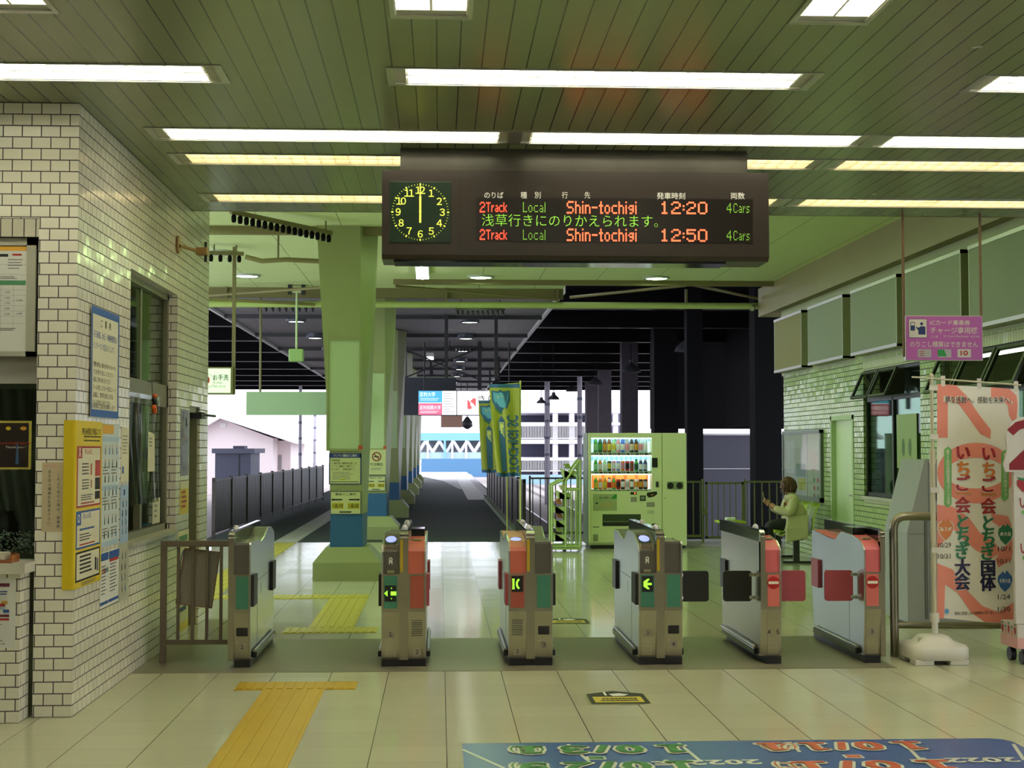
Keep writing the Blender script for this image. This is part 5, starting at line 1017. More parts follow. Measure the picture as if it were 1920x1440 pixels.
for i in range(24): q(k, a + .01 + (b_ - a) * i / 24, a + .01 + (b_ - a) * (i + .9) / 24, 1.66 + .02 * (i % 3), 1.745, y, TOPB if i % 3 else LBB)
for i in range(24): q(k, a + .02 + .94 * i / 24, a + .02 + .94 * (i + .95) / 24, 1.39 + .01 * (i % 2), 1.455, y, LBB if i % 2 else TOPB)
q(k, a + .03, b_ - .03, .945, 1.185, y, ORB)
for i in range(5): k.disc((a + .12 + .18 * i, y - .002, 1.13), RX, UZ, .07, .05, glow('display_yellow_orange', (.95, .42, .08), .8), 14)
k.text('ITO EN', (2.93, y - .003, 1.715), RX, UZ, .045, INK, w=.17); k.disc((2.80, y - .003, 1.715), RX, UZ, .025, .025, glow('leaf_mark', (.05, .5, .15), .6), 5); k.build('display_backing', v)
k = MB()
for z in shz: k.box(a, b_, VY + .05, VY + .23, z - .012, z, WHITE).box(a, b_, VY + .035, VY + .05, z - .045, z + .002, S('button_strip', '#b9c7b0', .4))
k.build('shelves', v)
k = MB(); NB = 12; bx = lambda i: a + .05 + (b_ - a - .10) * (i + .5) / NB
for z in shz:
    for i in range(NB): k.box(bx(i) - .022, bx(i) + .022, VY + .028, VY + .036, z - .036, z - .014, BLACK)
for z in shz:
    for i in range(0, NB, 2): k.disc((bx(i), VY + .0275, z - .025), RX, UZ, .009, .009, WHITE, 8)
k.build('selection_buttons', v)
MB().box(a, b_, VY + .012, VY + .016, c, d, glass_mat('vending_glass', (.96, .98, .97), .06)).build('display_pane', v)
for z in (1.745, 1.472, 1.178): MB().box(a + .01, b_ - .01, VY + .04, VY + .055, z - .008, z + .004, glow('added_shelf_light', (.85, .95, 1.0), 7.0)).build('added_shelf_light', v)  # strips added to brighten the bottles from the front
k = MB(); y = VY - .001
q(k, 2.42, 2.80, .60, .865, y, S('label_panel', '#a9b58a', .5)); k.disc((2.54, y - .001, .805), RX, UZ, .022, .016, PGRN, 6); k.text('伊藤園', (2.62, y - .001, .805), RX, UZ, .035, INK, w=.10); k.poly([(-.05, -.035), (.05, -.035), (.05, .035), (.02, .035)], (2.75, y - .001, .825), RX, UZ, S('corner_green', '#2c9a3a', .5)); k.bars((2.55, y - .001, .65), RX, UZ, .22, .08, 3, OCH, .3, .2, 3); k.disc((2.48, y - .001, .72), RX, UZ, .02, .014, INK, 8); k.bars((2.42, y, .335), RX, UZ, .1, .02, 1, GREYI, .8, 0, 1); k.build('front_label', v)
MB().box(2.57, 3.18, VY - .004, VY + .01, .36, .545, S('flap_dark', '#3d4a34', .25)).box(2.58, 3.17, VY - .006, VY - .004, .36, .40, BLACK).box(2.58, 3.17, VY - .006, VY - .004, .43, .436, CHROME).build('delivery_flap', v)
k = MB(); k.box(3.36, 3.45, VY - .012, VY, 1.285, 1.435, BLACK, .004).box(3.42, 3.465, VY - .01, VY, .97, 1.06, DKG, .004); k.build('card_terminal', v)
MB().box(3.015, 3.115, VY - .004, VY, .855, .895, BLACK).box(3.075, 3.10, VY - .006, VY - .004, .866, .887, glow('red_digits', (1, .15, .05), 1.2)).build('price_display', v)
MB().box(3.02, 3.115, VY - .006, VY, .74, .815, ALU).box(3.165, 3.26, VY - .006, VY, .755, .84, DKG).box(3.18, 3.245, VY - .008, VY - .006, .78, .82, S('lcd_green', '#7f9a70', .3)).build('bill_slot', v)
k = MB(); k.poly([(-.09, -.02), (-.05, -.05), (.03, -.03), (.08, .01), (.07, .05), (.02, .045), (-.05, .035), (-.085, .03)], (3.365, VY - .002, .855), RX, UZ, BLACK).cyl((3.34, VY - .003, .845), (3.385, VY - .003, .86), .006, OCH, 6); k.build('coin_lever', v)
MB().box(3.27, 3.40, VY - .003, VY, .66, .735, ALU).bars((3.28, VY - .004, .55), RX, UZ, .13, .06, 3, GREYI, .3, .2, 2).build('coin_panel', v)
MB().disc((3.395, VY - .002, .37), RX, UZ, .05, .03, BLACK, 16).build('coin_return', v); MB().box(2.42, 2.50, VY - .002, VY, .10 + .02, .23, S('small_plate', '#8f9678', .5)).build('small_plate', v)
r = thing('recycling_bin', 'pale green bottle bin with two round holes beside the vending machine', 'bin', (3.72, VY + .3, 0))
MB().box(3.525, 3.915, VY + .01, VY + .62, .05, 1.83, VG, .006).build('body', r); MB().box(3.55, 3.89, VY + .05, VY + .6, 0, .05, BLACK).build('plinth', r)
MB().box(3.60, 3.86, VY + .002, VY + .012, .94, 1.06, S('hole_plate', '#8fa070', .4)).build('hole_plate', r)
for x in (3.655, 3.80): MB().disc((x, VY - .001, .995), RX, UZ, .052, .052, BLACK, 20).ring((x, VY + .0, .995), RX, UZ, .05, .058, ALU).build('bottle_hole', r)
MB().disc((3.57, VY + .008, .80), RX, UZ, .008, .008, BLACK, 8).build('lock', r)
# the drinks on show
def drink(kind, body, lab_, x, z, label):
    z += .001; o = thing('drink_bottle' if kind < 2 else 'drink_can', label, 'drink', (x, VY + .14, z), 'drinks on show in the vending machine'); c_ = (x, VY + .14, z); o.scale = (1.06, 1.06, 1.18)
    if kind == 0: MB().lathe([(.031, 0), (.033, .01), (.033, .12), (.026, .15), (.013, .175), (.013, .185)], c_, body, 12).build('bottle', o); MB().cyl((x, VY + .14, z + .185), (x, VY + .14, z + .20), .014, WHITE, 10).build('cap', o); MB().lathe([(.0335, .03), (.0335, .115)], c_, lab_, 12).build('label_band', o)
    elif kind == 1: MB().lathe([(.030, 0), (.032, .01), (.032, .10), (.022, .13), (.018, .14)], c_, body, 12).build('bottle', o); MB().cyl((x, VY + .14, z + .14), (x, VY + .14, z + .158), .020, lab_, 10).build('cap', o); MB().lathe([(.0325, .02), (.0325, .095)], c_, lab_, 12).build('label_band', o)
    else: MB().lathe([(.027, 0), (.032, .006), (.032, .125), (.027, .135)], c_, body, 12).build('can', o); MB().lathe([(.0325, .03), (.0325, .105)], c_, lab_, 12).build('label_band', o)
DC = {'green': '#3f9a3a', 'dark green': '#1f4a2a', 'brown': '#7a4a22', 'amber': '#c08a2c', 'pale green': '#9fd0a0', 'pink': '#d0858e', 'blue': '#2f62c0', 'silver': '#a8a8ac', 'black': '#1c1a18', 'clear': '#b8cbd2', 'white': '#d8d8d2', 'red': '#b02424', 'navy': '#22305e', 'orange': '#d0742c', 'yellow': '#cdbb3c', 'lilac': '#8c90c4', 'cream': '#cbbf9c'}
DM = {k_: S('drink_' + k_.replace(' ', '_'), h_, .3, var=0) for k_, h_ in DC.items()}
R1 = [('green', 'pale green'), ('dark green', 'green'), ('brown', 'amber'), ('brown', 'yellow'), ('pale green', 'yellow'), ('pink', 'white'), ('blue', 'white'), ('silver', 'pink'), ('black', 'cream'), ('black', 'amber'), ('clear', 'pink'), ('clear', 'white')]
R2 = [('green', 'pale green'), ('orange', 'white'), ('pale green', 'white'), ('dark green', 'yellow'), ('pink', 'white'), ('lilac', 'white'), ('orange', 'pink'), ('red', 'black'), ('red', 'brown'), ('green', 'dark green'), ('navy', 'white'), ('navy', 'silver')]
R3 = [('green', 'yellow'), ('orange', 'white'), ('amber', 'yellow'), ('white', 'red'), ('green', 'orange'), ('red', 'black'), ('black', 'white'), ('white', 'silver'), ('dark green', 'white'), ('white', 'amber'), ('black', 'amber'), ('black', 'silver')]
od = ['first', 'second', 'third', 'fourth', 'fifth', 'sixth', 'seventh', 'eighth', 'ninth', 'tenth', 'eleventh', 'twelfth']
for R_, z, nm, kf in ((R1, shz[0], 'top', lambda i: 0), (R2, shz[1], 'middle', lambda i: 2 if 3 <= i <= 8 else 1), (R3, shz[2], 'bottom', lambda i: 1 if i < 5 else 2)):
    for i, (p_, l_) in enumerate(R_): kd = kf(i); drink(kd, DM[p_], DM[l_], bx(i), z, f"{p_} {'bottle' if kd < 2 else 'can'}, {od[i]} from the left on the {nm} vending shelf")
# ================================================================ leaflet rack
RG = mat('rack_green', (.42, .56, .20), .45)
r = thing('leaflet_rack', 'green metal leaflet rack between the fence and the vending machine', 'rack', (1.95, 22.9, 0)); ya, yb = 22.62, 23.10
for y, nm in ((ya, 'near'), (yb, 'far')):
    k = MB(); t = .018
    for p, e in (((1.73, .06), (1.73, 1.02)), ((1.73, 1.02), (1.90, 1.10)), ((1.94, .06), (1.94, 1.08)), ((1.94, 1.08), (2.15, 1.40)), ((2.165, .06), (2.165, 1.42)), ((1.94, .95), (2.165, .95)), ((1.70, .08), (2.18, .08)), ((2.02, .1), (2.02, .95)), ((2.09, .1), (2.09, .95))):
        k.cyl((p[0], y, p[1]), (e[0], y, e[1]), t if p[0] != 2.02 and p[0] != 2.09 else .010, RG, 6)
    k.build('side_frame', r)
MB().box(1.72, 2.18, ya, yb, .03, .06, RG).build('base', r)
lf = [S('leaflet_green', '#8aa04a', .5), S('leaflet_brown', '#8a5a3a', .5), S('leaflet_orange', '#b0703a', .5), S('leaflet_cream', '#c9c49a', .5)]
for i in range(5):
    x, z = 1.76 + .012 * (i % 2) + (.02 if i < 3 else .07 * (i - 2)), .16 + .215 * i
    if i == 4: x, z = 1.92, 1.14
    w_ = .16 if i < 3 else .18
    k = MB(); k.hexa([(x, ya + .02, z), (x + w_, ya + .02, z), (x + w_, yb - .02, z), (x, yb - .02, z), (x - .03, ya + .02, z + .13), (x - .02, ya + .02, z + .13), (x - .02, yb - .02, z + .13), (x - .03, yb - .02, z + .13)], RG)
    k.box(x + .0, x + w_, ya + .02, ya + .03, z, z + .10, RG); k.build('tray', r)
    tag(MB().hexa([(x + .05, ya + .05, z + .135), (x + .11, ya + .05, z + .06 + .075), (x + .11, yb - .05, z + .135), (x + .05, yb - .05, z + .135), (x + .02, ya + .05, z + .20), (x + .08, ya + .05, z + .21), (x + .08, yb - .05, z + .21), (x + .02, yb - .05, z + .20)], lf[i % 4]).build('leaflets'), f"stack of {['green', 'brown', 'orange', 'cream', 'green topped'][i]} leaflets in the {['lowest', 'second lowest', 'middle', 'second highest', 'highest'][i]} rack tray", 'leaflets', 'leaflets in the rack')
# ================================================================ fences
BRN = mat('dark_brown_fence', (.040, .034, .030), .35, metal=.3, var=.2); GRF = mat('dull_green_fence', (.13, .15, .05), .45)
def fence(name, label, p, q, h, nb, m, solid=False, post=2.0):
    p, q = Vector(p), Vector(q); d = (q - p); L = d.length; d.normalize(); s = Vector((-d.y, d.x, 0)); o = thing(name, label, 'fence', (p + q) / 2)
    def slab(a, b, z0, z1, t, m_=m): return [p + d * a - s * t + UZ * z0, p + d * b - s * t + UZ * z0, p + d * b + s * t + UZ * z0, p + d * a + s * t + UZ * z0, p + d * a - s * t + UZ * z1, p + d * b - s * t + UZ * z1, p + d * b + s * t + UZ * z1, p + d * a + s * t + UZ * z1]
    n = max(1, round(L / post))
    for i in range(n + 1): a = L * i / n; MB().hexa(slab(max(0, a - .03), min(L, a + .03), 0, h + .03, .03), m).build('post', o)
    MB().hexa(slab(0, L, h - .03, h, .02), m).build('top_rail', o); MB().hexa(slab(0, L, .10, .14, .02), m).build('bottom_rail', o)
    k = MB()
    for i in range(nb): a = L * (i + .5) / nb; w_ = L / nb * (.42 if solid else .0); w_ = w_ or .009; k.hexa(slab(a - w_, a + w_, .14, h - .03, .008), m)
    k.build('slat_panel' if solid else 'bar_panel', o)
fence('slat_fence', 'dark brown slatted fence along the left platform side', (-3.95, 26.0, 0), (-3.55, 45, 0), 1.04, 95, BRN, True, 1.9)
fence('slat_fence', 'dark brown slatted fence between the middle platform and the tracks', (1.47, 45.0, 0), (1.47, 25.6, 0), 1.02, 97, BRN, True, 1.9)
fence('bar_fence', 'dark barred fence across the track end, behind the leaflet rack', (1.55, 25.55, 0), (3.4, 25.55, 0), 1.08, 14, BRN, False, .62)
fence('bar_fence', 'dull green barred fence right of the bottle bin, beside the gate', (3.95, 24.5, 0), (4.42, 24.5, 0), 1.04, 4, GRF, False, .47)
g = thing('fence_gate', 'dull green barred gate with a latch box in the track fence', 'gate', (4.75, 24.45, 0)); y = 24.45
k = MB(); k.box(4.44, 4.475, y, y + .035, .08, 1.02, GRF).box(5.05, 5.085, y, y + .035, .08, 1.02, GRF).box(4.44, 5.085, y, y + .035, .985, 1.02, GRF).box(4.44, 5.085, y, y + .035, .08, .115, GRF); k.build('frame', g)
for i in range(5): MB().box(4.555 + .1 * i - .008, 4.555 + .1 * i + .008, y + .008, y + .026, .115, .985, GRF).build('bar', g)
MB().box(4.38, 4.46, y - .03, y, .48, .58, GRF, .006).build('latch_box', g)
fence('bar_fence', 'dull green barred fence ending at the right tiled wall', (5.09, 24.5, 0), (5.85, 24.5, 0), 1.04, 6, GRF, False, .76)
kerb = struct(MB().box(1.35, 1.60, 25.0, 45, 0, .09, mat('green_kerb', (.16, .22, .12), .6)).build('trim_4', loc=(1.47, 35, 0)))
# ================================================================ poster frame and bench seats by the right wall
pf = thing('poster_case', 'grey framed pair of posters on the far end of the right tiled wall', 'poster case', (5.5, 22.2, .8)); xw = XR - .045
k = MB(); y0, y1, z0, z1 = 21.05, 23.45, .80, 1.86
for a, b, c, d in ((y0, y1, z0, z0 + .07), (y0, y1, z1 - .05, z1), (y0, y0 + .08, z0, z1), (y1 - .05, y1, z0, z1)): k.box(xw, XR, a, b, c, d, S('grey_green_frame', '#5c6a58', .4))
k.build('frame', pf)
LP = lambda y, z: Vector((xw + .019, y, z)); MY = Vector((0, -1, 0))
k = MB(); k.box(xw + .02, XR, y0 + .08, 21.9, z0 + .07, z1 - .05, S('sage_poster', '#a9b89a', .5, var=.04)); p1_ = k.build('right_poster', pf); k = MB(); k.bars(LP(21.80, 1.25), MY, UZ, .6, .3, 6, PINKT, .3, .3, 2); [k.disc(LP(21.3 + .2 * (i % 2), 1.12 - .12 * (i // 2)), MY, UZ, .06, .035, (PRED, PGRN, GREYI)[i % 3], 8) for i in range(6)]; k.build('printing', p1_)
k = MB(); k.box(xw + .02, XR, 21.93, y1 - .05, z0 + .07, z1 - .05, S('pale_grey_poster', '#b4b9b4', .45, var=.06)); p2_ = k.build('left_poster', pf); k = MB(); q4 = lambda a, b, c, d, m: k.add([LP(a, c), LP(b, c), LP(b, d), LP(a, d)], [(3, 2, 1, 0)], m); q4(22.0, 22.6, 1.15, 1.35, S('poster_teal', '#6f8f88', .5)); q4(22.0, 22.5, .95, 1.13, S('poster_yellowgreen', '#a8b024', .5)); q4(22.7, 23.3, 1.2, 1.7, S('poster_mist', '#c4c8d0', .4)); k.build('printing', p2_)
MB().box(xw + .002, xw + .006, y0 + .08, y1 - .05, z0 + .07, z1 - .05, glass_mat('poster_pane', (.97, .98, .97), .04)).build('pane', pf)
LIME = mat('lime_plastic', (.36, .48, .03), .35, var=.04)
def seat(y, label):
    o = thing('bench_seat', label, 'seat', (4.98, y, 0), 'lime green bench seats'); w_ = .22
    def sheet_(prof, m, nm, th=.014):
        k = MB(); n = len(prof); vs = []
        for yy in (-w_, -w_ * .5, 0, w_ * .5, w_):
            sag = .02 * (1 - (yy / w_) ** 2)
            vs += [(p[0], y + yy, p[1] - sag) for p in prof]
        vs2 = [(a - .006, b, c - th) for a, b, c in vs]; fs = [(i * n + j, i * n + j + 1, (i + 1) * n + j + 1, (i + 1) * n + j) for i in range(4) for j in range(n - 1)]; N_ = len(vs)
        k.add(vs + vs2, fs + [tuple(N_ + t for t in f[::-1]) for f in fs] + [(j, N_ + j, N_ + j + 1, j + 1) for j in range(n - 1)] + [(4 * n + j, 4 * n + j + 1, N_ + 4 * n + j + 1, N_ + 4 * n + j) for j in range(n - 1)] + [(i * n, (i + 1) * n, N_ + (i + 1) * n, N_ + i * n) for i in range(4)] + [(i * n + n - 1, N_ + i * n + n - 1, N_ + (i + 1) * n + n - 1, (i + 1) * n + n - 1) for i in range(4)], m, True); return k.build(nm, o)
    sheet_([(4.70, .405), (4.73, .43), (4.80, .435), (4.95, .42), (5.06, .415)], LIME, 'seat_pan')
    sheet_([(5.06, .415), (5.10, .44), (5.12, .52), (5.14, .66), (5.18, .78), (5.23, .85)], LIME, 'backrest')
    MB().disc((5.113, y - .12, .60), (0, -1, 0), UZ, .03, .03, CHROME, 12).disc((5.10, y - .12, .47), (0, -1, 0), UZ, .02, .02, CHROME, 10).build('bolts', o)
    return o
for y, l in ((20.2, 'lime green plastic seat the person sits on'), (20.75, 'lime green plastic seat behind the seated person'), (21.3, 'lime green plastic seat second behind the seated person')): seat(y, l)
bf = thing('seat_beam', 'dark steel beam and legs carrying the lime green seats', 'seat frame', (4.93, 20.75, 0)); MB().box(4.88, 4.98, 20.0, 21.6, .33, .385, DKG).build('beam', bf)
for y in (20.2, 21.3): MB().box(4.89, 4.97, y - .03, y + .03, .03, .33, DKG).box(4.74, 5.14, y - .03, y + .03, 0, .03, DKG).build('leg', bf)
# bright low table left of the person
lt = thing('seat_end', 'lime topped low side table before the seated person', 'table', (4.18, 21.0, 0)); MB().box(3.98, 4.36, 20.8, 21.2, .52, .55, LIME, .006).build('top', lt); MB().cyl((4.17, 21, .02), (4.17, 21, .52), .03, DKG, 10).box(4.05, 4.29, 20.88, 21.12, 0, .02, DKG).build('leg', lt)
tag(MB().box(4.09, 4.23, 20.9, 21.0, .5505, .60, WHITE, .015).build('paper_bag'), 'small white bag on the lime topped side table', 'bag')
# ================================================================ right wall: boarded panels, windows
PGF = mat('panel_frame_metal', (.30, .31, .20), .4, metal=.3)
for i, (a, b) in enumerate(((21.72, 23.52), (19.46, 21.34), (17.12, 19.08), (14.97, 16.8), (13.0, 14.75))):
    o = thing('wall_panel', ['yellowish boarded panel at the far end of the row under the beam', 'grey green boarded panel second from the far end under the beam', 'grey green boarded panel third from the far end under the beam', 'grey green boarded panel behind the pink sign under the beam', 'grey green boarded panel nearest the viewer under the beam'][i], 'wall panel', (5.48, (a + b) / 2, 2.8), 'boarded panels under the beam')
    f = MB(); x0, x1 = 5.40, 5.565
    f.box(x0 + .006, x1, a, a + .03, 2.80, 3.66, PGF).box(x0 + .006, x1, b - .03, b, 2.80, 3.66, PGF).box(x0 + .006, x1, a, b, 2.80, 2.83, PGF).box(x0 + .006, x1, a, b, 3.62, 3.66, PGF).box(x0, x0 + .01, a, b, 2.80, 2.84, ALU).box(x0, x0 + .01, a, b, 3.62, 3.66, ALU); f.build('frame', o)
    MB().box(x0 + .008, x0 + .02, a + .03, b - .03, 2.83, 3.62, mat('yellowed_board', (.19, .175, .03), .5, spec=.25, var=.08) if i == 0 else mat('grey_green_board', (.165, .205, .088), .45, spec=.3, var=.05, scale=2)).build('board', o)
    MB().box(x0, x0 + .012, a - .12, a, 2.80, 3.66, GRN2).build('cover_strip', o) if False else None
WF = S('dark_window_frame', '#23281f', .4); TEAL = glass_mat('office_glass', (.55, .78, .62), .30)
def office_window(n, y0, y1, z0, z1, zt, nh, skip):
    f = MB(); x0, x1 = XR + .03, XR + .09
    for a, b, c, d in ((y0, y1, z0, z0 + .05), (y0, y1, z1 - .04, z1), (y0, y0 + .05, z0, z1), (y1 - .05, y1, z0, z1), (y0, y1, zt - .03, zt + .03)): f.box(x0, x1, a, b, c, d, WF)
    f.box(x0, x1, (y0 + y1) / 2 - .025, (y0 + y1) / 2 + .025, z0, zt, WF); w_ = struct(f.build(f'window_{n}', loc=(XR + .06, (y0 + y1) / 2, z0)))
    MB().box(x0 + .02, x0 + .028, y0 + .05, y1 - .05, z0 + .05, zt - .03, TEAL).build('pane', w_)
    for i in range(nh):
        a = y0 + (y1 - y0) * i / nh + .02; b = y0 + (y1 - y0) * (i + 1) / nh - .02
        if i in skip: MB().box(x0 + .02, x0 + .028, a, b, zt, z1 - .04, GLASS).build('fixed_pane', w_); continue
        k = MB(); T = Vector((XR - .0, 0, z1 - .03)); dn = Vector((-.42, 0, -.91)) * (z1 - zt); nx = Vector((-.91, 0, .42)) * .03
        def B(ya, yb, s0, s1, m): k.hexa([T + dn * s1 + UZ * 0 + Vector((0, ya, 0)), T + dn * s1 + nx + Vector((0, ya, 0)), T + dn * s1 + nx + Vector((0, yb, 0)), T + dn * s1 + Vector((0, yb, 0)), T + dn * s0 + Vector((0, ya, 0)), T + dn * s0 + nx + Vector((0, ya, 0)), T + dn * s0 + nx + Vector((0, yb, 0)), T + dn * s0 + Vector((0, yb, 0))], m)
        B(a, b, 0, .08, WF); B(a, b, .92, 1.0, WF); B(a, a + .05, .08, .92, WF); B(b - .05, b, .08, .92, WF); k.build('hopper_frame', w_)
        k = MB(); k.quad(T + dn * .08 + nx * .5 + Vector((0, a + .05, 0)), T + dn * .08 + nx * .5 + Vector((0, b - .05, 0)), T + dn * .92 + nx * .5 + Vector((0, b - .05, 0)), T + dn * .92 + nx * .5 + Vector((0, a + .05, 0)), glass_mat('hopper_glass', (.62, .72, .64), .45)); k.build('hopper_pane', w_)
    return w_
office_window(3, 16.74, 19.03, .97, 2.60, 2.22, 3, (0,)); office_window(4, 13.45, 16.05, .95, 2.62, 2.18, 3, ())
struct(MB().box(XR - .03, XR + .03, 16.7, 19.07, .935, .97, ALUP).build('trim_5'))
nn = tag(MB().box(XR + .037, XR + .046, 17.0, 17.75, 1.35, 2.0, S('yellowgreen_notice', '#8a9f5c', .5)).disc((XR + .034, 17.5, 1.6), (0, -1, 0), UZ, .05, .11, S('notice_ink', '#4d6b2a', .5), 10).disc((XR + .034, 17.25, 1.6), (0, -1, 0), UZ, .05, .11, S('notice_ink', '#4d6b2a', .5), 10).build('paper_notice'), 'yellow green notice inside the right office window', 'notice')
ol = thing('added_office_light', 'ceiling light inside the right hand office', 'ceiling light', (7.0, 17.5, 2.8)); MB().box(6.8, 7.2, 15.5, 19.5, 2.82, 2.895, WHITE).build('housing', ol); MB().cyl((7.0, 15.6, 2.78), (7.0, 19.4, 2.78), .022, glow('added_office_tube', (.95, 1.0, .8), 9.0), 8).build('tube', ol)  # hidden lamp added to make the right window glow
# ---- card charging machine
CG = S('machine_grey', '#969c8e', .4, var=.02); cm = thing('card_charge_machine', 'grey green sloping fronted card machine behind the pipe railing', 'machine', (4.5, 13.4, 0))
MB().prism([(4.20, .03), (4.20, .83), (4.37, 1.49), (4.95, 1.49), (4.95, .03)], 'Y', 13.08, 13.75, CG).build('cabinet', cm); MB().box(4.23, 4.95, 13.1, 13.73, 0, .03, BLACK).build('plinth', cm)
k = MB(); y = 13.078
for a, b, c, d in ((4.40, 4.404, .05, 1.47), (4.404, 4.95, 1.0, 1.004), (4.404, 4.95, .60, .604), (4.22, 4.40, .82, .824), (4.62, 4.624, .05, .60)): k.box(a, b, y, y + .004, c, d, DKG)
k.box(4.45, 4.49, y, y + .004, 1.12, 1.20, S('grille_dark', '#4a4d42', .5)).box(4.415, 4.425, y, y + .004, .68, .76, DKG); k.build('door_seams', cm)
MB().box(4.36, 4.385, 13.070, 13.08, .06, .95, S('cabinet_edge', '#5f6356', .4)).build('edge_strip', cm)
# ================================================================ striped event banner
SAL = S('banner_salmon', '#e58b76', .6, var=.02); OFF = S('banner_offwhite', '#e4e0d0', .6, var=.02); NY = 10.93; PLAS = S('white_plastic', '#d5d2c4', .35, var=.02); CRP = S('cream_plastic', '#c4bfa2', .4)
nb_ = thing('nobori_banner', 'tall salmon and white event banner on a white pole with water base', 'banner', (3.72, 10.93, 0))
def NP(px, py, lift=0.): yq = NY + (px - 1757) / 153 * .13; p = at(px, py, Y=yq); return Vector((p.x, yq - lift, p.z))
cl = [(1757, 720), (1800, 723), (1855, 726), (1911, 730), (1908, 900), (1904, 1050), (1901, 1170), (1850, 1167), (1800, 1162), (1757, 1158)]
k = MB(); fr = [NP(*c) for c in cl]; bk = [p + Vector((0, .003, 0)) for p in fr]; n = len(cl); k.add(fr + bk, [tuple(range(n))[::-1], tuple(range(n, 2 * n))] + [(i, (i + 1) % n, n + (i + 1) % n, n + i) for i in range(n)], OFF); ban = k.build('cloth', nb_)
k = MB()
NRV = (NP(1900, 900) - NP(1760, 900)); NRV.z = 0; NRV.normalize()
def nm(t, px, py, hpx, m, off=0., w=None, lift=.004, halo=True):
    c = NP(px, py, lift)
    if halo: k.text(t, c, NRV, UZ, hpx / 248 * 1.06, OFF, off=.03, w=None if w is None else w / 248 * 1.05)
    for d_ in ((-.0045, 0, .0045) if hpx > 20 else (0,)): k.text(t, c + NRV * d_ + UZ * abs(d_) * .5 + Vector((0, -.001 - (d_ + .0045) * .06, 0)), NRV, UZ, hpx / 248, m, off=off, w=None if w is None else w / 248)
shapes = [[(1757, 720), (1777, 721), (1777, 821), (1757, 821)], [(1777, 721), (1792, 722), (1812, 742), (1836, 778), (1858, 806), (1857, 823), (1838, 814), (1816, 783), (1797, 757), (1777, 752)],
          [(1858, 726), (1893, 729), (1906, 742), (1908, 760), (1905, 800), (1892, 780), (1889, 760), (1880, 750), (1858, 746)],
          [(1757, 946), (1786, 950), (1816, 970), (1838, 1000), (1858, 1010), (1880, 1035), (1858, 1047), (1830, 1032), (1800, 1006), (1788, 992), (1757, 1030)],
          [(1858, 962), (1890, 968), (1904, 1005), (1896, 1050), (1872, 1064), (1866, 1048), (1884, 1024), (1880, 992), (1860, 978)],
          [(1757, 1056), (1786, 1068), (1816, 1110), (1842, 1136), (1872, 1148), (1902, 1128), (1901, 1168), (1880, 1168), (1846, 1166), (1820, 1148), (1796, 1112), (1772, 1096), (1770, 1160), (1757, 1158)]]
for s_ in shapes: k.add([NP(*c, .0015) for c in s_], [tuple(range(len(s_)))[::-1]], SAL)
N_ = 32; vs = [NP(1830 + r_[0] * math.cos(2 * math.pi * i / N_), 887 + r_[1] * math.sin(2 * math.pi * i / N_), .0015) for r_ in ((73, 57), (57, 29)) for i in range(N_)]
k.add(vs, [(i, (i + 1) % N_, N_ + (i + 1) % N_, N_ + i) for i in range(N_)], SAL)
BR, BO, BG, BN, PG = S('banner_red', '#a3262b', .5, var=0), S('banner_orange', '#d07a33', .5, var=0), S('banner_green', '#2e7a52', .5, var=0), S('banner_navy', '#1f1f48', .5, var=0), S('banner_pill_green', '#6fae58', .5, var=0)
nm('夢を感動へ。感動を未来へ。', 1834, 750, 14, INK, w=139, lift=.003)
for x, tx in ((1806, 'いちご一会とちぎ大会'), (1854, 'いちご一会とちぎ国体')):
    for ch, yy, m in zip(tx, (849.6, 879, 906, 925, 947, 979, 1006, 1033, 1064, 1091), (BR, BO, BR, BO, BR, BG, BG, BG, BN, BN)): nm(ch, x - (yy - 850) * .008, yy + (2 if x > 1830 else 0), 33, m, .012)
def pill(px, y0, y1, t):
    k.add([NP(px - 7 + 0, y0 + 6, .003), NP(px, y0, .003), NP(px + 7, y0 + 6, .003), NP(px + 7, y1 - 6, .003), NP(px, y1, .003), NP(px - 7, y1 - 6, .003)], [(5, 4, 3, 2, 1, 0)], PG)
    k.vtext(t, NP(px, y0 + 10, .004), NRV, UZ, 8.4 / 248, OFF, (y1 - y0 - 14) / len(t) / 248)
pill(1777, 837, 952, '第22回全国障害者スポーツ大会'); pill(1884, 843, 940, '第77回国民体育大会')
for px, py, m, t in ((1773, 992, BO, '障スポ'), (1885, 1001, BG, '本大会'), (1884, 1089, S('banner_blue', '#3568a8', .5, var=0), '冬季大会')):
    pts = [(0, 21), (-9, 12), (-14, 0), (-13, -9), (-7, -14), (0, -12), (7, -14), (13, -9), (14, 0), (9, 12)]
    k.add([NP(px + a * 1.12, py + b * 1.1, .0028) for a, b in pts], [tuple(range(10))], OFF); k.add([NP(px + a, py + b, .0038) for a, b in pts], [tuple(range(10))], m); k.text(t, NP(px, py, .0048), NRV, UZ, 9 / 248, OFF, w=24 / 248, off=.02); k.add([NP(px + a, py - 16 + b, .0042) for a, b in ((-9, 4), (-4, -2), (0, 3), (3, -4), (9, 3), (0, 7))], [tuple(range(6))], m)
for px, py, t in ((1771, 1022, '10/29'), (1770, 1043, '10/31'), (1882, 1029, '10/1'), (1882, 1052, '10/11'), (1882, 1119, '1/24'), (1882, 1142, '1/30')): nm(t, px, py, 13, INK, 0, w=26, halo=False)
k.text('環境に配慮した大会開催に取り組んでいます。', NP(1838, 1149, .004), NRV, UZ, 7 / 248, INK, w=108 / 248); k.disc(NP(1775, 1146, .004), NRV, UZ, .02, .02, S('eco_blue', '#5b9bc4', .5), 10); k.build('print', ban)
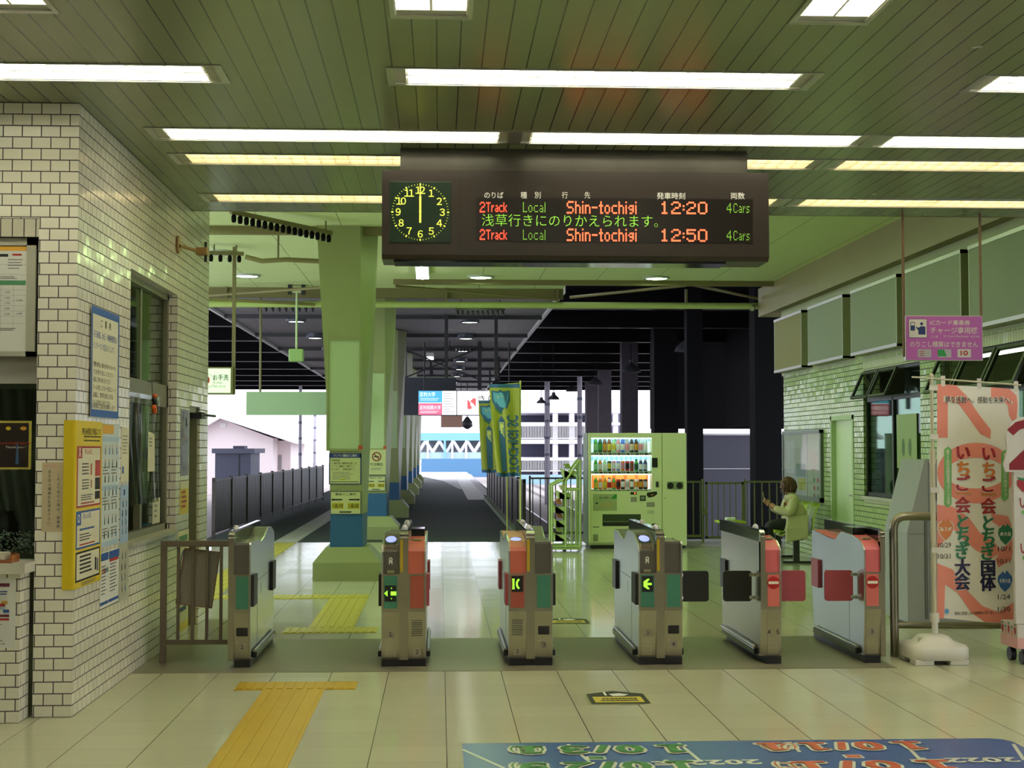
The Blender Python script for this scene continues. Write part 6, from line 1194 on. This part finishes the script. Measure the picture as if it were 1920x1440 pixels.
px_ = at(1749, 900, Y=10.93).x; MB().cyl((px_, 10.93, .30), (px_, 10.93, 1.50), .018, CRP, 12).cyl((px_, 10.93, 1.48), (px_, 10.93, 1.58), .023, CRP, 12).cyl((px_, 10.93, 1.58), (px_, 10.93, 2.13), .013, CRP, 12).ball((px_, 10.93, 2.14), .02, CRP, 10, 6).build('pole', nb_)
MB().cyl(at(1710, 707, Y=10.89), at(1914, 722, Y=11.06), .007, CRP, 8).build('crossbar', nb_)
for z in (2.05, 1.68, 1.28, .83): MB().box(px_ - .02, px_ + .04, 10.91, 10.925, z - .02, z + .02, PLAS).build('loop', nb_)
for a_, b_ in ((1768, 712), (1836, 717), (1905, 722)): p = NP(a_, b_); MB().box(p.x - .016, p.x + .016, p.y - .004, p.y + .004, p.z - .05, p.z + .03, PLAS).build('loop', nb_)
bx0, by0 = 3.69, 10.90
k = MB(); rad = lambda t, rr: (bx0 + rr * max(-1, min(1, 1.25 * math.cos(t))), by0 + rr * max(-1, min(1, 1.25 * math.sin(t))))
M_ = 32; rings = [(.205, .035), (.215, .05), (.215, .12), (.20, .14), (.14, .15), (.11, .185), (.09, .20), (.05, .205)]
vs = [(*rad(2 * math.pi * i / M_, r_), z) for r_, z in rings for i in range(M_)]
k.add(vs, [(j * M_ + i, j * M_ + (i + 1) % M_, (j + 1) * M_ + (i + 1) % M_, (j + 1) * M_ + i) for j in range(len(rings) - 1) for i in range(M_)], PLAS, True); k.add(vs[:M_], [tuple(range(M_))[::-1]], PLAS); k.add(vs[-M_:], [tuple(range(M_))], PLAS)
for sx in (-1, 1):
    for sy in (-1, 1): k.box(bx0 + sx * .06, bx0 + sx * .20, by0 + sy * .06, by0 + sy * .20, 0, .04, PLAS, .006)
k.build('water_base', nb_); MB().cyl((px_, 10.92, .19), (px_, 10.925, .30), .024, PLAS, 12).cyl((px_, 10.925, .29), (px_, 10.93, .36), .034, PLAS, 12).build('socket', nb_); MB().cyl((3.575, 10.84, .15), (3.575, 10.84, .19), .022, PLAS, 10).build('filler_cap', nb_)
# ================================================================ event cart cut off by the right edge
ct = thing('event_cart', 'white strawberry printed wheeled display cart at the right edge, topped by a big 2', 'cart', (4.75, 10.95, 0)); WB = S('cart_white', '#cdc9c0', .45, var=.03); PKB = S('cart_pink', '#d9a5a2', .5, var=.04)
X0c = 4.245; MB().box(X0c, 5.2, 10.68, 11.0, .12, .30, WB, .006).box(X0c - .002, 5.2, 10.678, 11.002, .12, .20, PKB).build('box', ct); MB().box(4.232, 5.2, 10.68, 10.72, .30, 1.44, WB, .006).build('display_panel', ct)
for x in (4.31, 5.1):
    for y in (10.73, 10.96): MB().cyl((x - .02, y, .05), (x + .02, y, .05), .05, BLACK, 14).box(x - .012, x + .012, y - .015, y + .015, .06, .13, DKG).build('caster', ct)
k = MB(); outl = [(4.17, 1.42), (4.155, 1.47), (4.185, 1.58), (4.175, 1.69), (4.21, 1.78), (4.28, 1.825), (4.75, 1.835), (4.85, 1.79), (4.88, 1.7), (4.88, 1.42)]; k.prism(outl, 'Y', 10.67, 10.69, WB); tp = k.build('number_board', ct)
k = MB(); k.text('２', (4.32, 10.668, 1.62), RX, UZ, .46, S('deep_red', '#8c1520', .45, var=0), off=.03, w=.27); k.text('日', (4.68, 10.778, 1.6), RX, UZ, .20, BR, off=.02) if False else None; k.build('numeral', tp)
k = MB(); y = 10.676
def berry(x, z, s): k.poly([(0, -.05 * s), (-.035 * s, -.01 * s), (-.035 * s, .025 * s), (0, .03 * s), (.035 * s, .025 * s), (.035 * s, -.01 * s)], (x, y, z), RX, UZ, BR); k.poly([(-.04 * s, .045 * s), (-.02 * s, .025 * s), (0, .02 * s), (.02 * s, .025 * s), (.04 * s, .045 * s), (0, .035 * s)], (x, y - .001, z), RX, UZ, BG)
berry(4.30, 1.33, 1.2); berry(4.46, 1.32, 1.0); [(k.text('いちご一会とちぎ国体', (4.275, y, z_), RX, UZ, .10, BR, w=.86, align='L', off=.01), k.poly([(0, 0), (.11, 0), (.11, .025), (0, .025)], (4.29, y, z_ - .085), RX, UZ, PG)) for z_ in (1.195, .86)]; k.build('print', ct)
k = MB(); 
for i, (yy, z) in enumerate(((10.72, .25), (10.78, .225), (10.84, .25), (10.90, .22), (10.96, .245))):
    c = Vector((X0c - .003, yy, z)); k.poly([(0, -.04), (-.02, -.01), (-.018, .02), (0, .025), (.018, .02), (.02, -.01)], c, (0, -1, 0), UZ, PINKT if i % 2 else BR); k.poly([(-.02, .05), (0, .025), (.02, .05)][::-1], c, (0, -1, 0), UZ, PGRN)
k.build('side_print', ct)
# ================================================================ seated person
def skin(name, nodes, edges, m, parent, sub=2):
    me = bpy.data.meshes.new(name); L = Vector(parent['_o']); me.from_pydata([Vector(p) - L for p, r in nodes], edges, []); me.materials.append(m)
    o = bpy.data.objects.new(name, me); COL.objects.link(o); o.parent = parent; o['_o'] = parent['_o'][:]
    s = o.modifiers.new('skin', 'SKIN'); s.use_smooth_shade = True; s.branch_smoothing = .6
    for i, (p, r) in enumerate(nodes): v = me.skin_vertices[0].data[i]; r = r if isinstance(r, tuple) else (r, r); v.radius = r; v.use_root = (i == 0)
    d = o.modifiers.new('sub', 'SUBSURF'); d.levels = sub; d.render_levels = sub
    return o
pe = thing('person', 'person in a cream coat sitting on a lime seat, looking down at a phone', 'person', (4.9, 20.2, 0)); SKN = S('skin_tone', '#b98a6a', .5, var=.03); COAT = S('cream_coat', '#bdb990', .75, var=.06); TROU = S('black_trousers', '#17171a', .7); HAIR = mat('brown_hair', (.085, .032, .010), .5, var=.3, scale=60); SHOE = S('dark_shoe', '#20201f', .5)
yy = 20.2
body = [((4.93, yy, .56), .12), ((4.90, yy, .68), .10), ((4.87, yy, .82), .095), ((4.84, yy, .93), .06), ((4.825, yy, .985), .042), ((4.81, yy, 1.03), .055), ((4.80, yy, 1.085), .085), ((4.795, yy, 1.13), .07),
        ((4.86, yy - .15, .89), .048), ((4.80, yy - .19, .70), .046), ((4.63, yy - .12, .76), .034), ((4.56, yy - .07, .83), .028),
        ((4.86, yy + .15, .89), .048), ((4.80, yy + .19, .70), .046), ((4.63, yy + .10, .76), .034), ((4.57, yy + .02, .80), .028),
        ((4.90, yy - .09, .54), .09), ((4.52, yy - .08, .535), .068), ((4.54, yy - .08, .30), .055), ((4.56, yy - .08, .10), .038),
        ((4.90, yy + .09, .54), .09), ((4.55, yy + .09, .53), .068), ((4.60, yy + .09, .30), .055), ((4.63, yy + .09, .10), .038)]
eb = [(0, 1), (1, 2), (2, 3), (3, 4), (4, 5), (5, 6), (6, 7), (3, 8), (8, 9), (9, 10), (10, 11), (3, 12), (12, 13), (13, 14), (14, 15), (0, 16), (16, 17), (17, 18), (18, 19), (0, 20), (20, 21), (21, 22), (22, 23)]
bo = skin('body', body, eb, SKN, pe)
skin('trousers', [((4.93, yy, .56), .125), ((4.90, yy - .09, .54), .10), ((4.52, yy - .08, .535), .078), ((4.54, yy - .08, .30), .064), ((4.56, yy - .08, .12), .052), ((4.90, yy + .09, .54), .10), ((4.55, yy + .09, .53), .078), ((4.60, yy + .09, .30), .064), ((4.63, yy + .09, .12), .052)], [(0, 1), (1, 2), (2, 3), (3, 4), (0, 5), (5, 6), (6, 7), (7, 8)], TROU, pe)
skin('coat', [((4.94, yy, .58), .175), ((4.92, yy, .70), .175), ((4.89, yy, .83), .165), ((4.86, yy, .92), .13), ((4.83, yy, .985), .08), ((4.86, yy - .16, .89), .085), ((4.80, yy - .21, .69), .066), ((4.65, yy - .13, .745), .052), ((4.60, yy - .10, .78), .046), ((4.86, yy + .16, .89), .085), ((4.80, yy + .21, .69), .066), ((4.65, yy + .11, .745), .052), ((4.61, yy + .06, .77), .046)],
     [(0, 1), (1, 2), (2, 3), (3, 4), (3, 5), (5, 6), (6, 7), (7, 8), (3, 9), (9, 10), (10, 11), (11, 12)], COAT, pe)
k = MB(); k.hexa([(4.72, yy - .275, .30), (5.03, yy - .275, .36), (5.03, yy - .232, .36), (4.72, yy - .232, .30), (4.73, yy - .255, .52), (5.05, yy - .255, .52), (5.05, yy - .20, .52), (4.73, yy - .20, .52)], COAT).hexa([(4.73, yy - .25, .445), (5.03, yy - .25, .44), (5.02, yy + .22, .45), (4.72, yy + .22, .45), (4.77, yy - .18, .66), (5.07, yy - .17, .68), (5.07, yy + .17, .68), (4.77, yy + .18, .66)], COAT); sk = k.build('coat_skirt', pe); bm_ = sk.modifiers.new('bevel', 'BEVEL'); bm_.width = .018; bm_.segments = 3
k = MB(); k.lathe([(max(.001, .108 * math.sin(math.pi * i / 10)), -.115 * math.cos(math.pi * i / 10)) for i in range(11)], (4.822, yy, 1.085), HAIR, 20)
r_ = random.Random(4)
for i in range(90):
    a, b = r_.uniform(0, 2 * math.pi), r_.uniform(-.9, 1.3); d = Vector((math.cos(a) * math.cos(b), math.sin(a) * math.cos(b), math.sin(b)))
    if d.x < -.75 and d.z < .5: continue
    c = Vector((4.822, yy, 1.085)) + d * .105; k.tube([c, c + d * .015 + Vector((0, 0, -.02)), c + d * .012 + Vector((0, 0, -.055))], .010, HAIR, 5)
k.build('hair', pe)
k = MB(); fx = 4.722
for s in (-1, 1): k.ball((fx + .012, yy + s * .03, 1.085), .010, WHITE, 8, 6); k.ball((fx + .004, yy + s * .03, 1.082), .005, BLACK, 6, 4)
k.build('eyes', bo)
MB().hexa([(fx - .012, yy - .012, 1.045), (fx + .02, yy - .014, 1.045), (fx + .02, yy + .014, 1.045), (fx - .012, yy + .012, 1.045), (fx + .004, yy - .005, 1.085), (fx + .02, yy - .006, 1.085), (fx + .02, yy + .006, 1.085), (fx + .004, yy + .005, 1.085)], SKN).box(fx + .006, fx + .02, yy - .02, yy + .02, 1.018, 1.026, S('lip', '#9a5a52', .5)).build('nose_and_mouth', bo)
def hand(c, dirx, s):
    c = Vector(c); nodes = [(c, .028), (c + Vector((-.035, 0, .02)), .030)]; ed = [(0, 1)]
    for j, (oy, ln) in enumerate(((-.024, .055), (-.008, .065), (.008, .06), (.022, .048))):
        b0 = len(nodes); nodes += [(c + Vector((-.06, oy, .035)), .0095), (c + Vector((-.06 - ln * .5, oy, .055)), .009), (c + Vector((-.06 - ln * .55, oy + s * .004, .055 + ln * .5)), .0075)]; ed += [(1, b0), (b0, b0 + 1), (b0 + 1, b0 + 2)]
    b0 = len(nodes); nodes += [(c + Vector((-.02, s * .032, .035)), .011), (c + Vector((-.045, s * .04, .065)), .0095)]; ed += [(0, b0), (b0, b0 + 1)]
    return skin('hand', nodes, ed, SKN, pe, 1)
hand((4.565, yy - .07, .825), 0, 1); hand((4.575, yy + .02, .795), 0, -1)
for y in (yy - .08, yy + .09): x = 4.56 if y < yy else 4.63; MB().hexa([(x - .20, y - .04, 0), (x + .05, y - .04, 0), (x + .05, y + .04, 0), (x - .20, y + .04, 0), (x - .17, y - .03, .05), (x + .045, y - .035, .10), (x + .045, y + .035, .10), (x - .17, y + .03, .05)], SHOE).build('shoe', pe)
tag(MB().hexa([(4.485, yy - .085, .86), (4.495, yy - .085, .86), (4.495, yy - .01, .86), (4.485, yy - .01, .86), (4.455, yy - .085, .99), (4.465, yy - .085, .99), (4.465, yy - .01, .99), (4.455, yy - .01, .99)], GLOSSB).build('phone'), 'dark phone held up in the seated person\'s hands', 'phone')
# ================================================================ beyond the station
HW = mat('house_plaster', (.80, .70, .69), .8, var=.05); HR = mat('house_roof', (.78, .74, .80), .6, var=.1)
def BX(x0, x1, y0, y1, Y, dep): a, b = at(x0, y1, Y=Y), at(x1, y0, Y=Y); return a.x, b.x, Y, Y + dep, a.z, b.z
hs = thing('house', 'pale plastered house with a low gable roof beyond the left fence', 'house', (-11, 88, -1.1)); Y = 85.0
L_, Pk, R_ = at(360, 815, Y=Y), at(416, 786, Y=Y), at(512, 822, Y=Y); zb = -1.1
MB().prism([(L_.x, zb), (R_.x, zb), (R_.x, R_.z), (Pk.x, Pk.z), (L_.x, L_.z)], 'Y', Y, Y + 12, HW).build('wall', hs)
k = MB(); e1, e2, pk = at(348, 818, Y=Y), at(556, 826, Y=Y), at(416, 779, Y=Y)
for A, B in ((e1, pk), (pk, e2)): k.hexa([(A.x, Y - .8, A.z - .18), (B.x, Y - .8, B.z - .18), (B.x, Y + 12.5, B.z - .18), (A.x, Y + 12.5, A.z - .18), (A.x, Y - .8, A.z), (B.x, Y - .8, B.z), (B.x, Y + 12.5, B.z), (A.x, Y + 12.5, A.z)], HR)
k.build('roof', hs); a = BX(500, 545, 826, 940, Y + 2.5, 9); MB().box(*a[:4], zb, a[5], HW).build('side_wing', hs)
for w_ in ((506, 517, 853, 882), (522, 528, 853, 882)): a = BX(*w_, Y + 2.45, .1); MB().box(*a, CONC).build('window', hs)
a = BX(412, 424, 793, 802, Y - .05, .1); MB().box(*a, WHITE).build('vent', hs)
sd = thing('grey_shed', 'blue grey storage shed with flat cap beyond the left fence', 'shed', (-8.5, 62, -1.1)); SG = mat('shed_grey', (.13, .14, .20), .6, var=.05); a = BX(403, 470, 850, 900, 60, 3); MB().box(*a[:4], -1.1, a[5], SG).build('body', sd); a = BX(397, 477, 841, 850, 59.7, 3.6); MB().box(*a, mat('shed_cap', (.17, .18, .25), .6)).build('roof_cap', sd); a = BX(437, 458, 836, 841, 60.5, 1); MB().box(*a, SG).build('top_box', sd)
a = BX(447, 449, 852, 900, 59.98, .02); MB().box(*a[:4], -1.0, a[5], DKG).build('door_gap', sd)
PO = mat('pale_pole', (.42, .40, .46), .7)
for px, Y, wd, top, lb in ((563, 75, 7, 730, 'thick pale utility pole right of the house'), (590, 95, 6, 790, 'slim grey pole behind the left fence end'), (1026, 70, 10, 700, 'pale lattice pole before the parking deck'), (1087, 62, 9, 700, 'pale striped pole left of the vending machine top')):
    a = BX(px - wd / 2, px + wd / 2, top, 900, Y, .25); c = ((a[0] + a[1]) / 2, Y); o = tag(MB().cyl((c[0], Y, -1.1), (c[0], Y, a[5] + 1), (a[1] - a[0]) / 2, PO, 10).build('utility_pole'), lb, 'pole')
    k = MB(); [k.cyl((c[0], Y, z), (c[0], Y, z + .12), (a[1] - a[0]) / 2 + .01, SG, 10) for z in (1.2, 2.0, 2.8, 3.6)]; k.build('band', o)
gr = thing('parking_deck', 'white multi storey parking deck with railings beyond the tracks', 'building', (8, 112, -1.1)); Y = 110.0; WBL = mat('white_concrete', (.82, .80, .86), .7, var=.04); SHD = mat('deck_interior', (.10, .10, .15), .8)
for t, b in ((748, 774), (792, 797), (824, 832), (858, 862)): a = BX(952, 1168, t, b, Y, 14); MB().box(*a, WBL).build('deck', gr)
for px in (955, 1037, 1068, 1112, 1150): a = BX(px, px + (32 if px in (1112,) else 9), 748, 905, Y + .3, .6); MB().box(*a[:4], -1.1, a[5], WBL).build('column', gr)
a = BX(952, 1168, 760, 900, Y + 9, .3); MB().box(*a[:4], -1.1, a[5], SHD).build('inner_wall', gr)
for t, b in ((797, 823), (862, 884)):
    k = MB(); a = BX(954, 1110, t, t + 1.5, Y - .15, .1); k.box(*a, WHITE); a = BX(954, 1110, b - 2, b, Y - .15, .1); k.box(*a, WHITE)
    for i in range(52): a = BX(955 + 3 * i, 955.9 + 3 * i, t, b, Y - .13, .06); k.box(*a, WHITE)
    k.build('railing', gr)
a = BX(952, 1168, 890, 935, Y - 2, .3); MB().box(*a[:4], -1.1, a[5], mat('pale_blue_hoarding', (.30, .48, .55), .7)).build('base_wall', gr)
fb_ = thing('footbridge', 'long pale blue trussed bridge across the far end of the platform', 'bridge', (1, 151, -1.1)); Y = 150.0; SB = mat('sky_blue_paint', (.22, .50, .62), .6); DB = mat('deep_blue_fence', (.10, .26, .45), .6)
a = BX(770, 960, 812, 826, Y, 3); MB().box(*a, SB).build('girder', fb_); a = BX(770, 960, 798, 812, Y + .3, 3); MB().box(*a, WBL).build('upper_band', fb_)
a = BX(770, 960, 848, 862, Y, 2); MB().box(*a, mat('pale_blue_band', (.42, .58, .66), .7)).build('lower_band', fb_); a = BX(770, 960, 826, 848, Y + 2.4, .3); MB().box(*a, CONC).build('inner_wall', fb_)
for i in range(7):
    p0_, p1_ = at(785 + 26 * i, 848, Y=Y + .2), at(798 + 26 * i, 827, Y=Y + .2); p2_ = at(811 + 26 * i, 848, Y=Y + .2); MB().cyl(p0_, p1_, .18, WBL, 6).cyl(p1_, p2_, .18, WBL, 6).build('truss_brace', fb_)
for px in (832, 846, 800, 872): a = BX(px, px + 4, 826, 895, Y - .3, .4); MB().box(*a[:4], -1.1, a[5], WBL if px != 832 else SB).build('leg', fb_)
bfn = tag(MB().box(at(790, 870, Y=135).x, at(985, 870, Y=135).x, 135, 135.2, -1.1, at(850, 860, Y=135).z, DB).build('hoarding'), 'deep blue hoarding along the far side of the curved tracks', 'hoarding')
for i, (x, lb) in enumerate(((2.55, 'first rail right of the middle platform'), (3.62, 'second rail right of the middle platform'), (5.5, 'third rail right of the middle platform'), (6.57, 'fourth rail right of the middle platform'))):
    tag(MB().box(x, x + .07, 26.5, 105, -1.08, -.95, mat('worn_rail', (.35, .32, .32), .3, metal=.8)).build('rail'), lb, 'rail')
struct(MB().box(1.75, 2.0, 25.6, 96, -1.1, -.12, CONC).build('platform_edge_wall', loc=(1.9, 60, -1.1)))
bn = struct(MB().box(-40, -12.5, 70, 70.4, -1.1, .3, CONC).build('boundary_wall'))
for o in bpy.data.objects:
    if '_o' in o: del o['_o']
